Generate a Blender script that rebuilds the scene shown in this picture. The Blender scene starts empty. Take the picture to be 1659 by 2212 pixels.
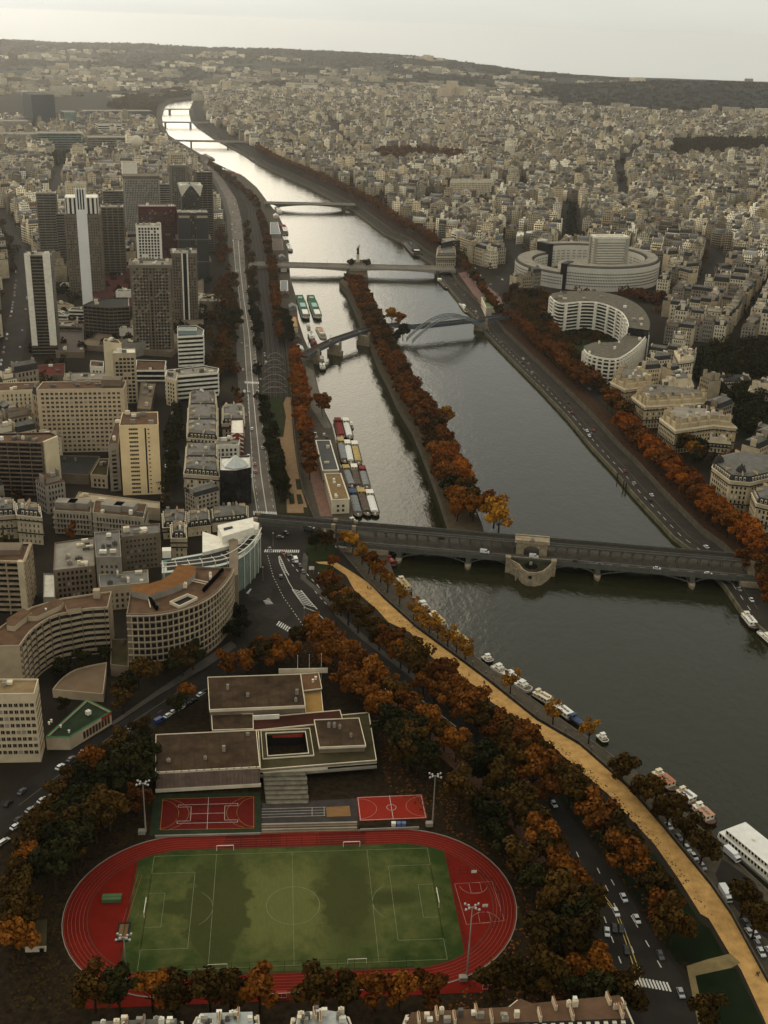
import bpy, math, random
import numpy as np
from mathutils import Vector, Matrix, noise
from mathutils.geometry import tessellate_polygon
R = random.Random(7)
sc = bpy.context.scene
COL = sc.collection
# ------------------------------------------------------------------ camera (observation deck, 276 m above the street)
FPX, PITCH, ROLL, CAMH = 2482.2, math.radians(23.083), math.radians(1.96), 276.0
cf = Vector((0, math.cos(PITCH), -math.sin(PITCH)))
_rt = Vector((1, 0, 0)); _up = Vector((0, math.sin(PITCH), math.cos(PITCH)))
ca = math.cos(ROLL)*_rt + math.sin(ROLL)*_up
cb = -math.sin(ROLL)*_rt + math.cos(ROLL)*_up
cam = bpy.data.objects.new('camera', bpy.data.cameras.new('camera')); COL.objects.link(cam)
m = Matrix.Identity(4)
for i in range(3):
    m[i][0] = ca[i]; m[i][1] = cb[i]; m[i][2] = -cf[i]
m[2][3] = CAMH
cam.matrix_world = m
cam.data.sensor_fit = 'HORIZONTAL'; cam.data.sensor_width = 36; cam.data.lens = 36*FPX/1659
cam.data.clip_start = 1; cam.data.clip_end = 60000
sc.camera = cam
# ------------------------------------------------------------------ light: heavy overcast
SKY_EL, SKY_ROT = math.radians(24), math.radians(-30)
w = bpy.data.worlds.new('World'); sc.world = w; w.use_nodes = True
nt = w.node_tree; nt.nodes.clear()
sky = nt.nodes.new('ShaderNodeTexSky'); sky.sky_type = 'NISHITA'; sky.sun_disc = False
sky.sun_elevation = SKY_EL; sky.sun_rotation = SKY_ROT; sky.air_density = 1.0; sky.dust_density = 3.0
hs = nt.nodes.new('ShaderNodeHueSaturation'); hs.inputs['Saturation'].default_value = 0.12
mx = nt.nodes.new('ShaderNodeMixRGB'); mx.inputs[0].default_value = 0.8
mx.inputs[2].default_value = (8.15, 8.1, 7.15, 1)           # cloud deck
bg = nt.nodes.new('ShaderNodeBackground'); bg.inputs[1].default_value = 0.1
out = nt.nodes.new('ShaderNodeOutputWorld')
nt.links.new(sky.outputs[0], hs.inputs['Color']); nt.links.new(hs.outputs[0], mx.inputs[1])
tcw = nt.nodes.new('ShaderNodeTexCoord'); cln = nt.nodes.new('ShaderNodeTexNoise'); cln.inputs['Scale'].default_value = 3.5; cln.inputs['Detail'].default_value = 6
mpw = nt.nodes.new('ShaderNodeMapping'); mpw.inputs['Scale'].default_value = (1, 1, 5); nt.links.new(tcw.outputs['Generated'], mpw.inputs[0]); nt.links.new(mpw.outputs[0], cln.inputs['Vector'])
clr = nt.nodes.new('ShaderNodeMapRange'); clr.inputs[1].default_value = .25; clr.inputs[2].default_value = .75; clr.inputs[3].default_value = .93; clr.inputs[4].default_value = 1.05; nt.links.new(cln.outputs[0], clr.inputs[0])
clm = nt.nodes.new('ShaderNodeVectorMath'); clm.operation = 'SCALE'; nt.links.new(mx.outputs[0], clm.inputs[0]); nt.links.new(clr.outputs[0], clm.inputs['Scale'])   # faint cloud structure
nt.links.new(clm.outputs[0], bg.inputs[0]); nt.links.new(bg.outputs[0], out.inputs[0])
sl = bpy.data.lights.new('sun', 'SUN'); sl.energy = 1.35; sl.angle = math.radians(60); sl.color = (1, .85, .60)
so = bpy.data.objects.new('sun', sl); COL.objects.link(so)
so.rotation_euler = Vector((-math.sin(SKY_ROT)*math.cos(SKY_EL), -math.cos(SKY_ROT)*math.cos(SKY_EL), -math.sin(SKY_EL))).to_track_quat('-Z', 'Y').to_euler()
sc.view_settings.view_transform = 'Standard'; sc.view_settings.look = 'None'
sc.view_settings.exposure = 0.0; sc.view_settings.gamma = 1.0; sc.view_settings.use_curve_mapping = False
HAZE = 3.9e-5

# ------------------------------------------------------------------ survey: turn a sighted direction into a place at a known height
def g(u, v, h=0.0):
    d = cf + ca*((u-829.5)/FPX) - cb*((v-1106)/FPX)
    t = (h-CAMH)/d.z
    return (d.x*t, d.y*t)
def pr(x, y, z):
    d = Vector((x, y, z-CAMH)); k = d.dot(cf)
    return 829.5+FPX*d.dot(ca)/k, 1106-FPX*d.dot(cb)/k
def G(pts, h=0.0): return [g(u, v, h) for u, v in pts]
def hgt(u, v, vb):
    lo, hi = 0, 200
    for _ in range(30):
        md = (lo+hi)/2
        x, y = g(u, v, md)
        if pr(x, y, 0)[1] < vb: lo = md
        else: hi = md
    return md
def area(p): return sum(p[i][0]*p[(i+1) % len(p)][1]-p[(i+1) % len(p)][0]*p[i][1] for i in range(len(p)))/2
def ccw(p): return list(p) if area(p) > 0 else list(p)[::-1]
def offset(p, d):                     # + is inwards for a ccw ring
    n = len(p); o = []
    for i in range(n):
        a = Vector(p[i-1]); b = Vector(p[i]); c = Vector(p[(i+1) % n])
        e1 = (b-a).normalized(); e2 = (c-b).normalized()
        n1 = Vector((-e1.y, e1.x)); n2 = Vector((-e2.y, e2.x)); k = n1+n2
        if k.length < 1e-4: k = n1
        s = d/max(.35, k.normalized().dot(n1))
        q = b+k.normalized()*s; o.append((q.x, q.y))
    return o
def off_line(p, d):                   # + is to the left of the direction of travel
    o = []
    for i in range(len(p)):
        a = Vector(p[max(0, i-1)]); c = Vector(p[min(len(p)-1, i+1)])
        e = (c-a).normalized(); o.append((p[i][0]-e.y*d, p[i][1]+e.x*d))
    return o
def along(p, step, start=0.0):
    o = []; t = start
    for i in range(len(p)-1):
        a = Vector(p[i]); b = Vector(p[i+1]); L = (b-a).length
        while t < L:
            q = a+(b-a)*(t/L); o.append((q.x, q.y, math.atan2(b.y-a.y, b.x-a.x))); t += step
        t -= L
    return o
def inside(P, poly):                  # numpy
    x, y = P[:, 0], P[:, 1]; c = np.zeros(len(P), bool); n = len(poly)
    for i in range(n):
        x1, y1 = poly[i]; x2, y2 = poly[(i+1) % n]
        if y1 == y2: continue
        k = ((y1 > y) != (y2 > y)) & (x < (x2-x1)*(y-y1)/(y2-y1)+x1); c ^= k
    return c
def inpoly(x, y, poly): return bool(inside(np.array([[x, y]]), poly)[0])
# ------------------------------------------------------------------ materials
MAT = {}
def mat(name, col, rough=.85, var=.25, scale=.25, spec=.05, metal=0.0, rnd=0.0, bump=0.0, emit=None):
    if name in MAT: return MAT[name]
    mt = bpy.data.materials.new(name); mt.use_nodes = True; MAT[name] = mt
    t = mt.node_tree; b = t.nodes['Principled BSDF']
    b.inputs['Roughness'].default_value = rough; b.inputs['Metallic'].default_value = metal
    b.inputs['Specular IOR Level'].default_value = spec
    geo = t.nodes.new('ShaderNodeNewGeometry')
    ns = t.nodes.new('ShaderNodeTexNoise'); ns.inputs['Scale'].default_value = scale; ns.inputs['Detail'].default_value = 6; ns.inputs['Roughness'].default_value = .65
    t.links.new(geo.outputs['Position'], ns.inputs['Vector'])
    mp = t.nodes.new('ShaderNodeMapRange'); mp.inputs[1].default_value = .3; mp.inputs[2].default_value = .7
    mp.inputs[3].default_value = 1-var; mp.inputs[4].default_value = 1+var
    t.links.new(ns.outputs[0], mp.inputs[0]); val = mp.outputs[0]
    if rnd:
        oi = t.nodes.new('ShaderNodeObjectInfo'); m2 = t.nodes.new('ShaderNodeMapRange')
        m2.inputs[3].default_value = 1-rnd; m2.inputs[4].default_value = 1+rnd
        t.links.new(oi.outputs['Random'], m2.inputs[0]); mu = t.nodes.new('ShaderNodeMath'); mu.operation = 'MULTIPLY'
        t.links.new(val, mu.inputs[0]); t.links.new(m2.outputs[0], mu.inputs[1]); val = mu.outputs[0]
    vm = t.nodes.new('ShaderNodeVectorMath'); vm.operation = 'SCALE'
    vm.inputs[0].default_value = col; t.links.new(val, vm.inputs['Scale'])
    t.links.new(vm.outputs[0], b.inputs['Base Color'])
    if bump:
        bp = t.nodes.new('ShaderNodeBump'); bp.inputs['Distance'].default_value = bump; t.links.new(ns.outputs[0], bp.inputs['Height']); t.links.new(bp.outputs[0], b.inputs['Normal'])
    return mt
def vmat(name, rough=.85, win=False, var=.2):      # colour comes from each building's own paint (a face attribute)
    mt = bpy.data.materials.new(name); mt.use_nodes = True; t = mt.node_tree; b = t.nodes['Principled BSDF']
    b.inputs['Roughness'].default_value = rough; b.inputs['Specular IOR Level'].default_value = .2
    at = t.nodes.new('ShaderNodeAttribute'); at.attribute_name = 'Col'
    geo = t.nodes.new('ShaderNodeNewGeometry'); ns = t.nodes.new('ShaderNodeTexNoise'); ns.inputs['Scale'].default_value = .12; ns.inputs['Detail'].default_value = 5
    t.links.new(geo.outputs['Position'], ns.inputs['Vector'])
    mp = t.nodes.new('ShaderNodeMapRange'); mp.inputs[1].default_value = .3; mp.inputs[2].default_value = .7; mp.inputs[3].default_value = 1-var; mp.inputs[4].default_value = 1+var
    t.links.new(ns.outputs[0], mp.inputs[0])
    vm = t.nodes.new('ShaderNodeVectorMath'); vm.operation = 'SCALE'; t.links.new(at.outputs['Color'], vm.inputs[0]); t.links.new(mp.outputs[0], vm.inputs['Scale'])
    c = vm.outputs[0]
    if win:
        uv = t.nodes.new('ShaderNodeUVMap'); uv.uv_map = 'UVMap'; sp = t.nodes.new('ShaderNodeSeparateXYZ'); t.links.new(uv.outputs[0], sp.inputs[0])
        ms = []
        for ax, per, half, lo in ((0, 2.7, .24, .5), (1, 3.1, .32, .55)):
            a = t.nodes.new('ShaderNodeMath'); a.operation = 'DIVIDE'; a.inputs[1].default_value = per; t.links.new(sp.outputs[ax], a.inputs[0])
            f = t.nodes.new('ShaderNodeMath'); f.operation = 'FRACT'; t.links.new(a.outputs[0], f.inputs[0])
            k = t.nodes.new('ShaderNodeMath'); k.operation = 'COMPARE'; k.inputs[1].default_value = lo; k.inputs[2].default_value = half; t.links.new(f.outputs[0], k.inputs[0]); ms.append(k)
        mu = t.nodes.new('ShaderNodeMath'); mu.operation = 'MULTIPLY'; t.links.new(ms[0].outputs[0], mu.inputs[0]); t.links.new(ms[1].outputs[0], mu.inputs[1])
        mi = t.nodes.new('ShaderNodeMixRGB'); t.links.new(mu.outputs[0], mi.inputs[0]); t.links.new(c, mi.inputs[1]); mi.inputs[2].default_value = (.018, .018, .018, 1); c = mi.outputs[0]
    t.links.new(c, b.inputs['Base Color'])
    return mt
def foliage(name, c1, c2):
    mt = bpy.data.materials.new(name); mt.use_nodes = True; t = mt.node_tree; b = t.nodes['Principled BSDF']; MAT[name] = mt
    b.inputs['Roughness'].default_value = .9; b.inputs['Specular IOR Level'].default_value = .1
    geo = t.nodes.new('ShaderNodeNewGeometry'); ns = t.nodes.new('ShaderNodeTexNoise'); ns.inputs['Scale'].default_value = .35; ns.inputs['Detail'].default_value = 4
    t.links.new(geo.outputs['Position'], ns.inputs['Vector'])
    oi = t.nodes.new('ShaderNodeObjectInfo'); ad = t.nodes.new('ShaderNodeMath'); ad.operation = 'ADD'; t.links.new(ns.outputs[0], ad.inputs[0])
    s = t.nodes.new('ShaderNodeMath'); s.operation = 'MULTIPLY'; s.inputs[1].default_value = .7; t.links.new(oi.outputs['Random'], s.inputs[0]); t.links.new(s.outputs[0], ad.inputs[1])
    mp = t.nodes.new('ShaderNodeMapRange'); mp.inputs[1].default_value = .45; mp.inputs[2].default_value = 1.15; t.links.new(ad.outputs[0], mp.inputs[0])
    at = t.nodes.new('ShaderNodeAttribute'); at.attribute_name = 'Col'
    mi = t.nodes.new('ShaderNodeMixRGB'); mi.inputs[1].default_value = (*c1, 1); mi.inputs[2].default_value = (*c2, 1); t.links.new(mp.outputs[0], mi.inputs[0])
    m2 = t.nodes.new('ShaderNodeMixRGB'); m2.blend_type = 'MULTIPLY'; m2.inputs[0].default_value = 1; t.links.new(mi.outputs[0], m2.inputs[1]); t.links.new(at.outputs['Color'], m2.inputs[2])
    t.links.new(m2.outputs[0], b.inputs['Base Color'])
    return mt
asphalt = mat('asphalt', (.030, .026, .022), .85, .35, .06)
asphalt2 = mat('worn_asphalt', (.15, .13, .105), .8, .25, .05)
pave = mat('pavement', (.085, .075, .062), .9, .25, .15)
paint = mat('road_paint', (.62, .6, .54), .7, .2, .8)
cream = mat('cream_stone', (.54, .44, .295), .9, .22, .15)
cream2 = mat('pale_render', (.68, .59, .43), .9, .15, .15)
beige = mat('beige_concrete', (.42, .335, .225), .9, .2, .12)
brownc = mat('brown_concrete', (.19, .145, .10), .9, .25, .12)
grey = mat('grey_concrete', (.27, .24, .195), .9, .25, .12)
white = mat('white_panel', (.78, .73, .61), .6, .14, .3)
glass = mat('dark_glass', (.014, .015, .015), .12, .3, .3, .5)
glassg = mat('green_glass', (.16, .23, .20), .15, .2, .1, .6)
zinc = mat('zinc_roof', (.115, .106, .09), .6, .35, .25, .15)
slate = mat('dark_slate', (.036, .034, .032), .7, .3, .4)
roofb = mat('brown_roofing', (.12, .07, .042), .95, .3, .2)
roofg = mat('grey_gravel_roof', (.17, .15, .12), .95, .25, .2)
roofm = mat('mossy_roof', (.055, .045, .022), .95, .35, .15)
iron = mat('dark_iron', (.03, .028, .026), .6, .2, .5)
steel = mat('grey_green_steel', (.10, .10, .085), .55, .25, .4)
stone = mat('weathered_stone', (.30, .24, .16), .9, .4, .5)
quay = mat('quay_stone', (.10, .085, .062), .9, .35, .2)
pot = mat('clay_pots', (.30, .12, .06), .9, .3, .8)
bark = mat('bark', (.035, .026, .018), .95, .3, 1)
lawn = mat('lawn', (.022, .030, .009), .95, .4, .12)
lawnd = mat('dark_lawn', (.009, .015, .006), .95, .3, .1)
red = mat('red_panel', (.32, .04, .025), .7, .2, .3)
black = mat('black_paint', (.015, .015, .015), .5, .2, .3)
rubber = mat('rubber', (.015, .015, .015), .9, .1, 1)
FOL = {'orange': foliage('orange_leaves', (.075, .024, .003), (.20, .068, .007)),
       'rust': foliage('rust_leaves', (.060, .020, .003), (.165, .056, .007)),
       'gold': foliage('gold_leaves', (.17, .075, .007), (.36, .16, .014)),
       'olive': foliage('olive_leaves', (.024, .015, .002), (.070, .036, .005)),
       'green': foliage('green_leaves', (.008, .009, .002), (.026, .024, .005)),
       'red': foliage('red_leaves', (.13, .030, .003), (.29, .086, .007))}
# ------------------------------------------------------------------ mesh and object helpers
class MB:
    def __init__(s): s.v = []; s.f = []; s.m = []
    def add(s, vs, fs, mi=0):
        b = len(s.v); s.v += [tuple(x) for x in vs]; s.f += [tuple(b+i for i in f) for f in fs]; s.m += [mi]*len(fs); return s
    def box(s, x0, x1, y0, y1, z0, z1, mi=0):
        return s.add([(x0, y0, z0), (x1, y0, z0), (x1, y1, z0), (x0, y1, z0), (x0, y0, z1), (x1, y0, z1), (x1, y1, z1), (x0, y1, z1)],
                     [(0, 3, 2, 1), (4, 5, 6, 7), (0, 1, 5, 4), (1, 2, 6, 5), (2, 3, 7, 6), (3, 0, 4, 7)], mi)
    def rbox(s, cx, cy, L, W, z0, z1, a, mi=0):
        c, q = math.cos(a), math.sin(a); P = []
        for z in (z0, z1):
            for x, y in ((-L/2, -W/2), (L/2, -W/2), (L/2, W/2), (-L/2, W/2)): P.append((cx+x*c-y*q, cy+x*q+y*c, z))
        return s.add(P, [(0, 3, 2, 1), (4, 5, 6, 7), (0, 1, 5, 4), (1, 2, 6, 5), (2, 3, 7, 6), (3, 0, 4, 7)], mi)
    def prism(s, p, z0, z1, mi=0, mt=None, bottom=True, top=True):
        p = ccw(p); n = len(p); b = len(s.v)
        s.v += [(x, y, z0) for x, y in p]+[(x, y, z1) for x, y in p]
        for i in range(n): j = (i+1) % n; s.f.append((b+i, b+j, b+n+j, b+n+i)); s.m.append(mi)
        if top: s.f.append(tuple(range(b+n, b+2*n))); s.m.append(mi if mt is None else mt)
        if bottom: s.f.append(tuple(range(b+n-1, b-1, -1))); s.m.append(mi)
        return s
    def ring(s, po, pi, z0, z1, mi=0):            # wall between two rings with the same point count
        n = len(po); b = len(s.v)
        s.v += [(x, y, z0) for x, y in po]+[(x, y, z1) for x, y in po]+[(x, y, z1) for x, y in pi]+[(x, y, z0) for x, y in pi]
        for i in range(n):
            j = (i+1) % n
            for k in range(4): s.f.append((b+k*n+i, b+k*n+j, b+((k+1) % 4)*n+j, b+((k+1) % 4)*n+i)); s.m.append(mi)
        return s
    def loft(s, p, z0, q, z1, mi=0, top=None):
        n = len(p); b = len(s.v); s.v += [(x, y, z0) for x, y in p]+[(x, y, z1) for x, y in q]
        for i in range(n): j = (i+1) % n; s.f.append((b+i, b+j, b+n+j, b+n+i)); s.m.append(mi)
        if top is not None: s.f.append(tuple(range(b+n, b+2*n))); s.m.append(top)
        return s
    def tube(s, p, q, r, n=6, mi=0, r2=None):
        p = Vector(p); q = Vector(q); d = (q-p)
        if d.length < 1e-6: return s
        d.normalize(); x = d.orthogonal().normalized(); y = d.cross(x); b = len(s.v); r2 = r if r2 is None else r2
        for c, rr in ((p, r), (q, r2)):
            for i in range(n): t = 2*math.pi*i/n; k = c+x*(math.cos(t)*rr)+y*(math.sin(t)*rr); s.v.append(tuple(k))
        for i in range(n): j = (i+1) % n; s.f.append((b+i, b+j, b+n+j, b+n+i)); s.m.append(mi)
        s.f.append(tuple(range(b+n, b+2*n))); s.m.append(mi); s.f.append(tuple(range(b+n-1, b-1, -1))); s.m.append(mi)
        return s
    def lathe(s, cx, cy, prof, n=12, mi=0, sx=1, sy=1):
        b = len(s.v)
        for r, z in prof:
            for i in range(n): t = 2*math.pi*i/n; s.v.append((cx+r*sx*math.cos(t), cy+r*sy*math.sin(t), z))
        for k in range(len(prof)-1):
            for i in range(n): j = (i+1) % n; s.f.append((b+k*n+i, b+k*n+j, b+(k+1)*n+j, b+(k+1)*n+i)); s.m.append(mi)
        s.f.append(tuple(range(b+(len(prof)-1)*n, b+len(prof)*n))); s.m.append(mi)
        return s
    def pane(s, p0, p1, n, z0, z1, o=.04, mi=0):
        x, y = n[0]*o, n[1]*o
        return s.add([(p0[0]+x, p0[1]+y, z0), (p1[0]+x, p1[1]+y, z0), (p1[0]+x, p1[1]+y, z1), (p0[0]+x, p0[1]+y, z1)], [(0, 1, 2, 3)], mi)
    def mesh(s, name, mats, loc=(0, 0, 0)):
        me = bpy.data.meshes.new(name); l = loc
        me.from_pydata([(a-l[0], b-l[1], c-l[2]) for a, b, c in s.v], [], s.f)
        for k in (mats if isinstance(mats, (list, tuple)) else [mats]): me.materials.append(k)
        if any(s.m): me.polygons.foreach_set('material_index', s.m)
        return me
    def obj(s, name, mats, parent=None, loc=None, **kw):
        l = tuple(parent['_w']) if parent is not None else (loc or (0, 0, 0))
        o = bpy.data.objects.new(name, s.mesh(name, mats, l)); COL.objects.link(o)
        if parent is not None: o.parent = parent
        else: o.location = l
        o['_w'] = l
        for k, v in kw.items(): o[k] = v
        return o
def root(name, loc, label, cat, group=None):
    o = bpy.data.objects.new(name, None); COL.objects.link(o); o.location = loc; o['_w'] = tuple(float(x) for x in loc)
    o.empty_display_size = 1; o['label'] = label; o['category'] = cat
    if group: o['group'] = group
    return o
def inst(mesh, name, parent, loc, rz=0, scale=(1, 1, 1), **kw):
    o = bpy.data.objects.new(name, mesh); COL.objects.link(o)
    if parent is not None:
        o.parent = parent; pw = parent['_w']; o.location = (loc[0]-pw[0], loc[1]-pw[1], loc[2]-pw[2])
    else: o.location = loc
    o.rotation_euler = (0, 0, rz); o.scale = scale; o['_w'] = tuple(float(x) for x in loc)
    for k, v in kw.items(): o[k] = v
    return o
def copy_tree(src, loc, rz, label=None, group=None, scale=None):
    c = src.copy(); COL.objects.link(c); c.location = loc; c.rotation_euler = (0, 0, rz); c['_w'] = tuple(float(x) for x in loc)
    if label: c['label'] = label
    if group: c['group'] = group
    if scale: c.scale = scale
    for ch in KIDS[src.name]:
        d = ch[0].copy(); COL.objects.link(d); d.parent = c
        for gg in ch[1]:
            e = gg.copy(); COL.objects.link(e); e.parent = d
    return c
KIDS = {}
def remember(src, kids): KIDS[src.name] = [(k, []) if not isinstance(k, tuple) else k for k in kids]; return src
def sheet(name, poly, z, mt, kind='structure', parent=None, **kw):
    p = ccw(poly); v = [Vector((x, y, 0)) for x, y in p]; tr = tessellate_polygon([v]); b = MB()
    b.v = [(x, y, z) for x, y in p]
    for t in tr:
        a = area([p[i] for i in t])
        if abs(a) > 1e-9: b.f.append(tuple(t) if a > 0 else tuple(t)[::-1]); b.m.append(0)
    if kind and parent is None: kw['kind'] = kind
    return b.obj(name, mt, parent, **kw)
EXCL = []        # footprints and open places that the dense quarters keep clear of
# ================================================================== river, banks, ground
LOW, WAT = -3.4, -6.0
LW = [(2050,2330),(1850,2110),(1659,1923),(1553,1824),(1465,1740),(1417,1699),(1285,1604),(1197,1542),(1103,1476),(1029,1419),(982,1380),(938,1335),(901,1300),(857,1256),(839,1208),(815,1160),(765,1126),(751,1049),(736,1009),(725,950),(718,921),(703,891),(688,840),(679,800),(672,765),(657,732),(644,691),(639,640),(627,600),(624,560),(618,500),(600,462),(578,436),(555,405),(528,382),(465,352),(415,322),(385,305),(365,292),(352,270),(350,250),(356,228),(372,217),(415,211)]
LU = [(2100,2560),(1900,2340),(1659,2115),(1623,2050),(1582,1974),(1538,1910),(1436,1785),(1362,1701),(1254,1606),(1161,1552),(1051,1464),(1011,1434),(901,1353),(828,1287),(784,1247),(745,1200),(700,1150),(677,1115),(655,1060),(641,980),(630,858),(622,780),(612,700),(602,640),(592,560),(586,500),(572,462),(548,432),(510,400),(455,362),(400,325),(368,303),(347,280),(338,255),(340,232),(360,212),(410,207)]
RW = [(2300,2050),(1950,1660),(1659,1370),(1601,1319),(1564,1264),(1498,1192),(1454,1159),(1410,1112),(1366,1064),(1326,1016),(1278,965),(1227,903),(1172,844),(1106,778),(1050,721),(1030,690),(1005,665),(960,610),(948,588),(930,566),(895,545),(868,522),(830,505),(765,455),(675,407),(620,382),(565,357),(525,332),(460,296),(425,272),(412,258),(408,240),(420,213),(418,207)]
LWw = G(LW, LOW); LUw = G(LU); RWw = G(RW, LOW)
RUw = [a if i < 17 else b_ for i, (a, b_) in enumerate(zip(off_line(RWw, -19), off_line(RWw, -14)))]
ground = ccw([(-4600, -600)]+LUw+RUw[::-1]+[(4600, -600), (4600, 4700), (-4600, 4700)])
gm = mat('ground', (.026, .021, .015), .95, .45, .02)
sheet('ground', ground, 0, gm)
sheet('left_low_quay', LUw+LWw[::-1], LOW, mat('quay_paving', (.080, .066, .048), .95, .3, .3))
sheet('right_low_quay', RUw+RWw[::-1], LOW, mat('quay_road', (.040, .035, .029), .9, .3, .1))
# water
wm = bpy.data.materials.new('river_water'); wm.use_nodes = True; t = wm.node_tree; b = t.nodes['Principled BSDF']
b.inputs['Base Color'].default_value = (.018, .018, .007, 1); b.inputs['Roughness'].default_value = .07; b.inputs['IOR'].default_value = 1.33
geo = t.nodes.new('ShaderNodeNewGeometry'); hsum = None
for scl, amp, st in ((.10, .22, (1, .55, 1)), (.35, .16, (1, .6, 1)), (1.2, .05, (1, .8, 1))):
    mpn = t.nodes.new('ShaderNodeMapping'); mpn.inputs['Scale'].default_value = st; mpn.inputs['Rotation'].default_value = (0, 0, .6)
    ns = t.nodes.new('ShaderNodeTexNoise'); ns.inputs['Scale'].default_value = scl; ns.inputs['Detail'].default_value = 3
    t.links.new(geo.outputs['Position'], mpn.inputs[0]); t.links.new(mpn.outputs[0], ns.inputs['Vector'])
    mu = t.nodes.new('ShaderNodeMath'); mu.operation = 'MULTIPLY'; mu.inputs[1].default_value = amp; t.links.new(ns.outputs[0], mu.inputs[0])
    if hsum is None: hsum = mu.outputs[0]
    else:
        ad = t.nodes.new('ShaderNodeMath'); ad.operation = 'ADD'; t.links.new(hsum, ad.inputs[0]); t.links.new(mu.outputs[0], ad.inputs[1]); hsum = ad.outputs[0]
bp = t.nodes.new('ShaderNodeBump'); bp.inputs['Strength'].default_value = 1; bp.inputs['Distance'].default_value = 1.0
t.links.new(hsum, bp.inputs['Height']); t.links.new(bp.outputs[0], b.inputs['Normal'])
sheet('river_water', [(-1900, -900), (1900, -900), (1900, 4690), (-2600, 4690)], WAT, wm)
def wall_strip(name, line, z0, z1, th, mt):
    # a retaining wall of real thickness along a line
    b = MB(); o = off_line(line, th)
    for i in range(len(line)-1):
        a0, a1, c0, c1 = line[i], line[i+1], o[i], o[i+1]
        b.add([(*a0, z0), (*a1, z0), (*a1, z1), (*a0, z1), (*c0, z0), (*c1, z0), (*c1, z1), (*c0, z1)], [(0, 1, 2, 3), (5, 4, 7, 6), (3, 2, 6, 7)])
    return b.obj(name, mt, kind='structure')
wall_strip('left_quay_edge', LWw, WAT-1, LOW+.15, .8, quay)
wall_strip('left_retaining_wall', LUw, LOW-.5, 1.0, .5, quay)
wall_strip('right_quay_edge', RWw, WAT-1, LOW+.25, -1.0, mat('pale_quay_kerb', (.13, .115, .075), .9, .4, .2))
wall_strip('right_retaining_wall', RUw, LOW-.5, .9, -.5, quay)

# ================================================================== roads and open ground
def road(name, pts, mt, z=.03, h=0): return sheet(name, G(pts, h), h+z, mt)
def band(name, line, wd, mt, z=.03):
    a = off_line(line, wd/2); c = off_line(line, -wd/2); return sheet(name, a+c[::-1], z, mt)
def lines(name, segs, wd, z=.07, mt=None, **kw):
    b = MB()
    for (x0, y0), (x1, y1) in segs:
        L = math.hypot(x1-x0, y1-y0)
        if L < .05: continue
        nx, ny = -(y1-y0)/L*wd/2, (x1-x0)/L*wd/2
        b.add([(x0-nx, y0-ny, z), (x1-nx, y1-ny, z), (x1+nx, y1+ny, z), (x0+nx, y0+ny, z)], [(0, 1, 2, 3)])
    if 'parent' not in kw: kw['kind'] = 'structure'
    par = kw.pop('parent', None)
    return b.obj(name, mt or paint, par, **kw)
def dashes(line, on, off):
    o = []
    for i in range(len(line)-1):
        a = Vector(line[i]); b = Vector(line[i+1]); L = (b-a).length; t = 0
        while t < L:
            p = a+(b-a)*(t/L); q = a+(b-a)*(min(L, t+on)/L); o.append(((p.x, p.y), (q.x, q.y))); t += on+off
    return o
# wide avenue above the railway cutting, running away up the left bank
AVL = [(556,1118),(545,1050),(541,960),(536,870),(530,790),(526,720),(516,640),(508,580),(503,520),(499,470),(488,430),(470,395),(440,350)]
AVR = [(598,1108),(583,1010),(570,930),(560,860),(556,790),(549,720),(536,640),(530,580),(526,520),(521,470),(510,430),(484,390),(447,345)]
av = G(AVL)+G(AVR)[::-1]; sheet('avenue', av, .04, asphalt2); EXCL.append(G([(x-14, y) for x, y in AVL])+G([(x+6, y) for x, y in AVR])[::-1])
avc = [((a[0]+c[0])/2, (a[1]+c[1])/2) for a, c in zip(G(AVL), G(AVR))]
lines('avenue_lane_marks', dashes(avc[:9], 400, 1), .5, .09)
lines('avenue_lane_dashes', dashes(off_line(avc[:8], 4.5), 4, 7)+dashes(off_line(avc[:8], -4.5), 4, 7), .3, .09)
lines('avenue_kerb_lines', dashes(off_line(G(AVL)[:9], -.5), 400, 1), .35, .09)
band('left_avenue_pavement', off_line(G(AVL), 3.5), 7, pave, .02)
# junction and the quay road towards the foreground
JUN = [(556,1112),(692,1132),(668,1188),(659,1250),(703,1278),(736,1322),(791,1372),(860,1425),(930,1480),(1000,1535),(1070,1590),(1150,1660),(1210,1730),(1265,1810),(1320,1880),(1368,1950),(1425,2040),(1480,2120),(1560,2240),(1640,2380),(1440,2380),(1370,2212),(1345,2130),(1300,2060),(1265,1980),(1225,1890),(1180,1810),(1120,1730),(1055,1655),(985,1590),(905,1530),(835,1475),(760,1420),(700,1385),(665,1372),(600,1402),(498,1475),(447,1502),(354,1556),(294,1607),(225,1643),(144,1688),(72,1748),(24,1784),(-60,1860),(-60,1785),(39,1703),(90,1667),(150,1625),(243,1571),(339,1508),(450,1445),(510,1400),(565,1348),(545,1325),(510,1320),(505,1290),(530,1260),(562,1240)]
sheet('quay_road', G(JUN), .035, asphalt)
sheet('junction_island', G([(535,1285),(552,1263),(575,1262),(588,1275),(586,1290),(570,1297),(545,1300)]), .16, mat('island_paving', (.040, .035, .030), .9, .3, .3))
sheet('junction_island', G([(560,1320),(575,1306),(600,1304),(624,1315),(626,1330),(612,1341),(585,1338),(568,1330)]), .16, MAT['island_paving'])
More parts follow.
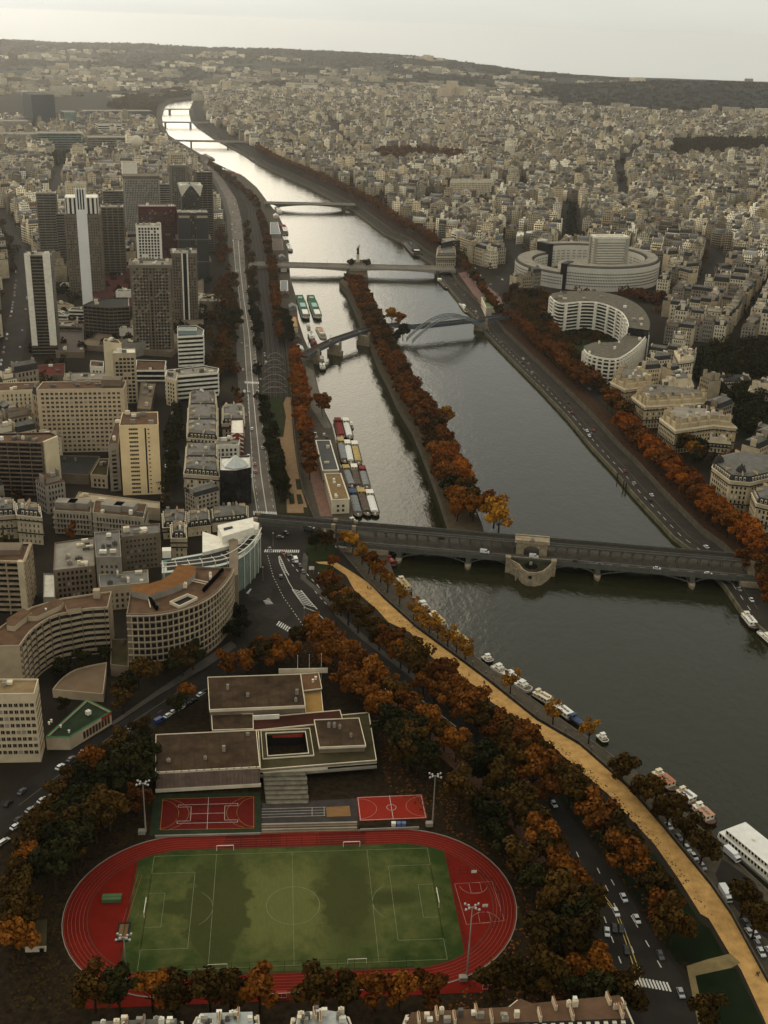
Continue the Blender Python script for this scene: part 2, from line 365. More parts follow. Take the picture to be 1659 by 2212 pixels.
# zebra crossings, hatched islands
def zebra(p0, p1, q0, n, wd=.5):
    a, b_, c = Vector(g(*p0)), Vector(g(*p1)), Vector(g(*q0)); o = []
    for i in range(n):
        s = a+(b_-a)*(i/(n-1)); o.append((tuple(s), tuple(s+(c-a))))
    return o
lines('zebra_crossing', zebra((572,1193),(644,1194),(574,1187),17), .7)
lines('zebra_crossing', zebra((549,1112),(597,1114),(548,1104),12), .8)
lines('zebra_crossing', zebra((722,1183),(748,1184),(716,1177),6), .7)
lines('zebra_crossing', zebra((533,1282),(549,1287),(542,1272),6), .7)
lines('zebra_crossing', zebra((565,1293),(575,1306),(580,1291),6), .7)
lines('zebra_crossing', zebra((598,1351),(634,1372),(604,1342),9), .7)
lines('zebra_crossing', zebra((1358,2108),(1440,2122),(1366,2128),12), .6)
lines('zebra_crossing', zebra((530,828),(558,829),(530,824),9), .9)
def hatch(outl, inl, n):
    o = []; a = G(outl); c = G(inl); s = [(a[i], a[i+1]) for i in range(len(a)-1)]+[(c[i], c[i+1]) for i in range(len(c)-1)]
    pa = along(a, sum(math.dist(a[i], a[i+1]) for i in range(len(a)-1))/n); pc = along(c, sum(math.dist(c[i], c[i+1]) for i in range(len(c)-1))/n)
    for i in range(min(len(pa), len(pc))-1): s.append((pa[i][:2], pc[i+1][:2]))
    return s
lines('hatched_marking', hatch([(602,1202),(604,1215),(610,1230),(617,1243)], [(604,1201),(611,1216),(617,1230),(624,1243)], 9), .45)
lines('hatched_marking', hatch([(631,1273),(645,1293),(660,1313)], [(650,1275),(668,1297),(685,1316)], 9), .55)
lines('road_lane_marks', dashes(G([(617,1243),(624,1258),(636,1278),(660,1313),(683,1322),(760,1395),(830,1452),(905,1508),(985,1570)]), 400, 1), .35)
lines('road_dashes', dashes(G([(612,1197),(640,1230),(670,1265),(700,1300),(750,1350),(820,1405),(900,1465)]), 3, 4)+dashes(G([(628,1197),(652,1228),(686,1265),(722,1310)]), 3, 4)+dashes(G([(578,1200),(590,1245),(612,1290),(640,1330),(655,1352)]), 1.2, 2)+dashes(G([(1290,1875),(1330,1960),(1385,2100)]), 3, 6)+dashes(G([(1245,1840),(1290,1940),(1345,2090)]), 3, 6)+dashes(G([(1320,1900),(1370,1990),(1440,2110)]), 3, 6), .35)
lines('median_lines', dashes(G([(1293,1923),(1330,1975),(1350,2030),(1368,2085),(1376,2130)]), 400, 1)+dashes(G([(1296,1922),(1335,1975),(1357,2030),(1376,2085),(1392,2130)]), 400, 1)+dashes(G([(1376,2130),(1380,2135),(1392,2130)]), 400, 1), .3, mt=mat('yellow_paint', (.5, .36, .12), .7, .2, 1))
lines('road_lane_marks', dashes(G([(0,1822),(150,1655),(300,1565),(420,1490)]), 3, 8)+dashes(G([(40,1740),(240,1590),(400,1485)]), 300, 1), .2, mt=mat('worn_paint', (.2, .18, .14), .8, .3, 1))
# pavement along the quay road
band('quay_pavement', G([(661,1195),(655,1250),(699,1286),(732,1330),(787,1380),(856,1433),(926,1488)]), 3, pave, .12)
# sandy promenade, lawns
sand = mat('sandy_gravel', (.46, .27, .095), .95, .3, .25, bump=.2)
PRM = [(681,1214),(703,1213),(728,1216),(769,1241),(800,1262),(826,1291),(899,1357),(1009,1438),(1049,1468),(1159,1556),(1252,1610),(1360,1705),(1433,1789),(1535,1914),(1579,1978),(1620,2054),(1656,2120),(1800,2300),(1690,2300),(1652,2205),(1601,2095),(1575,2058),(1531,1984),(1513,1974),(1465,1897),(1414,1824),(1362,1769),(1315,1717),(1263,1673),(1183,1604),(1113,1553),(1051,1509),(1029,1483),(974,1450),(930,1417),(886,1366),(839,1344),(813,1315),(765,1274),(748,1243),(715,1221),(690,1218)]
sheet('sandy_promenade', G(PRM), .06, sand)
LG = [(1105,1575),(1183,1625),(1263,1694),(1315,1738),(1362,1790),(1414,1846),(1465,1918),(1515,1995),(1533,2006),(1575,2080),(1460,2078),(1440,2040),(1380,1950),(1320,1860),(1240,1760),(1160,1672)]
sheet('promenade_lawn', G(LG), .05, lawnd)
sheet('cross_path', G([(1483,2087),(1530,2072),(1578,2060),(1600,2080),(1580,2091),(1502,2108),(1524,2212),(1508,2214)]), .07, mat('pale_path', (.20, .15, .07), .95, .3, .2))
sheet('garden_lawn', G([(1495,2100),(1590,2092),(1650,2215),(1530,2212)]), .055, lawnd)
sheet('corner_lawn', G([(665,1165),(712,1158),(724,1180),(722,1205),(690,1214),(672,1212),(660,1195)]), .12, lawn)
sheet('triangle_lawn', G([(683,1222),(705,1222),(728,1232),(726,1240),(704,1244),(690,1238)]), .06, lawn)
sheet('verge_lawn', G([(745,1262),(762,1280),(786,1302),(790,1312),(770,1303),(748,1280)]), .06, lawn)
sheet('dirt_path', G([(790,1470),(805,1478),(860,1520),(930,1580),(1010,1650),(1085,1715),(1140,1790),(1180,1860),(1150,1875),(1115,1800),(1060,1735),(985,1665),(905,1595),(830,1530)]), .05, mat('bare_earth_path', (.13, .075, .05), .95, .3, .1))
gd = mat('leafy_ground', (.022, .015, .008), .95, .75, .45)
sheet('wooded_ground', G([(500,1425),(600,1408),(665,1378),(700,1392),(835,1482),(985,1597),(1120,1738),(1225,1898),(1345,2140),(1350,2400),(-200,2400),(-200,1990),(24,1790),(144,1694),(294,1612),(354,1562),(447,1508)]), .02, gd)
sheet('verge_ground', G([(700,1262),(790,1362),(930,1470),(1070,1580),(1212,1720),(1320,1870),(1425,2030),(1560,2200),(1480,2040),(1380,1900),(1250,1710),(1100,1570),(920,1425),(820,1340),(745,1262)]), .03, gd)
sheet('ramp_road', G([(243,1560),(339,1493),(440,1425),(500,1385),(512,1398),(450,1440),(339,1505),(243,1569)]), .3, pave)
sheet('car_park', G([(1560,1855),(1630,1905),(1659,1960),(1659,2030),(1620,2000),(1560,1925),(1545,1890)], LOW), LOW+.04, asphalt)
EXCL.append(G([(-400,1180),(-100,1190)]+[(100,1330),(470,1200),(560,1110),(700,1110),(760,1126),(2400,2700),(-500,2700)]))
# promenade garden over the railway (left bank, beyond the bridge)
sheet('garden_ground', G([(600,1108),(585,1010),(572,930),(562,860),(560,790),(620,790),(630,860),(641,980),(655,1060),(677,1113)]), .02, mat('garden_soil', (.030, .028, .014), .95, .4, .2))
sheet('garden_lawn', G([(566,857),(617,857),(617,875),(604,890),(612,925),(610,942),(590,940),(575,900)]), .05, lawn)
psand = mat('promenade_paving', (.24, .155, .085), .95, .2, .3)
sheet('garden_path', G([(590,945),(612,944),(618,900),(612,872),(618,858),(628,858),(633,940),(641,1000),(652,1060),(668,1108),(620,1108),(618,1060),(612,1000)]), .06, psand)
for q in ([(622,1068),(634,1066),(637,1088),(626,1090)], [(640,1068),(650,1068),(656,1088),(644,1090)], [(638,1035),(648,1035),(652,1058),(641,1058)], [(655,1096),(664,1096),(669,1110),(657,1110)]):
    sheet('planting_bed', G(q), .12, MAT['garden_soil'])
sheet('port_road', G([(665,960),(675,960),(700,1050),(718,1115),(692,1115),(672,1040)], LOW), LOW+.05, mat('red_brown_paving', (.20, .115, .085), .95, .25, .3))
sheet('port_apron', G([(660,790),(676,800),(686,840),(702,892),(716,925),(700,925),(672,880),(664,840)], LOW), LOW+.04, mat('port_paving', (.16, .14, .11), .9, .2, .2))
# railway cutting
TRL = [(568,860),(566,800),(572,740),(568,690),(560,640),(556,590),(552,540),(547,490),(544,450),(520,410)]
TRR = [(622,858),(620,800),(606,745),(600,700),(588,650),(581,590),(572,540),(560,490),(555,450),(532,406)]
sheet('railway_bed', G(TRL)+G(TRR)[::-1], .05, mat('ballast', (.030, .023, .018), .95, .35, .3)); EXCL.append(G([(x-6, y) for x, y in TRL])+G([(x+60, y) for x, y in TRR])[::-1])
tc = [((a[0]+c[0])/2, (a[1]+c[1])/2) for a, c in zip(G(TRL), G(TRR))]
for k in (-9, -4.5, 0, 4.5, 9):
    lines('rails', dashes(off_line(tc, k-.75), 900, 1)+dashes(off_line(tc, k+.75), 900, 1), .22, .18, mat('rail_steel', (.10, .09, .08), .5, .2, .2))
# expressway along the right bank
rc = off_line(RWw, -5.2); rr = off_line(RWw, -13)
lines('expressway_lane_marks', dashes(rc[3:17], 5, 7), .3, LOW+.06)
lines('expressway_edge', dashes(off_line(RWw, -9.3)[3:20], 900, 1), .5, LOW+.5, quay)
RA = off_line(RWw, -42)
band('right_avenue', RA[2:26], 12, asphalt, .04)
band('right_tree_strip', off_line(RWw, -27)[2:26], 13, mat('leaf_litter', (.05, .026, .014), .95, .5, .3), .03)
EXCL.append(G([(2600,2700)])+RWw+[(RWw[-1][0]-90, RWw[-1][1])]+LUw[::-1])
EXCL.append(RWw[:18]+off_line(RWw, -56)[:18][::-1]); EXCL.append(RWw[17:]+off_line(RWw, -44)[17:][::-1])
sheet('station_forecourt', G([(990,590),(1015,585),(1080,640),(1090,665),(1045,668)]), .06, mat('pink_paving', (.22, .13, .11), .9, .25, .2)); EXCL.append(G([(960,575),(1040,575),(1110,640),(1110,700),(1040,700)]))
EXCL.append(G([(1090,640),(1190,640),(1180,700),(1260,800),(1330,880),(1240,880),(1130,760)]))
for q in ([(1510,745),(1700,745),(1700,985),(1600,945),(1560,880),(1500,820)], ):
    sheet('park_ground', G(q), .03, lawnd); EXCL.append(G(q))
sheet('park_lawn', G([(1590,880),(1659,875),(1659,935),(1620,930)]), .06, lawn)
sheet('park_path', G([(1560,868),(1575,862),(1600,880),(1590,885)]), .07, mat('tan_path', (.20, .15, .09), .9, .2, .2))
# streets through the quarters
STREETS = []
def street(pts, wd, tree=False):
    l = G(pts); a = off_line(l, wd/2); c = off_line(l, -wd/2); EXCL.append(a+c[::-1]); sheet('street', off_line(l, wd*.36)+off_line(l, -wd*.36)[::-1], .03, asphalt); STREETS.append((l, wd))
street([(8,850),(30,740),(45,650),(50,600),(38,540),(12,490),(-10,450)], 26)
street([(375,1085),(385,980),(395,885),(398,850)], 26)
street([(1237,540),(1230,440)], 26)
street([(1345,440),(1338,360),(1400,300)], 20)
street([(1060,640),(1120,560),(1100,520)], 20)
street([(1560,1000),(1500,930),(1480,850),(1510,800)], 14)
street([(700,250),(760,330),(1000,420),(1140,520)], 16)
street([(1500,640),(1560,560),(1440,460)], 16)
street([(100,480),(140,330),(120,300)], 18)
# ================================================================== distant hills
def sst(t): t = max(0., min(1., t)); return t*t*(3-2*t)
def ridge(x): return 8300-1350*sst((x+200)/1600)          # how far off the skyline stands
def hill(x, y):
    yr = ridge(x); top = 84-62*sst((x+300)/1500)+7*noise.noise(Vector((x/500, 3, 0)))+3*noise.noise(Vector((x/140, 7, 0)))
    h = top*sst((y-4900)/(yr-4900))+5*sst((y-5200)/900)*noise.noise(Vector((x/600, y/500, 0)))
    if y > yr: h = top*(1-.5*sst((y-yr)/900))
    s = max(0., min(1., (y-4700-abs(x-1700)*.12)/900)); r = math.exp(-((x-1900)/1050)**4)
    if y < 6600: h = max(h, 66*s*s*(3-2*s)*r*(1-.75*sst((y-5700)/900)))
    return max(h, 0) if y > 4750 else 0
nx, ny = 150, 100; vs = []
xs = [-4600+9200*i/nx for i in range(nx+1)]
for j in range(ny+1):
    for x in xs: y = 4695+(ridge(x)+500-4695)*j/ny; vs.append((x, y, hill(x, y)))
fs = [(j*(nx+1)+i, j*(nx+1)+i+1, (j+1)*(nx+1)+i+1, (j+1)*(nx+1)+i) for j in range(ny) for i in range(nx)]
b = MB(); b.v = vs; b.f = fs; b.m = [0]*len(fs)
ho = b.obj('wooded_hills', mat('hill_woods', (.016, .018, .012), .95, .7, .004), kind='structure')
for pz in ho.data.polygons: pz.use_smooth = True
# ================================================================== the dense quarters
def vobj(name, tv, tf, tm, prm, cols, mats, uvw=True, kind='stuff', faces_sel=None):
    """tv: template vertices (A,B,C,D,E,F): x=A*w+B, y=C*d+D, z=E*h+F ; prm: cx,cy,w,d,rot,h"""
    T = np.array(tv, float); Q = np.array(tf); N = len(prm); nv = len(T)
    cx, cy, ww, dd, rt, hh = prm.T
    X = T[:, 0][None]*ww[:, None]+T[:, 1][None]; Y = T[:, 2][None]*dd[:, None]+T[:, 3][None]; Z = T[:, 4][None]*hh[:, None]+T[:, 5][None]
    if prm.shape[1] > 6: pass
    c, s = np.cos(rt)[:, None], np.sin(rt)[:, None]
    V = np.stack([cx[:, None]+X*c-Y*s, cy[:, None]+X*s+Y*c, Z], -1)
    if 'z0' in vobj.__dict__ and vobj.z0 is not None: V[..., 2] += vobj.z0[:, None]
    F = (Q[None]+np.arange(N)[:, None, None]*nv).reshape(-1, 4)
    me = bpy.data.meshes.new(name); nf = len(F)
    me.vertices.add(N*nv); me.vertices.foreach_set('co', V.reshape(-1).astype(np.float32))
    me.loops.add(nf*4); me.loops.foreach_set('vertex_index', F.reshape(-1).astype(np.int32))
    me.polygons.add(nf); me.polygons.foreach_set('loop_start', np.arange(0, nf*4, 4, dtype=np.int32))
    for k in mats: me.materials.append(k)
    me.polygons.foreach_set('material_index', np.tile(np.array(tm, np.int32), N))
    VV = V.reshape(-1, 3)
    uvl = me.uv_layers.new(name='UVMap'); P = VV[F]; L = np.linalg.norm(P[:, 1, :2]-P[:, 0, :2], axis=1)
    off = np.repeat(np.random.RandomState(3).rand(N)*9, len(Q))
    U = np.stack([off, off+L, off+L, off], 1); W = P[:, :, 2]
    uvl.data.foreach_set('uv', np.stack([U, W], -1).reshape(-1).astype(np.float32))
    at = me.color_attributes.new('Col', 'FLOAT_COLOR', 'CORNER')
    C = np.ones((N, len(Q), 4, 4)); cc = np.asarray(cols)          # cols: N x nmat x 3
    C[..., :3] = cc[:, np.array(tm)][:, :, None, :]
    at.data.foreach_set('color', C.reshape(-1).astype(np.float32))
    me.update(); me.validate()
    o = bpy.data.objects.new(name, me); COL.objects.link(o); o['kind'] = kind; return o
def tbox(T, Fc, Mi, x0, x1, y0, y1, z0, z1, mi, mtop=None, bottom=False):
    # each bound is (coefficient, constant)
    b = len(T)
    for z in (z0, z1):
        for x, y in ((x0, y0), (x1, y0), (x1, y1), (x0, y1)): T.append((x[0], x[1], y[0], y[1], z[0], z[1]))
    for i in range(4): j = (i+1) % 4; Fc.append((b+i, b+j, b+4+j, b+4+i)); Mi.append(mi)
    Fc.append((b+4, b+5, b+6, b+7)); Mi.append(mi if mtop is None else mtop)
h5 = .5
# mansard house: wall 0, zinc 1, chimney 2
TA, FA, MA = [], [], []
tbox(TA, FA, MA, (-h5, 0), (h5, 0), (-h5, 0), (h5, 0), (0, 0), (1, 0), 0, 1)
b0 = len(TA)
for (ins, zc) in ((.15, 0.02), (1.7, 3.2)):
    for sx, sy in ((-1, -1), (1, -1), (1, 1), (-1, 1)): TA.append((sx*h5, -sx*ins*(.3 if ins > 1 else 1), sy*h5, -sy*ins, 1, zc))
for i in range(4): j = (i+1) % 4; FA.append((b0+i, b0+j, b0+4+j, b0+4+i)); MA.append(1)
b1 = len(TA)
for sx in (-1, 1): TA.append((sx*h5, -sx*.5, 0, 0, 1, 4.6))
FA += [(b0+4, b0+5, b1+1, b1), (b0+6, b0+7, b1, b1+1), (b0+5, b0+6, b1+1, b1+1), (b0+7, b0+4, b1, b1)]; MA += [1, 1, 1, 1]
FA = [f if len(set(f)) == 4 else f for f in FA]
FA = FA[:-2]; MA = MA[:-2]
tbox(TA, FA, MA, (-h5, -.1), (-h5, .7), (-.32, 0), (.05, 0), (1, -1), (1, 5.6), 2)
tbox(TA, FA, MA, (h5, -.7), (h5, .1), (-.05, 0), (.34, 0), (1, -1), (1, 5.4), 2)
# plain flat-roofed block: wall 0, roof 1, penthouse 2
TB, FB, MBx = [], [], []
tbox(TB, FB, MBx, (-h5, 0), (h5, 0), (-h5, 0), (h5, 0), (0, 0), (1, 0), 0, 1)
tbox(TB, FB, MBx, (-.38, 0), (.30, 0), (-.30, 0), (.36, 0), (1, 0), (1, 2.8), 0, 1)
tbox(TB, FB, MBx, (-.1, 0), (.12, 0), (-.1, 0), (.14, 0), (1, 2.8), (1, 4.6), 2)
tbox(TB, FB, MBx, (-h5, -.1), (h5, .1), (-h5, -.1), (-h5, .25), (1, .02), (1, .9), 2)
vw = vmat('quarter_walls', .9, True); vr = vmat('quarter_roofs', .6); vc = vmat('quarter_chimneys', .9)
rs = np.random.RandomState(11)
def district(poly, bw=(62, 95), dd=150, dens=1.0, seed=1, seedpts=None):
    rr_ = np.random.RandomState(seed); P = np.array(poly); x0, y0 = P.min(0); x1, y1 = P.max(0); out_ = []
    ns = max(2, int((x1-x0)*(y1-y0)/(420*420))); S = rr_.rand(ns, 2)*[x1-x0, y1-y0]+[x0, y0]; AN = rr_.rand(ns)*1.5-.2
    for k in range(ns):
        a = AN[k]; c, s = math.cos(a), math.sin(a); BW, BD = rr_.uniform(46, 74), rr_.uniform(60, 110); st = rr_.uniform(10, 15)
        R_ = 620
        for i in range(-int(R_/BW)-1, int(R_/BW)+1):
            for j in range(-int(R_/BD)-1, int(R_/BD)+1):
                ox, oy = i*(BW+st), j*(BD+st)
                if ox*ox+oy*oy > R_*R_: continue
                for side in range(5):
                    if side == 0: Lh, dv, fx, fy, ro = BW, 12, ox, oy-BD/2+6, 0
                    elif side == 1: Lh, dv, fx, fy, ro = BD-24, 12, ox+BW/2-6, oy, math.pi/2
                    elif side == 2: Lh, dv, fx, fy, ro = BW, 12, ox, oy+BD/2-6, math.pi
                    elif side == 3: Lh, dv, fx, fy, ro = BD-24, 12, ox-BW/2+6, oy, -math.pi/2
                    else: Lh, dv, fx, fy, ro = BW*.45, 11, ox, oy+rr_.uniform(-BD*.2, BD*.2), 0
                    t = -Lh/2
                    while t < Lh/2-7:
                        wd = min(rr_.uniform(9, 19), Lh/2-t)
                        if Lh/2-t-wd < 7: wd = Lh/2-t
                        m_ = t+wd/2; lx = fx+m_*math.cos(ro); ly = fy+m_*math.sin(ro)
                        if rr_.rand() < .93*dens:
                            out_.append((S[k, 0]+lx*c-ly*s, S[k, 1]+lx*s+ly*c, wd-.15, dv+rr_.uniform(-1.5, 2.5), a+ro, 0, k))
                        t += wd
    A = np.array(out_); own = np.argmin(((A[:, None, :2]-S[None])**2).sum(-1), 1); A = A[own == A[:, 6]]
    A = A[inside(A[:, :2], poly)]
    ok = np.ones(len(A), bool)
    for e in EXCL:
        for dx, dy in ((0, 0), (7, 0), (-7, 0), (0, 7), (0, -7)): ok &= ~inside(A[:, :2]+[dx, dy], e)
    return A[ok][:, :6]
# ================================================================== buildings
def win_mesh(name, fr=.09, mull=True, fm=None, gm_=None):
    b = MB()
    b.add([(-.5, -.03, 0), (.5, -.03, 0), (.5, -.03, 1), (-.5, -.03, 1)], [(0, 1, 2, 3)], 0)
    def bar(x0, x1, z0, z1): b.box(x0, x1, -.10, -.02, z0, z1, 1)
    bar(-.5, -.5+fr, 0, 1); bar(.5-fr, .5, 0, 1); bar(-.5+fr, .5-fr, 1-fr*.7, 1); bar(-.56, .56, -.07, 0)
    if mull: bar(-.03, .03, 0, 1-fr*.7)
    return b.mesh(name, [gm_ or glass, fm or cream])
WM = {'cream': win_mesh('window', fm=cream2), 'beige': win_mesh('window', fm=beige, fr=.05), 'white': win_mesh('window', fm=white), 'brown': win_mesh('window', fm=brownc, fr=.05, mull=False), 'grey': win_mesh('window', fm=grey)}
bl_ = mat('drawn_blind', (.30, .27, .22), .8, .3, .5)
WB = {'cream': win_mesh('window', fm=cream2, gm_=bl_), 'beige': win_mesh('window', fm=beige, fr=.05, gm_=bl_), 'white': win_mesh('window', fm=white, gm_=bl_), 'brown': win_mesh('window', fm=brownc, fr=.05, mull=False, gm_=bl_), 'grey': win_mesh('window', fm=grey, gm_=bl_)}
def edges(p):
    n = len(p)
    for i in range(n):
        a = Vector(p[i]); b_ = Vector(p[(i+1) % n]); d = b_-a; L = d.length
        if L < .3: continue
        d /= L; nrm = (d.y, -d.x); mid = (a+b_)/2
        yield i, a, b_, d, L, nrm, mid, nrm[0]*-mid.x+nrm[1]*-mid.y > -mid.length*.25
def windows(rt, poly, z0, z1, fh=3.1, pitch=2.8, ww=1.3, wh=1.8, sill=.8, mg=1.0, wm='cream', indiv=True, only=None, skip=0.0, lim=295, cnt=None):
    S = []
    for i, a, b_, d, L, nrm, mid, vis in edges(poly):
        if not vis or (only is not None and i not in only): continue
        n = int((L-2*mg)/pitch)
        if n < 1: continue
        x0 = (L-(n-1)*pitch)/2
        for f in range(int((z1-z0-.3)/fh)):
            z = z0+f*fh+sill
            for k in range(n):
                if skip and R.random() < skip: continue
                q = a+d*(x0+k*pitch); S.append((q, d, nrm, z))
    if indiv:
        for q, d, nrm, z in S[:lim]:
            inst(WM[wm] if R.random() > .1 else WB[wm], 'window', rt, (q.x+nrm[0]*.02, q.y+nrm[1]*.02, z), math.atan2(d.y, d.x), (ww, 1, wh))
        S = S[lim:]
    if S:
        b = MB()
        for q, d, nrm, z in S:
            b.pane(q-d*(ww/2+.1), q+d*(ww/2+.1), nrm, z-.12, z+wh+.1, .03, 1); b.pane(q-d*ww/2, q+d*ww/2, nrm, z, z+wh, .07, 0 if R.random() > .12 else 1)
        b.obj('windows', [glass, {'cream': cream2, 'beige': beige, 'white': white, 'brown': brownc, 'grey': grey}[wm]], rt, kind='stuff')
def centroid(p): return (sum(x for x, y in p)/len(p), sum(y for x, y in p)/len(p))
def clutter(rt, poly, h, n, mt=None, big=4.0, seed=0):
    rr = random.Random(seed+int(abs(poly[0][0])*7)); xs = [p[0] for p in poly]; ys = [p[1] for p in poly]; a = math.atan2(poly[1][1]-poly[0][1], poly[1][0]-poly[0][0]); k = 0
    ip = offset(poly, 2.2)
    for _ in range(n*12):
        if k >= n: break
        x, y = rr.uniform(min(xs), max(xs)), rr.uniform(min(ys), max(ys))
        if not inpoly(x, y, ip): continue
        b = MB(); L, W, H_ = rr.uniform(1, big), rr.uniform(1, big*.6), rr.uniform(.6, 2.2)
        b.rbox(x, y, L, W, h-.5, h+H_, a)
        if rr.random() < .5: b.lathe(x, y, [(.35, h+H_-.02), (.35, h+H_+.5), (.2, h+H_+.55)], 6)
        b.obj('rooftop_unit', mt or [grey, white, zinc, cream2][rr.randrange(4)], rt); k += 1
def shell(rt, poly, h, wall, roof, z0=0.0, parapet=.7, th=.4, name='wall'):
    b = MB(); b.prism(poly, z0, h-parapet, top=False); pi_ = offset(poly, th); b.ring(poly, pi_, h-parapet, h)
    b.obj(name, wall, rt)
    MB().prism(pi_, h-parapet-.3, h-parapet+.02).obj('roof', roof, rt)
def bld(label, pts, vb=None, h=None, wall=beige, roof=roofb, cat='building', name='building', fac='win', poly=None, z0=0.0, group=None, clut=4, excl=True, kind=None, **kw):
    if poly is None:
        if h is None: h = hgt(pts[0][0], pts[0][1], vb)
        poly = G(pts, h)
    poly = ccw(poly); c = centroid(poly)
    rt = root(name, (c[0], c[1], 0), label, cat, group)
    if excl: EXCL.append(offset(poly, -6))
    dist = math.hypot(*c)
    if fac == 'win':
        shell(rt, poly, h, wall, roof, z0)
        windows(rt, poly, z0+kw.pop('base', .3), h-.6, indiv=kw.pop('indiv', dist < 640), **kw)
    elif fac == 'band':
        fh = kw.get('fh', 3.2); bh = kw.get('bh', 1.3); out_ = kw.get('out', .5)
        shell(rt, poly, h, glass, roof, z0, parapet=.7)
        po = offset(poly, -out_); pi2 = offset(poly, .15); nf = int((h-z0)/fh)
        bmat_ = wall
        for f in range(nf+1):
            z = h-f*fh-bh if f else h-bh*.8
            if z < z0: break
            MB().ring(po, pi2, z, z+bh if f else h+.25).obj('floor_band', bmat_, rt)
        fp = kw.get('fin', 0)
        if fp:
            for i, a, b_, d, L, nrm, mid, vis in edges(poly):
                if not vis: continue
                n = max(1, round(L/fp))
                for k in range(n+1):
                    q = a+d*(L*k/n); MB().rbox(q.x+nrm[0]*(out_*.5+.05), q.y+nrm[1]*(out_*.5+.05), kw.get('fw', .4), out_+.2, z0, h-.1, math.atan2(d.y, d.x)).obj('facade_fin', bmat_, rt)
    elif fac == 'plain':
        shell(rt, poly, h, wall, roof, z0)
    clutter(rt, poly, h, clut)
    return rt, poly, h
def haus(label, pts, vb=None, h=None, wall=cream, roofm_=zinc, mh=3.4, group=None, poly=None, setback=True, indiv=None, name='apartment_house', cat='house', chim=14, top='mansard'):
    if poly is None:
        if h is None: h = hgt(pts[0][0], pts[0][1], vb)
        poly = G(pts, h)
    poly = ccw(poly); c = centroid(poly); rt = root(name, (c[0], c[1], 0), label, cat, group); EXCL.append(offset(poly, -5))
    dist = math.hypot(*c); hw = h-mh
    MB().prism(poly, 0, hw).obj('wall', wall, rt)
    MB().ring(offset(poly, -.45), offset(poly, .1), hw-.35, hw+.1).obj('cornice', cream2, rt)
    fh = 3.15
    for z in (fh*2-.2, hw-fh-.1):
        if z > 3: MB().ring(offset(poly, -.7), offset(poly, .05), z, z+.15).obj('balcony_slab', cream2, rt); MB().ring(offset(poly, -.72), offset(poly, -.66), z+.15, z+1.05).obj('balcony_railing', iron, rt)
    windows(rt, poly, .2, hw, fh=fh, pitch=2.5, ww=1.15, wh=2.0, sill=.6, mg=.8, wm='cream', indiv=dist < 640 if indiv is None else indiv)
    if top == 'mansard':
        q = offset(poly, 1.5); MB().loft(offset(poly, .15), hw+.1, q, h, 0, 1).obj('mansard_roof', [slate, roofm_], rt)
        q2 = offset(poly, 5)
        if area(q2) > 20: MB().loft(q, h, q2, h+.9, 0, 0).obj('zinc_roof', roofm_, rt)
        b = MB()
        for i, a, b_, d, L, nrm, mid, vis in edges(poly):
            if not vis: continue
            n = int((L-2)/2.5)
            for k in range(n):
                p = a+d*((L-(n-1)*2.5)/2+k*2.5); p = Vector((p.x-nrm[0]*.9, p.y-nrm[1]*.9)); an = math.atan2(d.y, d.x)
                b.rbox(p.x, p.y, 1.2, 1.2, hw+.5, hw+2.5, an, 0); b.pane(p-d*.42, p+d*.42, nrm, hw+.75, hw+2.2, .63, 1)
        if b.v: b.obj('dormers', [cream2, glass], rt, kind='stuff')
    else:
        hh = hw; q = poly
        for s in range(2):
            q = offset(q, 2.6)
            if area(q) < 60: break
            MB().ring(offset(poly if s == 0 else q_, .05), offset(poly if s == 0 else q_, .3), hh, hh+.95).obj('terrace_parapet', cream2, rt)
            MB().prism(q, hh-.05, hh+3.0).obj('set_back_storey', wall, rt); windows(rt, q, hh, hh+3.3, fh=3.1, pitch=2.9, ww=1.5, wh=2, sill=.3, indiv=False); q_ = q; hh += 3.0
        MB().prism(offset(q, -.25), hh-.05, hh+.3).obj('roof', roofm_, rt); h = hh
    # party-wall chimney stacks
    for i, a, b_, d, L, nrm, mid, vis in edges(poly):
        if L < 9: continue
        n = max(1, int(L/chim))
        for k in range(n):
            p = a+d*(L*(k+.5+R.uniform(-.2, .2))/n); p = Vector((p.x-nrm[0]*3.2, p.y-nrm[1]*3.2)); an = math.atan2(d.y, d.x)+math.pi/2
            if not inpoly(p.x, p.y, poly): continue
            o = MB().rbox(p.x, p.y, 3.6, .7, hw, h+1.9, an).obj('chimney', wall, rt)
            pb = MB()
            for j in range(5):
                s = -1.4+j*.7; pb.lathe(p.x+math.cos(an)*s, p.y+math.sin(an)*s, [(.17, h+1.85), (.14, h+2.6)], 5)
            pb.obj('chimney_pots', pot, o)
    clutter(rt, poly, h+.5, (3 if dist > 330 else 14) if top == 'mansard' else 11, big=2.0 if top == 'mansard' else 3.6)
    return rt
def curve(pts, n=4):                 # smooth a polyline (Catmull-Rom)
    o = []; P = [pts[0]]+list(pts)+[pts[-1]]
    for i in range(1, len(P)-2):
        p0, p1, p2, p3 = [Vector(P[k]) for k in (i-1, i, i+1, i+2)]
        for k in range(n):
            t = k/n; q = .5*((2*p1)+(-p0+p2)*t+(2*p0-5*p1+4*p2-p3)*t*t+(-p0+3*p1-3*p2+p3)*t**3); o.append((q.x, q.y))
    o.append(tuple(pts[-1])); return o
def boxpoly(uL, uR, v, h, depth, vR=None):   # roof front edge sighted at height h, then squared back
    a = Vector(g(uL, v, h)); b_ = Vector(g(uR, v if vR is None else vR, h)); d = (b_-a).normalized(); n = Vector((-d.y, d.x))
    if n.y < 0: n = -n
    return ccw([tuple(a), tuple(b_), tuple(b_+n*depth), tuple(a+n*depth)])

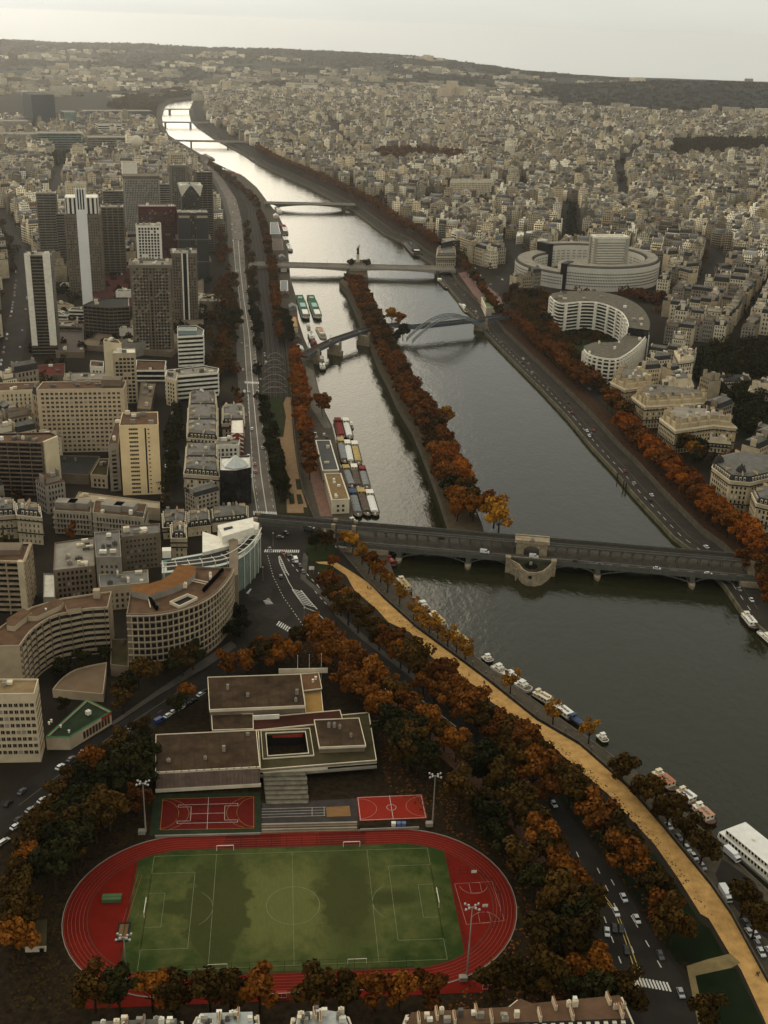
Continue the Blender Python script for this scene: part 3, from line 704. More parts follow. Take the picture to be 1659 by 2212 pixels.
# ---------------- foreground left: the two curved concrete buildings and their neighbours
eh = hgt(273, 1326, 1449)
fr = curve(G([(273,1326),(330,1325),(383,1316),(437,1297),(473,1271),(497,1241),(503,1226)], eh), 3); bk = G([(388,1223),(370,1241),(347,1254),(320,1262),(283,1267)], eh)
ep = ccw(fr+bk); c = centroid(ep); EXCL.append(offset(ep, -10))
rt = root('curved_office', (c[0], c[1], 0), 'brown concrete office block with convex grid facade and planted roof terrace', 'office building')
MB().prism(ep, 0, eh-1, top=False).ring(ep, offset(ep, .5), eh-1, eh).obj('wall', brownc, rt)
MB().prism(offset(ep, .5), eh-1.4, eh-1).obj('roof', roofb, rt)
ti = G([(388,1229),(374,1245),(350,1258),(322,1268),(284,1275),(283,1267),(320,1262),(347,1254),(370,1241),(388,1223)], eh)
pent = ccw(G([(385,1218),(423,1222),(421,1238),(400,1256),(370,1269),(335,1280),(325,1284),(283,1275),(284,1264),(320,1260),(347,1252),(368,1240)], eh+2.5))
MB().prism(pent, eh-1, eh+2.2, 0, 1).obj('penthouse', [grey, mat('rust_roofing', (.19, .085, .03), .95, .25, .3)], rt)
nb = 22; line = fr; Ls = along(line, 2.62, .9); bars = [(x, y, a) for x, y, a in Ls]
for f in range(8):
    z0 = eh-3.0-f*3.35
    if z0 < .5: break
    for k, (x, y, a) in enumerate(bars[1:-1]):
        if f > 5 and k > 20: continue
        nrm = (math.sin(a), -math.cos(a))
        inst(WM['brown'], 'window', rt, (x+nrm[0]*.1, y+nrm[1]*.1, z0-.9), a, (1.95, 1.5, 2.15))
for f in range(9):
    z = eh-3.35*f-.9
    if z < .3: break
    lo = off_line(line, -.75); b = MB(); hi = off_line(line, .2)
    b.prism(lo+hi[::-1], z-.12, z+.28); b.obj('floor_band', beige, rt)
b = MB()
for x, y, a in along(line, 2.62, 2.2):
    nrm = (math.sin(a), -math.cos(a)); b = MB(); b.rbox(x+nrm[0]*.35, y+nrm[1]*.35, .38, .8, 1, eh-.9, a); b.obj('facade_fin', beige, rt)
# roof terrace with shrubs, light well
lw = ccw(G([(366,1301),(405,1284),(427,1292),(388,1311)], eh))
MB().ring(lw, offset(lw, .4), eh-1.0, eh+.5).obj('light_well', cream2, rt); MB().prism(offset(lw, .4), eh-1.1, eh-.9).obj('light_well_floor', black, rt)
for a_, b_ in (((480,1232),(440,1275)), ((322,1290),(340,1317))):
    for x, y, a in along([g(*a_, eh), g(*b_, eh)], 1.7):
        MB().lathe(x, y, [(.3, eh-1), (.9, eh-.2), (.7, eh+.8), (.1, eh+1.6)], 7).obj('rooftop_shrub', FOL['green'], rt)
clutter(rt, ep, eh, 5, big=3)
for p, q in (((412,1254),(446,1262)), ((414,1250),(450,1258)), ((318,1282),(325,1312))):
    MB().tube((*g(*p, eh), eh), (*g(*q, eh), eh), .25).obj('roof_beam', cream2, rt)
MB().prism(G([(497,1245),(516,1250),(516,1330),(497,1335)], 0), 0, eh*.78).obj('stair_tower', brownc, rt)
# concave one
lh = hgt(233, 1311, 1409)
fr = curve(G([(42,1394),(67,1361),(100,1337),(123,1327),(150,1321),(187,1314),(233,1311)], lh), 3); bk = G([(241,1277),(200,1282),(133,1292),(70,1310),(20,1340),(-30,1375),(-30,1397)], lh)
lp = ccw(fr+bk); c = centroid(lp); EXCL.append(offset(lp, -10))
rt = root('curved_office', (c[0], c[1], 0), 'brown concrete apartment block with concave banded facade at left edge', 'office building')
MB().prism(lp, 0, lh-.8, top=False).ring(lp, offset(lp, .4), lh-.8, lh).obj('wall', beige, rt); MB().prism(offset(lp, .4), lh-1.2, lh-.8).obj('roof', roofb, rt)
b0 = off_line(fr, -.12)
nfl = 0
for f in range(9):
    z = lh-1.2-f*3.0
    if z < 1: break
    b = MB()
    for i in range(len(fr)-1):
        d = Vector(b0[i+1])-Vector(b0[i]); d.normalize(); b.pane(b0[i], b0[i+1], (d.y, -d.x), z-1.7, z-.1, .05)
    b.obj('window_strip', glass, rt)
    lo = off_line(fr, -.9); hi = off_line(fr, .05); MB().prism(lo+hi[::-1], z-2.95, z-1.75).obj('balcony_band', beige, rt)
for x, y, a in along(fr, 5.2, .3):
    nrm = (math.sin(a), -math.cos(a)); MB().rbox(x+nrm[0]*.5, y+nrm[1]*.5, .3, 1.3, 1, lh-.4, a).obj('facade_fin', brownc, rt)
for q in ([(60,1330),(118,1291),(137,1297),(132,1306),(80,1330)], [(14,1336),(50,1313),(68,1322),(30,1352),(14,1350)], [(140,1303),(172,1299),(175,1311),(146,1316)]):
    q = ccw(G(q, lh+2)); MB().prism(q, lh-1, lh+1.8, 0, 1).obj('penthouse', [beige, roofb], rt)
MB().rbox(*g(209,1283,lh+1), 3, 3, lh-1, lh+3.4, .1).obj('roof_hut', beige, rt); MB().lathe(*g(100,1325,lh), [(.4, lh-1), (.4, lh+2.4), (.5, lh+2.6)], 8).obj('flue', white, rt)
# quarter-round pavilion
b, p, h = bld('low pavilion with quarter-round tan roof between the two curved blocks', curve([(113,1489),(128,1470),(150,1452),(180,1440),(231,1430)], 2)+[(223,1499)], h=4.2, wall=beige, roof=mat('tan_roofing', (.19, .13, .08), .95, .15, .2), fac='plain', clut=0)
b, p, h = bld('dark connecting wing with flat roof beside the convex office', [(240,1380),(278,1380),(278,1440),(238,1435)], h=6, wall=brownc, roof=roofm, fac='plain', clut=1)
# hotel slab
b, p, h = bld('cream slab block with grid of square windows at the left edge', [(74,1498),(83,1466),(-60,1466),(-70,1500)], vb=1646, wall=mat('cream_panels', (.62,.50,.33), .85, .15, .2), roof=mat('ochre_roof', (.24, .17, .09), .95, .2, .2), name='apartment_block', pitch=2.05, fh=3.12, ww=1.5, wh=1.6, wm='beige', sill=.9, mg=.3, clut=3, base=3.2)
b, p, h = bld('low hall with dark green-edged roof and red end panel along the street', [(240,1537),(188,1511),(112,1580),(99,1592),(150,1592)], vb=1564, wall=cream, roof=mat('green_black_roof', (.022, .034, .018), .9, .3, .3), name='street_hall', fac='plain', clut=1)
MB().ring(offset(p, -.15), offset(p, .25), h-.05, h+.25).obj('green_coping', mat('green_trim', (.05, .17, .07), .7, .2, .5), b)
for i, a, b_, d, L, nrm, mid, vis in edges(p):
    if vis and nrm[0] > .2 and L > 15:
        n = 9
        for k in range(n):
            q = a+d*(L*(.3+.66*(k+.5)/n)); MB().rbox(q.x+nrm[0]*.06, q.y+nrm[1]*.06, L*.052, .1, 1.2, h-1.6, math.atan2(d.y, d.x)).obj('window', mat('brown_glass', (.07, .03, .015), .3, .2, .5), b)
        q = a+d*(L*.88) if (a.y < b_.y) else a+d*(L*.12)
        MB().rbox(q.x+nrm[0]*.08, q.y+nrm[1]*.08, L*.24, .12, h-1.5, h-.1, math.atan2(d.y, d.x)).obj('red_panel', red, b)
for u, v in ((106,1562),(111,1557),(131,1569),(149,1580)): MB().lathe(*g(u, v, h), [(.4, h-.6), (.4, h+.5), (.55, h+.6), (.1, h+.8)], 7).obj('roof_vent', white, b)
# balconied tower, left edge
b, p, h = bld('dark balconied tower with brown roof and pale corner pier at the left edge', [(50,1212),(64,1175),(-50,1175),(-60,1210)], vb=1325, wall=mat('balcony_fronts', (.34, .26, .17), .9, .3, .4), roof=roofb, name='residential_tower', fac='band', fh=2.9, bh=.95, out=1.2, fin=9, fw=.5, clut=5)
MB().rbox(*p[0], 1, 1, h, h+.5, 0).obj('roof_corner', beige, b)
MB().rbox(*g(45,1213,h), 3.0, 2.4, 0, h+.4, 0).obj('corner_pier', cream, b)
MB().rbox(*g(20,1188,h), 12, 9, h-.7, h+2.0, .1).obj('penthouse', brownc, b)
# white glazed roof strip
b, p, h = bld('narrow shed with white ribbed roof between dark courtyards', [(93,1290),(119,1290),(118,1238),(94,1238)], h=7, wall=grey, roof=white, fac='plain', clut=0, name='shed')
# glass cultural building
mh = hgt(530, 1183, 1267)
fr = curve(G([(349,1224),(433,1215),(493,1204),(530,1183),(553,1158),(562,1140)], mh), 3); bk = G([(540,1128),(505,1150),(480,1172),(430,1183),(349,1197)], mh)
mp_ = ccw(fr+bk); c = centroid(mp_); EXCL.append(offset(mp_, -8))
rt = root('glass_building', (c[0], c[1], 0), 'curved green glass cultural building with white steel frame at the junction', 'building')
MB().prism(mp_, 0, mh-3.5).obj('glass_wall', glassg, rt)
MB().prism(offset(mp_, 2.5), mh-3.5, mh-3.2).obj('roof', slate, rt)
fo = off_line(fr, -.35)
for z in np.arange(1.2, mh-3, 1.35): 
    b = MB()
    for i in range(len(fo)-1): b.tube((*fo[i], z), (*fo[i+1], z), .07, 4)
    b.obj('glazing_rail', grey, rt)
for off_, zz, r_ in ((-.6, mh, .32), (3.0, mh+.3, .22), (-.6, mh-3.3, .2)):
    l = off_line(fr, off_); b = MB()
    for i in range(len(l)-1): b.tube((*l[i], zz), (*l[i+1], zz), r_, 5)
    b.obj('roof_rim', white, rt)
for x, y, a in along(fr, 6.5, 1):
    nn = (math.sin(a), -math.cos(a)); b = MB(); b.tube((x+nn[0]*.6, y+nn[1]*.6, 0), (x+nn[0]*.6, y+nn[1]*.6, mh), .2, 5); b.tube((x+nn[0]*.6, y+nn[1]*.6, mh), (x-nn[0]*6, y-nn[1]*6, mh-.3), .16, 5); b.obj('steel_frame', white, rt)
wp = ccw(G([(437,1185),(505,1168),(556,1135),(560,1122),(547,1118),(480,1130),(470,1135),(470,1150),(437,1140)], mh+1))
MB().prism(wp, 0, mh-1.2).obj('rear_wing', white, rt)
up_ = ccw(G([(480,1160),(548,1140),(547,1118),(470,1135)], mh+3)); MB().prism(up_, mh-1.2, mh+3.2).obj('plant_room', white, rt)
up2 = ccw(G([(484,1147),(503,1142),(502,1138),(483,1142)], mh+3)); MB().prism(up2, mh+3.2, mh+3.5).obj('roof_grille', black, rt)
MB().rbox(*g(360,1190,mh), 4.5, 4.5, mh-3, mh+1, .2).obj('roof_hut', white, rt)
# grey quarter in the centre left
bld('grey zinc-roofed block with square roof hatch left of the glass building', [(207,1203),(262,1203),(258,1145),(203,1150)], vb=1290, wall=grey, roof=zinc, name='apartment_block', wm='grey', pitch=2.4, wh=1.7, clut=6)
bld('grey block with regular small windows behind the zinc-roofed block', [(262,1160),(345,1150),(345,1130),(262,1137)], vb=1235, wall=brownc, roof=zinc, name='apartment_block', wm='grey', pitch=2.1, wh=1.6, clut=5)
bld('grey angled block with long roof directly behind the convex office', [(216,1268),(321,1258),(320,1230),(213,1240)], vb=1320, wall=beige, roof=mat('grey_metal_roof', (.20, .19, .17), .6, .2, .2), name='apartment_block', wm='grey', pitch=2.7, clut=7)
bld('dark brick block with cluttered white rooftop left of the zinc-roofed block', [(115,1232),(205,1222),(203,1160),(118,1172)], vb=1296, wall=brownc, roof=grey, name='apartment_block', wm='brown', pitch=2.2, clut=12)
for k, (q, vb_, lb) in enumerate((([(115,1102),(197,1107),(196,1082),(125,1077)], 1152, 'long striped apartment block with two roof pavilions, left half'), ([(200,1107),(310,1118),(318,1088),(205,1080)], 1160, 'long striped apartment block beside the low wall, right half'))):
    b, p, h = bld(lb, q, vb=vb_, wall=mat('striped_render', (.36,.31,.23), .9, .25, .2), roof=roofb, name='apartment_block', wm='brown', pitch=1.9, ww=.9, wh=2.2, clut=4)
    for i, a, b_, d, L, nrm, mid, vis in edges(p):
        if vis and L > 12:
            for f in range(1, int(h/3.1)): MB().rbox(mid.x+nrm[0]*.4, mid.y+nrm[1]*.4, L, .8, f*3.1+.1, f*3.1+.25, math.atan2(d.y, d.x)).obj('balcony_slab', grey, b)
    for s in (.27, .73):
        P0 = Vector(p[0])+(Vector(p[1])-Vector(p[0]))*s; q = centroid(p); MB().rbox(q[0]+(s-.5)*16, q[1], 12, 7, h-.7, h+3, math.atan2(p[1][1]-p[0][1], p[1][0]-p[0][0])).obj('roof_pavilion', grey, b)
haus('tall narrow cream house with bow windows at the left edge', [(35,1100),(88,1105),(85,1083),(32,1080)], vb=1172)
haus('old cream house with dark slate roof at the far left edge', [(-40,1105),(33,1100),(30,1072),(-40,1074)], vb=1168)
haus('little cream house with dormered slate roof standing alone behind the glass building', [(370,1150),(402,1150),(400,1122),(368,1122)], vb=1205)
haus('cream townhouse row behind the glass building, left part', [(352,1128),(402,1126),(404,1098),(350,1098)], vb=1165)
haus('cream townhouse row behind the glass building, middle part', [(405,1128),(455,1122),(452,1094),(406,1096)], vb=1160)
haus('cream townhouse row behind the glass building, beside the viaduct end', [(458,1120),(535,1112),(535,1085),(455,1092)], vb=1150)
# beige school wall strip and buildings below the slabs
bld('long low beige building with ridge roof across the street below the slabs', [(160,1080),(345,1098),(345,1084),(170,1062)], h=8, wall=beige, roof=beige, fac='plain', clut=3)
# ---------------- the slabs
def slab(label, pts, vb, **kw): return bld(label, pts, vb=vb, name='apartment_block', **kw)
pn = mat('cream_slab', (.68, .57, .38), .85, .12, .1)
b, p, h = slab('wide beige slab block with dense grid of small dark windows', [(78,841),(267,839),(273,822),(92,824)], 978, wall=mat('grid_slab', (.56, .44, .29), .85, .12, .1), roof=roofb, wm='beige', pitch=3.1, ww=1.9, wh=1.5, fh=3.05, mg=1.5, indiv=True, clut=7)
MB().rbox(*g(242,829,h), 13, 8, h-.5, h+4, .05).obj('plant_room', brownc, b)
slab('yellow-beige slab wing with tall window strips left of the wide slab', [(-60,846),(80,841),(80,824),(-60,828)], 915, wall=pn, roof=roofb, wm='beige', pitch=3.0, ww=1.1, wh=1.9, fh=3.0, indiv=True, clut=4)
b, p, h = slab('yellow tower block with single column of ribbon windows', [(257,919),(342,917),(341,889),(264,891)], 1070, wall=mat('yellow_concrete', (.80, .61, .34), .85, .1, .08), roof=roofb, fac='plain', clut=6)
for i, a, b_, d, L, nrm, mid, vis in edges(p):
    if vis and nrm[1] < -.7:
        for f in range(16):
            z = h-3.2-f*2.75
            for k in range(5):
                q = a+d*(L*(.24+.046*k)+.5); inst(WM['beige'], 'window', b, (q.x+nrm[0]*.03, q.y+nrm[1]*.03, z), math.atan2(d.y, d.x), (1.0, 1, 1.2))
            q = a+d*(L*.74); inst(WM['brown'], 'window', b, (q.x+nrm[0]*.03, q.y+nrm[1]*.03, z), math.atan2(d.y, d.x), (1.0, 1, .7))
        q = a+d*(L*.66); MB().rbox(q.x+nrm[0]*.05, q.y+nrm[1]*.05, .9, .1, 1, h-2, math.atan2(d.y, d.x)).obj('window_slot', black, b)
slab('lower grey stair wing attached left of the yellow tower', [(233,960),(256,958),(262,905),(250,905)], 1062, wall=grey, roof=roofb, wm='brown', pitch=3.4, ww=2.6, wh=1.4, fh=2.75, mg=.2, clut=2)
b, p, h = slab('dark balconied slab with white end wall at the left edge', [(89,956),(122,942),(110,935),(-50,938),(-60,952)], 1070, wall=mat('balcony_grid', (.18, .13, .09), .9, .3, .3), roof=roofb, fac='band', fh=2.8, bh=.8, out=.9, fin=6.5, fw=.25, clut=8)
for i, a, b_, d, L, nrm, mid, vis in edges(p):
    if nrm[0] > .35 and vis: MB().rbox(mid.x+nrm[0]*1.2, mid.y+nrm[1]*1.2, L*.9, 1.4, 0, h+.6, math.atan2(d.y, d.x)).obj('end_wall', pn, b)
bld('dark flat roof of a low hall between the slabs with four skylights', [(128,1022),(192,1025),(216,985),(125,983)], h=7, wall=brownc, roof=slate, fac='plain', clut=2)
bld('beige low annex with window row behind the yellow tower', [(195,1024),(232,1027),(236,990),(215,990)], h=9, wall=beige, roof=roofm, wm='brown', clut=2)
slab('brown block with two white ribbons of rooftop units behind the yellow tower', [(296,882),(325,884),(336,828),(305,826)], 905, wall=brownc, roof=brownc, wm='brown', clut=10)
slab('tall beige twin apartment tower, right slab with balcony grid', [(243,763),(293,762),(292,752),(243,752)], 872, wall=beige, roof=white, wm='beige', pitch=2.9, ww=2.1, wh=1.8, fh=3.0, indiv=False, clut=3)
slab('tall pale windowless tower slab beside the balcony grid tower', [(223,737),(243,740),(262,742),(255,733),(225,731)], 860, wall=pn, roof=roofb, fac='plain', clut=3)
slab('white-edged low office with brown terraces behind the twin tower', [(194,790),(224,792),(224,780),(196,778)], 815, wall=white, roof=roofb, wm='brown', indiv=False, clut=1)
slab('long beige building with chimneys below the brown podium', [(136,820),(240,818),(245,804),(140,806)], 838, wall=beige, roof=grey, wm='grey', indiv=False, clut=6)
slab('white banded office with brown terrace above dark glazing', [(294,800),(355,800),(358,780),(296,778)], 825, wall=white, roof=roofb, fac='band', fh=4, bh=1.2, clut=2)
b, p, h = slab('white curved-cornered office with long dark ribbon windows by the avenue', [(384,812),(470,805),(472,796),(440,790),(360,800),(357,812)], 868, wall=white, roof=grey, fac='band', fh=3.4, bh=1.6, out=.35, clut=7)
slab('pale end block of the white office facing the shaded street', [(357,815),(380,822),(384,805),(360,800)], 874, wall=pn, roof=grey, wm='beige', indiv=False, clut=1)
b, p, h = slab('white banded office tower with pale teal end panel', [(384,727),(438,724),(440,713),(425,704),(384,705)], 800, wall=white, roof=zinc, fac='band', fh=3.5, bh=1.7, out=.35, clut=5)
hh = h
q = boxpoly(386, 424, 714, hh+3, 8); MB().prism(q, 0, hh+3).obj('teal_panel', mat('teal_panels', (.22, .29, .27), .5, .08, .05), b); MB().ring(offset(q, -.2), offset(q, .3), hh+3, hh+3.6).obj('white_coping', white, b)
# ---------------- riverside towers
def tower(label, uL, uR, v, vb, depth, wall, roof=grey, vR=None, h=None, **kw):
    if h is None: h = hgt(uL, v, vb)
    p = boxpoly(uL, uR, v, h, depth, vR)
    return bld(label, None, h=h, poly=p, wall=wall, roof=roof, name='tower_block', indiv=False, **kw)
tw = mat('tower_brown', (.150, .122, .088), .85, .15, .05); tg = mat('tower_grey', (.175, .155, .125), .85, .15, .05)
def strips(b, p, h, fr_list, mt, z0=0, z1=None, o=.8, name='facade_strip'):
    for i, a, b_, d, L, nrm, mid, vis in edges(p):
        if vis and nrm[1] < -.7:
            for s0, s1 in fr_list:
                q = a+d*(L*(s0+s1)/2); MB().rbox(q.x+nrm[0]*o/2, q.y+nrm[1]*o/2, L*(s1-s0), o, z0, z1 or h+.4, math.atan2(d.y, d.x)).obj(name, mt, b)
b, p, h = tower('slim tower with two blank white flanks and dark balcony column', 52, 109, 552, 768, 22, tw, fac='band', fh=2.8, bh=1.0, out=.3, clut=8)
strips(b, p, h, [(0, .22), (.70, .98)], white, 9, h+2)
for s in (.11, .84):
    for i, a, b_, d, L, nrm, mid, vis in edges(p):
        if vis and nrm[1] < -.7: q = a+d*(L*s); MB().loft([(q.x-L*.12, q.y-1), (q.x+L*.12, q.y-1), (q.x+L*.12, q.y+1), (q.x-L*.12, q.y+1)][::1], 9, [(q.x-L*.12, q.y-1), (q.x+L*.12, q.y-1), (q.x+L*.12, q.y+1), (q.x-L*.12, q.y+1)], 9.2, 0, 0).obj('flank_foot', white, b)
tower('pale grey ribbed tower rising behind the slim white-flanked tower', 78, 120, 418, 590, 24, tg, fac='band', fh=2.9, bh=1.4, fin=7, clut=4)
b, p, h = tower('brown tower with white striped crown behind the white shaft', 138, 217, 463, 640, 26, tw, pitch=2.4, ww=1.1, wh=1.6, fh=2.9, wm='brown', clut=3)
q = offset(p, 2.5); MB().prism(q, h-.7, h+16).obj('crown', black, b)
for i, a, b_, d, L, nrm, mid, vis in edges(q):
    n = 7 if L > 25 else 5
    for k in range(n):
        s = a+d*(L*(k+.5)/n); MB().rbox(s.x+nrm[0]*.4, s.y+nrm[1]*.4, L/n*.5, .9, h+.3, h+16.6, math.atan2(d.y, d.x)).obj('crown_fin', white, b)
MB().prism(offset(q, -.3), h+16, h+16.6).obj('crown_roof', white, b)
sh_ = hgt(163, 406, 687); sp_ = boxpoly(161, 184, 408, sh_, 7); c = centroid(sp_)
rt = root('white_chimney_tower', (c[0], c[1], 0), 'tall plain white shaft with striped top in front of brown tower', 'chimney'); EXCL.append(offset(sp_, -8))
MB().prism(sp_, 0, sh_-19).obj('shaft', mat('bright_white', (.80, .78, .74), .6, .05, .05), rt); MB().prism(offset(sp_, .8), sh_-19, sh_-1).obj('crown', black, rt)
for i, a, b_, d, L, nrm, mid, vis in edges(sp_):
    n = 4 if L > 8 else 3
    for k in range(n): s = a+d*(L*(k+.5)/n); MB().rbox(s.x-nrm[0]*.4, s.y-nrm[1]*.4, L/n*.45, .8, sh_-19, sh_, math.atan2(d.y, d.x)).obj('crown_fin', mat('bright_white', None), rt)
b, p, h = tower('dark brown ribbed tower overhanging a narrow base', 218, 266, 448, 605, 24, tw, z0=9, fac='band', fh=2.9, bh=1.0, out=.2, fin=5.5, fw=.9, clut=4)
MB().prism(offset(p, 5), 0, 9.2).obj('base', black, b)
b, p, h = tower('broad pale tower with fine vertical window pattern at the back', 266, 344, 386, 530, 22, mat('pale_tower', (.32, .30, .25), .8, .1, .05), pitch=2.0, ww=.9, wh=2.0, fh=2.9, wm='grey', clut=3)
MB().prism(offset(p, -.6), h-.2, h+3.4).obj('dark_attic', tw, b)
b, p, h = tower('wine-red hotel tower with fine pale dot grid', 299, 381, 446, 600, 20, mat('wine_red', (.085, .014, .016), .6, .15, .1), pitch=2.9, ww=1.9, wh=1.9, fh=2.9, wm='brown', clut=6)
b, p, h = tower('white grid-fronted tower with square dark windows before the red hotel', 293, 348, 488, 645, 17, mat('grid_white', (.80,.76,.65), .6, .08, .1), pitch=3.1, ww=2.1, wh=2.2, fh=3.05, wm='white', clut=10)
b, p, h = tower('large brown apartment tower with chamfered roof and white window blinds', 280, 368, 574, 765, 26, tw, pitch=2.7, ww=1.8, wh=1.7, fh=2.8, wm='brown', clut=9)
strips(b, p, h, [(.43, .47), (.53, .57)], tw, 4, h-3, 1.4, 'facade_rib'); MB().ring(offset(p, -1), offset(p, .5), h-2, h+.9).obj('roof_band', tg, b)
bl = MB(); rb_ = random.Random(5)
for i, a, b_, d, L, nrm, mid, vis in edges(p):
    if vis and nrm[1] < -.7:
        for f in range(27):
            for k in range(12):
                if rb_.random() < .38:
                    q = a+d*(L*(.06+.08*k)); 
                    if .42 < (.06+.08*k) < .58: continue
                    bl.pane(q-d*.8, q+d*.8, nrm, 2.9+f*2.8, 4.1+f*2.8, .14)
bl.obj('blinds', grey, b, kind='stuff')
b, p, h = tower('dark tower with twin white vertical stripes and penthouse terrace', 369, 425, 548, 700, 24, tw, pitch=2.4, ww=1.2, wh=1.6, fh=2.8, wm='brown', clut=8)
strips(b, p, h, [(.40, .455), (.60, .655)], white, 2, h+.4, .9, 'white_stripe'); MB().ring(offset(p, -.3), offset(p, .6), h-.7, h+.6).obj('roof_band', tg, b)
strips(b, p, h, [(.46, .595)], black, 2, h, .3, 'dark_strip')
dkt = mat('dark_tower', (.022, .022, .018), .4, .2, .1, .5)
b, p, h = tower('black tower with two tan roof caps and belt courses', 384, 449, 460, 610, 26, dkt, pitch=2.3, ww=1.4, wh=1.8, fh=2.9, wm='brown', clut=6)
strips(b, p, h, [(0, .4), (.6, 1)], dkt, 0, h+1, 2.6, 'projecting_bay'); strips(b, p, h+3, [(.02, .38), (.62, .98)], beige, h-5, h-2.5, 3.0, 'tan_cap')
for z in (h*.62, h*.3): MB().ring(offset(p, -2.9), offset(p, .1), z, z+1.0).obj('belt_course', tg, b)
b, p, h = tower('black tower with faceted white diamond crown', 392, 432, 402, 580, 18, dkt, pitch=2.3, ww=1.3, wh=1.8, fh=2.9, wm='brown', clut=2)
p4 = p[:4]; cc = centroid(p4)
for i, a, b_, d, L, nrm, mid, vis in edges(p4):
    for s in (0, 1):
        e0 = a if s == 0 else b_; b2 = MB(); o = Vector(nrm)*3.2
        b2.add([(e0.x, e0.y, h-12), (e0.x+o.x+(-d.x if s == 0 else d.x)*2, e0.y+o.y+(-d.y if s == 0 else d.y)*2, h+1), (mid.x, mid.y, h+2), (e0.x, e0.y, h+2)], [(0, 2, 1), (1, 2, 3), (0, 1, 3), (0, 3, 2)]); b2.obj('crown_facet', white, b)
tower('dark green-brown tower behind the diamond crown with banded flank', 424, 458, 372, 545, 20, tw, fac='band', fh=2.9, bh=.9, fin=6, clut=3)
tower('brown gridded tower at the back beside the diamond crown', 367, 403, 357, 540, 20, tg, pitch=2.4, ww=1.4, wh=1.8, fh=2.9, wm='brown', clut=5)
tower('narrow grey slab behind the brown crowned tower, left of it', 121, 139, 462, 590, 20, tg, fac='band', fh=2.9, bh=1.2, clut=3)
tower('pale slim slab between the broad pale tower and the gridded tower', 345, 366, 398, 520, 20, mat('pale_tower', None), fac='band', fh=2.9, bh=1.3, clut=3)
tower('pale stepped tower furthest back on the river side', 366, 402, 330, 480, 20, cream, pitch=2.6, ww=1.5, wh=1.7, fh=3, wm='beige', clut=3)
tower('plain grey tower block behind the broad pale tower', 222, 265, 413, 520, 22, tg, fac='band', fh=3, bh=1.4, clut=6)
tower('blank white tower behind the white shaft', 140, 186, 396, 500, 20, pn, pitch=3, ww=1, wh=1.3, fh=3, wm='beige', clut=3)
tower('white blank-ended block in front of the tethered balloon', 264, 296, 352, 420, 24, white, fac='plain', clut=2)
b, p, h = bld('low curved brown office with ribbon windows at the towers foot', [(180,659),(200,650),(235,643),(278,643),(279,662),(235,664)], vb=727, wall=tw, roof=slate, name='office_block', fac='band', fh=3.2, bh=1.2, out=.2, fin=4, fw=.3, clut=2)
bld('plaza roof deck with white parapet winding around planting', [(118,660),(168,670),(168,690),(118,705)], h=5, wall=white, roof=mat('deck_roof', (.12,.10,.085), .9, .2, .2), fac='plain', clut=4, name='podium')
bld('brown flat podium between the white shaft and curved office', [(118,700),(180,698),(182,760),(120,760)], h=5.5, wall=brownc, roof=mat('deck_roof', None), fac='plain', clut=3, name='podium')
bld('red-leaved brown podium roof left of the long beige building', [(66,790),(140,784),(140,808),(70,812)], h=6, wall=brownc, roof=mat('red_podium', (.11,.03,.022), .9, .4, .3), fac='plain', clut=2, name='podium')
bld('podium roof in dark brown below the big apartment tower', [(182,745),(370,760),(440,700),(440,600),(182,735)], h=5, wall=brownc, roof=brownc, fac='plain', clut=14, name='podium')
bld('dark podium between the rear towers with red terrace', [(180,600),(370,560),(430,620),(370,700),(200,640)], h=5.2, wall=brownc, roof=mat('maroon_deck', (.09,.03,.025), .9, .4, .2), fac='plain', clut=12, name='podium')
bld('small white riverside block beside the avenue', [(436,572),(445,572),(446,548),(437,548)], h=14, wall=white, roof=white, wm='white', indiv=False, clut=1)
EXCL.append(G([(45,790),(45,690),(120,640),(300,575),(380,560),(480,500),(500,850),(360,880),(350,900),(300,830),(130,780)]))
rf_ = random.Random(77)
for k in range(26):                     # low terraces, pavilions and plant decks filling the foot of the towers
    u, v = rf_.uniform(70, 440), rf_.uniform(600, 800)
    if (v > 690 and 270 < u < 380) or (u > 380 and v > 690): continue
    x, y = g(u, v); h_ = rf_.uniform(6, 13); q = ccw([(x+dx, y+dy) for dx, dy in ((0, 0), (rf_.uniform(10, 24), 1), (rf_.uniform(10, 22), rf_.uniform(9, 18)), (0, rf_.uniform(9, 16)))])
    kk = rf_.randrange(4); bld('low %s flat-roofed block at the foot of the riverside towers' % ['cream', 'brown', 'grey', 'white'][kk], None, h=h_, poly=q, wall=[cream, brownc, grey, white][kk], roof=[roofb, grey, slate, roofg][kk], fac='band' if k % 2 else 'plain', fh=3.1, bh=1.2, clut=3, name='podium_block', group='low %s blocks among the towers' % ['cream', 'brown', 'grey', 'white'][kk])
# glass corner building with pyramid roof
b, p, h = bld('dark glass corner building with faceted glass pyramid on its roof', [(510,1017),(541,1010),(540,985),(476,988),(476,1016)], vb=1095, wall=glass, roof=white, name='corner_building', fac='band', fh=3.4, bh=.35, out=.15, fin=3.2, fw=.12, clut=0)
q = centroid(p); bb = MB()
n = 8; rg = [(q[0]+8*math.cos(2*math.pi*i/n), q[1]+8*math.sin(2*math.pi*i/n)) for i in range(n)]
for i in range(n):
    j = (i+1) % n; MB().add([(*rg[i], h), (*rg[j], h), (q[0], q[1], h+6)], [(0, 1, 2)]).obj('pyramid_panel', mat('silver_panel', (.5, .52, .5), .35, .1, .3, .5), b)
for i in range(n): MB().tube((*rg[i], h), (q[0], q[1], h+6.1), .15, 4).obj('pyramid_rib', white, b)
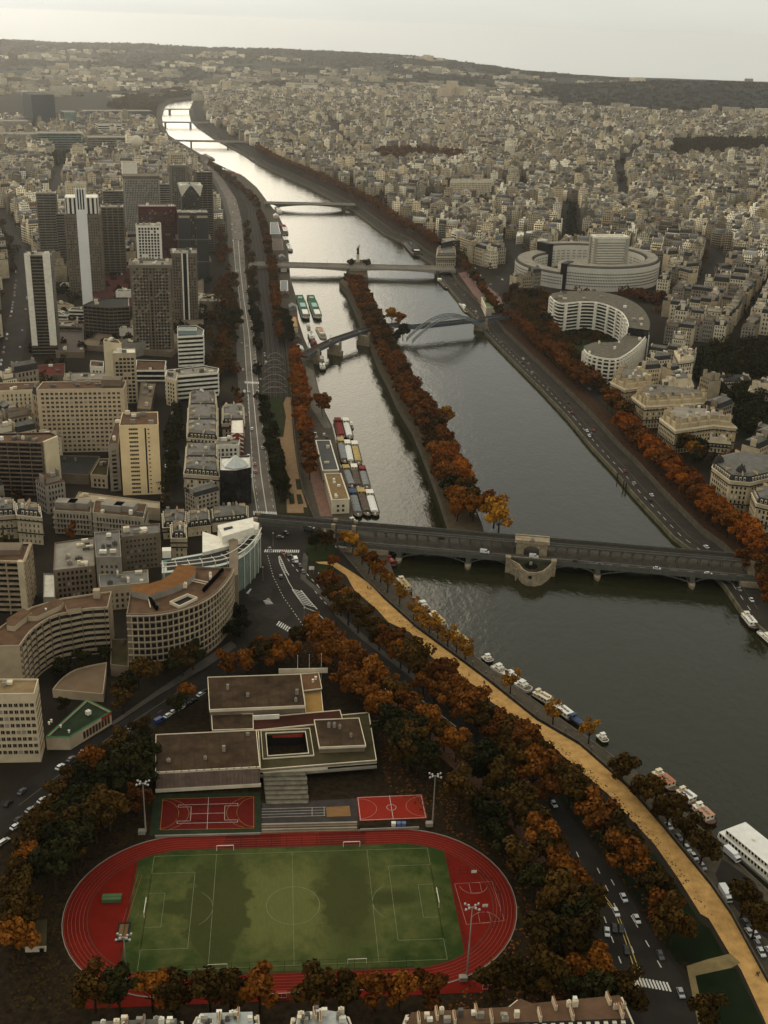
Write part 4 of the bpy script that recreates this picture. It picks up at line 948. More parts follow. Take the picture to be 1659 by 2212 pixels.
# old triangle between street and avenue
OLD = [([(397,1012),(473,1018),(470,985),(400,985)], 1075), ([(400,985),(470,985),(470,955),(402,955)], 1040), ([(404,935),(470,940),(470,905),(404,905)], 985), ([(405,905),(470,905),(470,872),(406,872)], 950), ([(408,872),(468,872),(466,842),(410,842)], 910), ([(480,905),(528,905),(526,870),(480,872)], 945)]
for k, (q, vb_) in enumerate(OLD):
    haus(['cream corner house with slate mansard at the street fork', 'second house of the old block behind the fork corner', 'pale house with white attic in the middle of the old block', 'grey-roofed house in the upper old block', 'furthest house of the old block below the white office', 'cream house facing the avenue above the red-ended house'][k], q, vb=vb_, wall=[cream, grey, cream2, cream, grey, cream2][k])
b, p, h = bld('house with red and white chevron gable wall beside the avenue', [(498,935),(527,936),(526,905),(499,906)], h=16, wall=mat('brick_red', (.20, .045, .03), .9, .25, .5), roof=white, fac='plain', name='house', cat='house', clut=0)
for i, a, b_, d, L, nrm, mid, vis in edges(p):
    if vis and nrm[1] < -.6:
        for k in range(5):
            for s in (-1, 1):
                q0 = mid+d*(s*L*.12); q1 = mid+d*(s*L*.46); z = 2+k*3
                MB().add([(q0.x+nrm[0]*.1, q0.y+nrm[1]*.1, z+1.6), (q1.x+nrm[0]*.1, q1.y+nrm[1]*.1, z), (q1.x+nrm[0]*.1, q1.y+nrm[1]*.1, z+1.3), (q0.x+nrm[0]*.1, q0.y+nrm[1]*.1, z+2.4)], [(0, 1, 2, 3)]).obj('white_chevron', white, b)
bld('white rendered house with roof terrace by the avenue', [(464,962),(516,960),(520,942),(466,945)], vb=998, wall=white, roof=grey, wm='grey', name='house', cat='house', clut=5)

# ---------------- right bank landmarks
RC = Vector((236, 1396)); ro, ri = 84, 66
def arcring(c, r, a0, a1, n): return [(c[0]+r*math.cos(a0+(a1-a0)*i/n), c[1]+r*math.sin(a0+(a1-a0)*i/n)) for i in range(n+1)]
rt = root('round_broadcasting_house', (RC.x, RC.y, 0), 'huge round pale office ring with dark end walls and central tower', 'building'); EXCL.append(arcring(RC, 98, 0, 2*math.pi, 30))
def bandpanes(rt, line, z0, z1, fh, flip=1, pitch=1.9, ww=1.1, wh=1.3, bm=None, name='windows'):
    b = MB()
    for x, y, a in along(line, pitch, .5):
        nrm = (math.sin(a)*flip, -math.cos(a)*flip); d = Vector((math.cos(a), math.sin(a))); q = Vector((x, y))
        if nrm[0]*-x+nrm[1]*-y < 0: continue
        for f in range(int((z1-z0)/fh)):
            z = z0+f*fh
            if flip > 0: b.pane(q-d*ww/2, q+d*ww/2, nrm, z, z+wh, .06)
            else: b.pane(q+d*ww/2, q-d*ww/2, nrm, z, z+wh, .06)
    if b.v: b.obj(name, glass, rt, kind='stuff')
alum = mat('aluminium_panels', (.60, .56, .46), .5, .08, .1, .4)
def ringseg(a0, a1, r0, r1, h, n=26, z0=0, tag=''):
    o = arcring(RC, r1, a0, a1, n); i_ = arcring(RC, r0, a0, a1, n); MB().prism(o+i_[::-1], z0, h, 0, 1).obj('ring_wing', [alum, slate], rt)
    MB().prism(arcring(RC, r1-3, a0, a1, n)+arcring(RC, r0+3, a0, a1, n)[::-1], h-.1, h+2.2, 0, 1).obj('attic_storey', [tg, grey], rt)
    bandpanes(rt, arcring(RC, r1, a0, a1, n*2), z0+5, h-1, 3.4); bandpanes(rt, arcring(RC, r0, a1, a0, n*2), z0+5, h-1, 3.4)
tall, low_ = 26, 16.5
A1, A2 = math.radians(-118), math.radians(128)       # tall part sweeps round the right-hand side
ringseg(A1, A2, ri, ro, tall, 40); ringseg(A2, 2*math.pi+A1, ri-1, ro+4, low_, 20)
for a in (A1, A2):
    q = (RC.x+75*math.cos(a), RC.y+75*math.sin(a)); MB().rbox(q[0], q[1], 22, 7, 0, tall+3, a).obj('end_wall', black, rt)
ringi = arcring(RC, 36, 0, 2*math.pi*39/40, 39); MB().prism(ringi, 0, 15, 0, 1).obj('studio_hall', [alum, grey], rt)
q = boxpoly(1288, 1357, 512, 53, 15); cen = centroid(q); MB().prism(q, 0, 51).obj('central_tower', alum, rt); MB().ring(offset(q, -1), offset(q, 1.5), 51, 53.5).obj('tower_rim', white, rt)
for i, a, b_, d, L, nrm, mid, vis in edges(q):
    bandpanes(rt, [tuple(a+d*2.2), tuple(b_-d*2.2)], 18, 50, 3.0, pitch=1.35, ww=.8, wh=1.5)
    for s in (a, b_): MB().rbox(s.x, s.y, 3.4, 3.4, 0, 51.3, math.atan2(d.y, d.x)).obj('corner_pier', alum, rt)
# S-shaped white building
kh = 29.
k1 = curve(G([(1188,640),(1197,649),(1215,656),(1262,652),(1300,656),(1338,672),(1353,690),(1357,706)], kh), 4)     # concave front
k1b = curve(G([(1193,632),(1225,628),(1290,628),(1345,640),(1385,662),(1403,690),(1402,712)], kh), 4)
kp = ccw(k1+k1b[::-1]); c = centroid(kp); EXCL.append(offset(kp, -8))
rt = root('horseshoe_office', (c[0], c[1], 0), 'white banded horseshoe office wrapped round a sunken garden near the river', 'office building')
def banded(rt, line, back, h, nf, fh=3.3, gap=.0):
    MB().prism(line+back[::-1], 0, h-.6, 0, 1).obj('wall', [glass, mat('taupe_roof', (.13, .115, .09), .95, .35, .25)], rt); MB().prism(off_line(line, -.1)+off_line(line, .7)[::-1], h-.9, h+.5).obj('parapet', white, rt)
    for f in range(nf):
        z = h-3.3-f*fh; o = off_line(line, -.9 if inout < 0 else .9); MB().prism(o+off_line(line, .3 if inout < 0 else -.3)[::-1], z, z+1.05).obj('floor_band', white, rt)
inout = -1
banded(rt, k1, k1b, kh, 8)
for x, y, a in along(k1, 17, 4): MB().rbox(x+math.sin(a)*.7, y-math.cos(a)*.7, 3.0, 1.5, 2, kh, a).obj('stair_bay', white, rt)
k2 = curve(G([(1261,755),(1272,766),(1300,774),(1330,776),(1352,767),(1380,745),(1402,718)], 22), 4)
k2b = curve(G([(1261,746),(1285,738),(1310,738),(1333,736),(1352,722),(1372,706),(1395,698)], 22), 4)
kp2 = ccw(k2+k2b[::-1]); c = centroid(kp2); EXCL.append(offset(kp2, -8))
rt = root('horseshoe_office', (c[0], c[1], 0), 'lower stepped white wing of the horseshoe office with oval windows', 'office building')
banded(rt, k2, k2b, 22, 6)
for x, y, a in along(k2, 5.2, 1): MB().rbox(x+math.sin(a)*.75, y-math.cos(a)*.75, 1.3, 1.5, 1, 21, a).obj('facade_pier', white, rt)
clutter(rt, kp2, 22, 8)
clutter(rt, kp, 29, 12, big=7)
EXCL.append(G([(1180,625),(1420,640),(1420,760),(1270,800),(1200,760)]))
sheet('sunken_garden', G([(1205,720),(1240,700),(1300,705),(1335,730),(1300,745),(1262,765),(1230,755)]), .05, lawn)
# riverside apartment buildings, right bank
AP = [([(1351,833),(1412,825),(1392,804),(1340,796),(1320,818)], 888, 'cream riverside apartments with set-back terraces nearest the horseshoe office'),
      ([(1394,870),(1531,862),(1524,848),(1399,831),(1366,849)], 926, 'cream riverside apartments with brown flat roof at their rear wing'),
      ([(1461,921),(1542,910),(1593,915),(1575,902),(1538,888),(1458,880),(1426,895)], 981, 'large cream riverside apartments with deep side courtyard and set-back top'),
      ([(1579,1027),(1622,1031),(1680,1018),(1680,985),(1601,972),(1549,983),(1540,998)], 1108, 'ornate cream corner apartments with round dome and curved balconies'),
      ([(1637,1075),(1700,1090),(1700,1030),(1626,1053)], 1150, 'grey cream apartment building cut by the right edge below the domed one')]
for q, vb_, lb in AP[:3]: haus(lb, q, vb=vb_, wall=mat('warm_stone', (.52, .42, .26), .9, .2, .12), roofm_=[roofg, roofb, grey][len(lb) % 3], top='terrace', indiv=False, chim=8)
for q, vb_, lb in AP[3:]: rt = haus(lb, q, vb=vb_, wall=mat('warm_stone', None), indiv=False)
h_ = hgt(1579, 1027, 1108)
for (u, v) in ((1553, 998), (1600, 1020)):
    x, y = g(u, v, h_); MB().lathe(x, y, [(3.2, 0), (3.2, h_-1), (3.4, h_-.9), (3.1, h_+1.5), (2.1, h_+3.4), (.6, h_+4.6), (.2, h_+6)], 14, 0).obj('corner_dome', slate, rt)
haus('long white villa with slate roof in the dark park', [(1545,826),(1626,822),(1618,808),(1540,808)], vb=848, wall=cream2, roofm_=slate, indiv=False)
haus('stepped white apartment block with planted terraces left of the park', [(1469,772),(1500,768),(1487,752),(1458,750)], vb=827, wall=cream2, top='terrace', indiv=False)
haus('stepped white block in the park cut by the right edge', [(1618,838),(1690,836),(1690,822),(1622,826)], vb=868, wall=cream2, top='terrace', indiv=False)
haus('cream apartments with flat roofs between the park and riverside blocks', [(1440,830),(1500,826),(1492,806),(1432,812)], vb=872, wall=cream2, top='terrace', indiv=False)
haus('small cream house at the end of the row beside the park lawn', [(1525,945),(1580,950),(1575,930),(1530,928)], vb=975, wall=cream2, top='terrace', indiv=False)
haus('ornate stone corner house at the right end of the two-span bridge', [(943,548),(985,548),(985,532),(945,532)], vb=575, indiv=False)
bld('dark-sided narrow tower house beside the bridgehead with white flank', [(953,525),(976,520),(994,519),(975,512),(955,514)], vb=565, wall=black, roof=grey, wm='grey', indiv=False, clut=2)
bld('white flat-topped clinic block on the right bank behind the bridgehead', [(1115,510),(1165,503),(1163,498),(1118,500)], vb=528, wall=white, roof=white, wm='grey', indiv=False, clut=6)
bld('tall pale slab block with fine balcony grid on the right bank', [(972,393),(1062,392),(1064,386),(975,386)], vb=428, wall=cream2, roof=grey, wm='beige', indiv=False, clut=5)
bld('long pale hall with white ribbed roof among the right bank houses', [(1450,432),(1535,440),(1528,424),(1455,420)], vb=446, wall=white, roof=white, wm='beige', indiv=False, clut=4)
bld('dark glass cube tower in the far left suburb', None, h=82, poly=boxpoly(67, 117, 204, 82, 90), wall=mat('far_blue_glass', (.03, .045, .055), .3, .1, .1, .3), roof=slate, fac='plain', name='office_tower', clut=0)
for k, (a, b_, v, hh, mt_, lb) in enumerate([(0, 62, 262, 30, grey, 'long pale office block left of the dark cube tower'), (80, 175, 288, 32, glassg, 'green glass hall front in the far left'), (0, 78, 290, 26, grey, 'pale ribbed office block at the far left edge'), (190, 300, 297, 22, grey, 'long flat grey office hall near the balloon'), (138, 165, 242, 40, glassg, 'small round-topped glass office beside dark cube'), (213, 262, 270, 26, white, 'white stepped office in the far left park'), (180, 330, 240, 24, mat('far_blue_glass', None), 'dark glazed office row beyond the park'), (206, 266, 358, 18, white, 'thin white canopy roof left of the balloon')]):
    bld(lb, None, h=hh, poly=boxpoly(a, b_, v, hh, 55), wall=mt_, roof=grey, fac='band' if k % 2 else 'plain', fh=5, bh=2, clut=0, name='office_block')
for k, (a, b_, v, hh, lb) in enumerate([(975, 990, 175, 75, 'tallest of the pale towers on the far slope'), (955, 968, 190, 52, 'short pale tower left of the tallest far tower'), (995, 1012, 188, 55, 'pale tower right of the tallest far tower'), (488, 498, 178, 45, 'lone pale slab on the far riverbank'), (815, 832, 196, 40, 'broad pale far block right of the river bend'), (1360, 1400, 232, 24, 'wide pale block at the foot of the wooded ridge')]):
    bld(lb, None, h=hh, poly=boxpoly(a, b_, v, hh, 30), wall=cream, roof=grey, fac='plain', clut=0, name='far_tower')
# tethered balloon
bx, by = g(297, 345, 12); bz = hgt(297, 334, 362)
b = root('tethered_balloon', (bx, by, 0), 'round cream tethered balloon floating above the far park', 'balloon')
pb = [(12*math.sin(math.pi*i/12), 34+12-12*math.cos(math.pi*i/12)*1.0) for i in range(1, 12)]
MB().lathe(bx, by, [(.2, 34)]+pb+[(.2, 58)], 18).obj('envelope', mat('balloon_cream', (.62, .56, .42), .6, .1, .05), b); MB().tube((bx, by, 0), (bx, by, 34), .15, 5).obj('cable', iron, b)
MB().lathe(bx, by, [(3, 29), (3, 31)], 10).obj('gondola', iron, b)
# ================================================================== dense quarters: single houses near by, one mass beyond
LEFT = G([(540,1125),(-260,1230),(-420,1000),(-300,700),(-160,450),(-120,262),(330,262),(340,300),(450,380),(505,470),(520,640),(535,850)])
RIGHT = G([(2050,1500),(1659,1190),(1400,960),(1250,800),(1100,700),(900,525),(700,400),(560,335),(455,262),(430,225),(420,205),(900,200),(1100,215),(1150,240),(1800,262),(2200,420),(2600,900)])
AL = district(LEFT, seed=4); AR = district(RIGHT, seed=9)
print('lots', len(AL), len(AR))
A = np.concatenate([AL, AR]); Dd = np.hypot(A[:, 0], A[:, 1])
A[:, 5] = np.where(Dd < 2600, rs.normal(19, 3.2, len(A)), rs.normal(14, 5.5, len(A))).clip(5, 32)
# thin out the far parts: gardens, squares and schoolyards
nz = np.array([noise.noise(Vector((x/260, y/260, 5))) for x, y in A[:, :2]]); A = A[(nz < .30) | (rs.rand(len(A)) < .25)]
# parks on the right bank
for q in ([(1440,350),(1800,330),(1800,300),(1450,305)], [(790,352),(1020,360),(1000,330),(820,322)], [(640,315),(700,330),(690,345),(640,330)]):
    A = A[~inside(A[:, :2], G(q))]
Dd = np.hypot(A[:, 0], A[:, 1]); A = A[np.argsort(Dd)]; Dd = np.sort(Dd)
# drop what stands far outside the frame
uu = A[:, 0]/A[:, 1]; A = A[(abs(uu) < .42+60/np.maximum(100, A[:, 1]))]; Dd = np.hypot(A[:, 0], A[:, 1])
vis = np.array([-60 < pr(x, y, 10)[0] < 1720 for x, y in A[:, :2]]); near = np.where(vis & (Dd < 1500))[0][:290]
rest = np.setdiff1d(np.arange(len(A)), near)
# eight house patterns, each built once with its parts
def house_proto(k):
    w_, d_, h_ = 16., 12., 18.; rr = random.Random(k); P = [(-w_/2, -d_/2), (w_/2, -d_/2), (w_/2, d_/2), (-w_/2, d_/2)]
    wl = [cream, cream2, beige, grey, cream, cream2, mat('sand_stone', (.36, .29, .19), .9, .2, .2, rnd=.25), mat('old_plaster', (.26, .22, .165), .9, .3, .2, rnd=.25)][k % 8]
    ms = [('wall', MB().prism(P, 0, h_, top=True).mesh('wall', wl))]
    wb = MB()
    for i in range(4):
        a = Vector(P[i]); c_ = Vector(P[(i+1) % 4]); d = (c_-a).normalized(); L = (c_-a).length; nrm = (d.y, -d.x)
        if k % 2 == 0 and i in (1, 3): continue
        n = int((L-1)/2.6)
        for f in range(5):
            for j in range(n):
                q = a+d*((L-(n-1)*2.6)/2+j*2.6); wb.pane(q-d*.6, q+d*.6, nrm, 3.6*f+1.0, 3.6*f+2.9, .06)
    ms.append(('windows', wb.mesh('windows', glass)))
    rb = MB()
    if k % 8 in (1, 3, 6):
        q = offset(P, 2.2); rb.prism(P, h_, h_+.4, 0); rb.prism(q, h_+.4, h_+3.2, 1, 0); rb.rbox(rr.uniform(-3, 3), 1, 4, 3, h_+3.2, h_+5.2, 0, 1); ms.append(('roof', rb.mesh('roof', [roofb if k % 8 == 3 else zinc, wl])))
    else:
        q = [(-w_/2+.3, -d_/2+1.5), (w_/2-.3, -d_/2+1.5), (w_/2-.3, d_/2-1.5), (-w_/2+.3, d_/2-1.5)]
        rb.loft(P, h_, q, h_+3.2, 0); r0 = [(-w_/2+.5, 0), (w_/2-.5, 0)]
        b = len(rb.v); rb.v += [(*q_, h_+3.2) for q_ in q]+[(*r_, h_+4.6) for r_ in r0]
        rb.f += [(b, b+1, b+5, b+4), (b+2, b+3, b+4, b+5), (b+1, b+2, b+5), (b+3, b, b+4)]; rb.m += [1]*4; ms.append(('roof', rb.mesh('roof', [slate, zinc])))
    for s in (-1, 1):
        cb_ = MB(); cb_.box(s*(w_/2-.4)-.35, s*(w_/2-.4)+.35, -3.4 if s < 0 else -1, .6 if s < 0 else 3.6, h_-1, h_+5.4); ms.append(('chimney', cb_.mesh('chimney', [wl])))
    return ms
PROT = [house_proto(k) for k in range(8)]
kinds = {0: 'cream', 1: 'pale flat-roofed', 2: 'beige', 3: 'grey terraced', 4: 'cream', 5: 'pale', 6: 'sandstone flat-roofed', 7: 'grey plaster'}
for i in near:
    x, y, w_, d_, a, h_ = A[i]; k = rs.randint(8)
    side = 'left-bank quarter' if (pr(x, y, 0)[0] < 620) else 'right-bank quarter'
    gname = 'town houses of the %s, %s walls' % (side, kinds[k])
    r_ = root('town_house', (x, y, 0), '%s town house with %s in the dense %s' % (kinds[k], 'flat roof and top storey' if k in (1, 3, 6) else 'zinc mansard roof and chimneys', side), 'house', gname)
    r_.rotation_euler = (0, 0, a); r_.scale = (w_/16, d_/12, h_/18)
    for nm, me in PROT[k]:
        o = bpy.data.objects.new(nm, me); COL.objects.link(o); o.parent = r_
        if nm == 'windows': o['kind'] = 'stuff'
def paint_cols(n, far):
    base = np.array([[.42, .36, .26], [.56, .51, .42], [.33, .27, .19], [.27, .235, .18], [.62, .58, .50], [.20, .165, .12]]); p = [.24, .2, .2, .18, .08, .10]
    w0 = np.array([1.45, 1.38, 1.21])*base[rs.choice(6, n, p=p)]*rs.uniform(.3, 1.4, (n, 1)); rbase = np.array([[.15, .15, .145], [.22, .21, .19], [.11, .09, .075], [.50, .46, .38], [.05, .045, .04], [.13, .07, .04]])
    r0 = rbase[rs.choice(6, n, p=[.28, .18, .18, .09, .19, .08])]*rs.uniform(.35, .95, (n, 1)); c0 = w0*.95
    return np.stack([w0, r0, c0], 1)
Rr = A[rest]; isB = rs.rand(len(Rr)) < .33
Rr[isB, 5] *= rs.uniform(.8, 1.45, isB.sum())
for nm, sel, T_, F_, M_ in (('quarter_houses', ~isB, TA, FA, MA), ('quarter_blocks', isB, TB, FB, MBx)):
    S = Rr[sel]; vobj(nm, T_, F_, M_, S, paint_cols(len(S), False), [vw, vr, vc])
# windows one by one on the quarter houses that still show them
wb_v = []
mid_ = Rr[np.hypot(Rr[:, 0], Rr[:, 1]) < 1750]
for x, y, w_, d_, a, h_ in mid_:
    for s in range(4):
        an = a+s*math.pi/2; nrm = (math.sin(an), -math.cos(an)); W_ = w_ if s % 2 == 0 else d_; O_ = d_/2 if s % 2 == 0 else w_/2
        fx, fy = x+nrm[0]*(O_+.06), y+nrm[1]*(O_+.06)
        if nrm[0]*-fx+nrm[1]*-fy < .12*math.hypot(fx, fy): continue
        if s % 2 and (int(x*7) % 3): continue
        dx, dy = math.cos(an), math.sin(an); n = int((W_-1)/2.7)
        for f in range(int((h_-.5)/3.1)):
            for j in range(n):
                t_ = -(n-1)*1.35+j*2.7; wb_v.append(((fx+dx*(t_-.6), fy+dy*(t_-.6), f*3.1+.9), (fx+dx*(t_+.6), fy+dy*(t_+.6), f*3.1+.9), (fx+dx*(t_+.6), fy+dy*(t_+.6), f*3.1+2.8), (fx+dx*(t_-.6), fy+dy*(t_-.6), f*3.1+2.8)))
V = np.array(wb_v, np.float32).reshape(-1, 3); nq = len(V)//4; me = bpy.data.meshes.new('quarter_windows'); print('windows', nq)
me.vertices.add(nq*4); me.vertices.foreach_set('co', V.ravel()); me.loops.add(nq*4); me.loops.foreach_set('vertex_index', np.arange(nq*4, dtype=np.int32)); me.polygons.add(nq); me.polygons.foreach_set('loop_start', np.arange(0, nq*4, 4, dtype=np.int32)); me.materials.append(glass); me.update()
o = bpy.data.objects.new('quarter_windows', me); COL.objects.link(o); o['kind'] = 'stuff'
# far suburbs on the slopes
N = 15000; fx = rs.uniform(-3600, 3600, N); fy = 4250+(rs.rand(N)**1.1)*4300; keep = abs(fx/fy) < .44; fx, fy = fx[keep], fy[keep]
den = np.array([noise.noise(Vector((x/420, y/330, 9))) for x, y in zip(fx, fy)])
hz = np.array([hill(x, y) for x, y in zip(fx, fy)])
wood = (np.abs(fx-1900) < 1250) & (fy > 4700) & (fy < 6300)
riv = inside(np.stack([fx, fy], 1), LUw+RWw[::-1])
keep = (den > -.2+.75*((fy-4900)/3300).clip(0, 1)) & ~wood & ~riv & (fy < np.array([ridge(x) for x in fx])-150)
fx, fy, hz = fx[keep], fy[keep], hz[keep]; n = len(fx)
S = np.stack([fx, fy, rs.uniform(10, 34, n), rs.uniform(9, 16, n), rs.uniform(-.5, .5, n), rs.uniform(7, 20, n)], 1)
bigm = rs.rand(n) < .05; S[bigm, 2] = rs.uniform(40, 80, bigm.sum()); S[bigm, 5] = rs.uniform(18, 34, bigm.sum())
vobj.z0 = hz-2; cols = paint_cols(n, True); cols[:, 1] = cols[:, 1]*1.1+.02
vobj('far_suburb_houses', TB[:8], FB[:5], MBx[:5], S, cols, [vw, vr]); vobj.z0 = None
# tree masses: leafy clumps between the houses, in squares and on the hills
def leaf_mass(name, pts, mt, size=2.2, per=26, seed=1):
    """pts: x,y,z,radius,height ; many small leaf faces through each crown's volume"""
    r2 = np.random.RandomState(seed); P = np.array(pts); n = len(P); k = per
    U = r2.normal(size=(n, k, 3)); U /= np.linalg.norm(U, axis=2, keepdims=True); U *= (r2.rand(n, k, 1)**.35)
    C_ = np.stack([P[:, None, 0]+U[..., 0]*P[:, None, 3], P[:, None, 1]+U[..., 1]*P[:, None, 3], P[:, None, 2]+P[:, None, 4]*.55+U[..., 2]*P[:, None, 4]*.45], -1).reshape(-1, 3)
    a = r2.normal(size=(n*k, 3)); a /= np.linalg.norm(a, axis=1, keepdims=True); b_ = np.cross(a, r2.normal(size=(n*k, 3))); b_ /= np.linalg.norm(b_, axis=1, keepdims=True)
    s = (r2.uniform(.6, 1.3, (n*k, 1))*size/2); V = np.stack([C_-a*s-b_*s*.8, C_+a*s-b_*s*.6, C_+a*s*.8+b_*s, C_-a*s+b_*s*.7], 1).reshape(-1, 3)
    me = bpy.data.meshes.new(name); m_ = n*k; me.vertices.add(m_*4); me.vertices.foreach_set('co', V.astype(np.float32).ravel()); me.loops.add(m_*4)
    me.loops.foreach_set('vertex_index', np.arange(m_*4, dtype=np.int32)); me.polygons.add(m_); me.polygons.foreach_set('loop_start', np.arange(0, m_*4, 4, dtype=np.int32)); me.materials.append(mt)
    at = me.color_attributes.new('Col', 'FLOAT_COLOR', 'POINT'); cv = np.ones((m_*4, 4)); cv[:, :3] = np.repeat(np.repeat(r2.uniform(.6, 1.3, (n, 1)), k, 0), 4, 0); at.data.foreach_set('color', cv.astype(np.float32).ravel())
    me.update(); o = bpy.data.objects.new(name, me); COL.objects.link(o); o['kind'] = 'stuff'; return o
def scatter(poly, n, seed, r=(4, 7), h=(9, 15), gap=None):
    r2 = np.random.RandomState(seed); P = np.array(poly); x0, y0 = P.min(0); x1, y1 = P.max(0); Q = r2.rand(n*3, 2)*[x1-x0, y1-y0]+[x0, y0]; Q = Q[inside(Q, poly)][:n]
    return [(x, y, 0, r2.uniform(*r), r2.uniform(*h)) for x, y in Q]
# courtyard and street trees where no house stands
rt_ = np.random.RandomState(21); CND = []
for poly, n in ((LEFT, 1100), (RIGHT, 5200)):
    P = np.array(poly); x0, y0 = P.min(0); x1, y1 = P.max(0); Q = rt_.rand(n*6, 2)*[x1-x0, y1-y0]+[x0, y0]; Q = Q[inside(Q, poly)]; CND.append(Q[:n*2])
Q = np.concatenate(CND); cell = {}
for x, y, w_, d_, *_ in A: cell.setdefault((int(x//12), int(y//12)), []).append((x, y))
ok = [i for i, (x, y) in enumerate(Q) if (int(x//12), int(y//12)) not in cell and abs(x/y) < .42]
Q = Q[ok]; ex = np.zeros(len(Q), bool)
for e in EXCL: ex |= inside(Q, e)
Q = Q[~ex]; print('yard trees', len(Q))
nn_ = np.array([noise.noise(Vector((x/300, y/300, 2))) for x, y in Q]); Q = Q[(nn_+rt_.rand(len(Q))*.6) > .10][:6500]; sel = rt_.rand(len(Q))
for nm, m_, s_ in (('yard_trees', 'olive', sel < .45), ('yard_trees', 'green', (sel >= .45) & (sel < .8)), ('yard_trees', 'rust', sel >= .8)):
    leaf_mass(nm, [(x, y, 0, rt_.uniform(3, 6), rt_.uniform(8, 14)) for x, y in Q[s_]], FOL[m_], 2.6, 22, 5)
leaf_mass('park_wood', scatter(G([(1440,355),(1800,335),(1800,295),(1450,300)]), 1500, 3), FOL['olive'], 4, 16, 6)
leaf_mass('park_wood', scatter(G([(790,356),(1025,364),(1005,328),(820,320)]), 420, 4), FOL['rust'], 3, 24, 7)
leaf_mass('park_wood', scatter(G([(230,232),(300,205),(390,196),(420,206),(360,214),(335,235),(330,250)]), 1500, 5, (6, 9), (12, 18)), FOL['olive'], 4.5, 20, 8)
leaf_mass('park_wood', scatter(G([(100,360),(330,362),(330,330),(250,325),(100,340)]), 420, 6), FOL['green'], 3.2, 22, 9)
leaf_mass('park_wood', scatter(G([(0,300),(60,296),(330,270),(336,262),(0,280)]), 420, 16), FOL['olive'], 4, 20, 19)
leaf_mass('park_wood', scatter(G([(1505,750),(1700,745),(1700,985),(1640,950),(1610,940),(1560,885),(1505,822)]), 260, 8, (3.5, 6), (8, 14)), FOL['green'], 1.6, 120, 12)
leaf_mass('avenue_tree_rows', scatter(G([(1226,535),(1246,535),(1237,442),(1226,442)]), 70, 9, (5, 7), (12, 17)), FOL['green'], 1.8, 90, 13)
leaf_mass('avenue_tree_rows', scatter(G([(1340,350),(1348,350),(1342,440),(1335,440)]), 60, 10, (5, 7), (11, 14)), FOL['olive'], 2.4, 60, 14)
leaf_mass('street_trees', scatter(G([(352,1075),(375,1080),(392,900),(378,892),(366,960)]), 42, 11, (4, 5.5), (10, 14)), FOL['green'], 1.2, 160, 15)
leaf_mass('street_trees', scatter(G([(5,640),(28,640),(45,560),(30,530),(5,480),(-5,480)]), 60, 12, (4, 5.5), (9, 13)), FOL['olive'], 2, 90, 16)
leaf_mass('avenue_verge_trees', scatter(G([(470,860),(524,850),(518,760),(500,600),(492,520),(478,470),(462,480),(478,620)]), 120, 13, (4, 6), (8, 13)), FOL['rust'], 1.7, 120, 17)
leaf_mass('boulevard_trees', scatter(G([(1085,650),(1185,640),(1195,720),(1260,800),(1240,830),(1150,730)]), 150, 34, (4, 6), (9, 14)), FOL['olive'], 1.7, 110, 38)
leaf_mass('boulevard_trees', scatter(G([(1120,636),(1420,640),(1430,600),(1440,640),(1425,660),(1190,645)]), 60, 35, (4, 6), (8, 12)), FOL['rust'], 1.7, 100, 39)
leaf_mass('courtyard_garden', scatter(G([(1215,725),(1245,705),(1300,708),(1325,730),(1265,755)]), 40, 36, (2, 4), (3, 6)), FOL['olive'], 1.3, 90, 40)
leaf_mass('rail_side_trees', scatter(G([(536,640),(556,640),(546,560),(540,480),(528,470),(532,560)]), 60, 44, (3, 5), (7, 11)), FOL['olive'], 1.7, 100, 48)
leaf_mass('rail_side_trees', scatter(G([(552,760),(566,760),(556,640),(548,640)]), 40, 45, (3, 5), (7, 11)), FOL['green'], 1.7, 100, 49)
leaf_mass('podium_trees', scatter(G([(60,770),(440,740),(455,600),(130,620)]), 130, 24, (3, 5), (6, 11)), FOL['green'], 1.6, 100, 28)
leaf_mass('avenue_verge_trees', scatter(G([(436,840),(500,840),(510,600),(470,600)]), 70, 26, (4, 6), (8, 12)), FOL['olive'], 1.7, 110, 29)
leaf_mass('avenue_verge_trees', scatter(G([(545,700),(562,760),(566,850),(556,850),(540,640),(532,540),(548,540)]), 70, 14, (3, 5), (6, 10)), FOL['green'], 1.5, 110, 18)
leaf_mass('embankment_shrubs', scatter(G([(556,860),(575,862),(600,950),(618,1060),(612,1105),(590,1040),(572,950)]), 60, 15, (3, 4.5), (5, 8)), FOL['green'], 1.2, 140, 20)
hw_ = []
r2 = np.random.RandomState(31)
hx, hy = r2.uniform(-3800, 3800, 26000), 4300+r2.rand(26000)**.9*4700; kp_ = (abs(hx/hy) < .43)
for x, y in zip(hx[kp_], hy[kp_]):
    wd = noise.noise(Vector((x/520, y/400, 1)))+noise.noise(Vector((x/170, y/150, 4)))*.6
    if y < ridge(x) and ((abs(x-1900) < 1250 and 4700 < y < 6300) or wd > .05-.5*max(0, (y-5200)/3000)-.7*max(0, (y-7000)/1200)): hw_.append((x, y, hill(x, y)-3, r2.uniform(8, 18), r2.uniform(6, 10)))
riv_ = inside(np.array(hw_)[:, :2], LUw+RWw[::-1]); hw_ = [h for h, f in zip(hw_, riv_) if not f]
leaf_mass('far_woods', hw_[::2], FOL['green'], 9, 10, 22); leaf_mass('far_woods', hw_[1::2], FOL['olive'], 9, 10, 23)
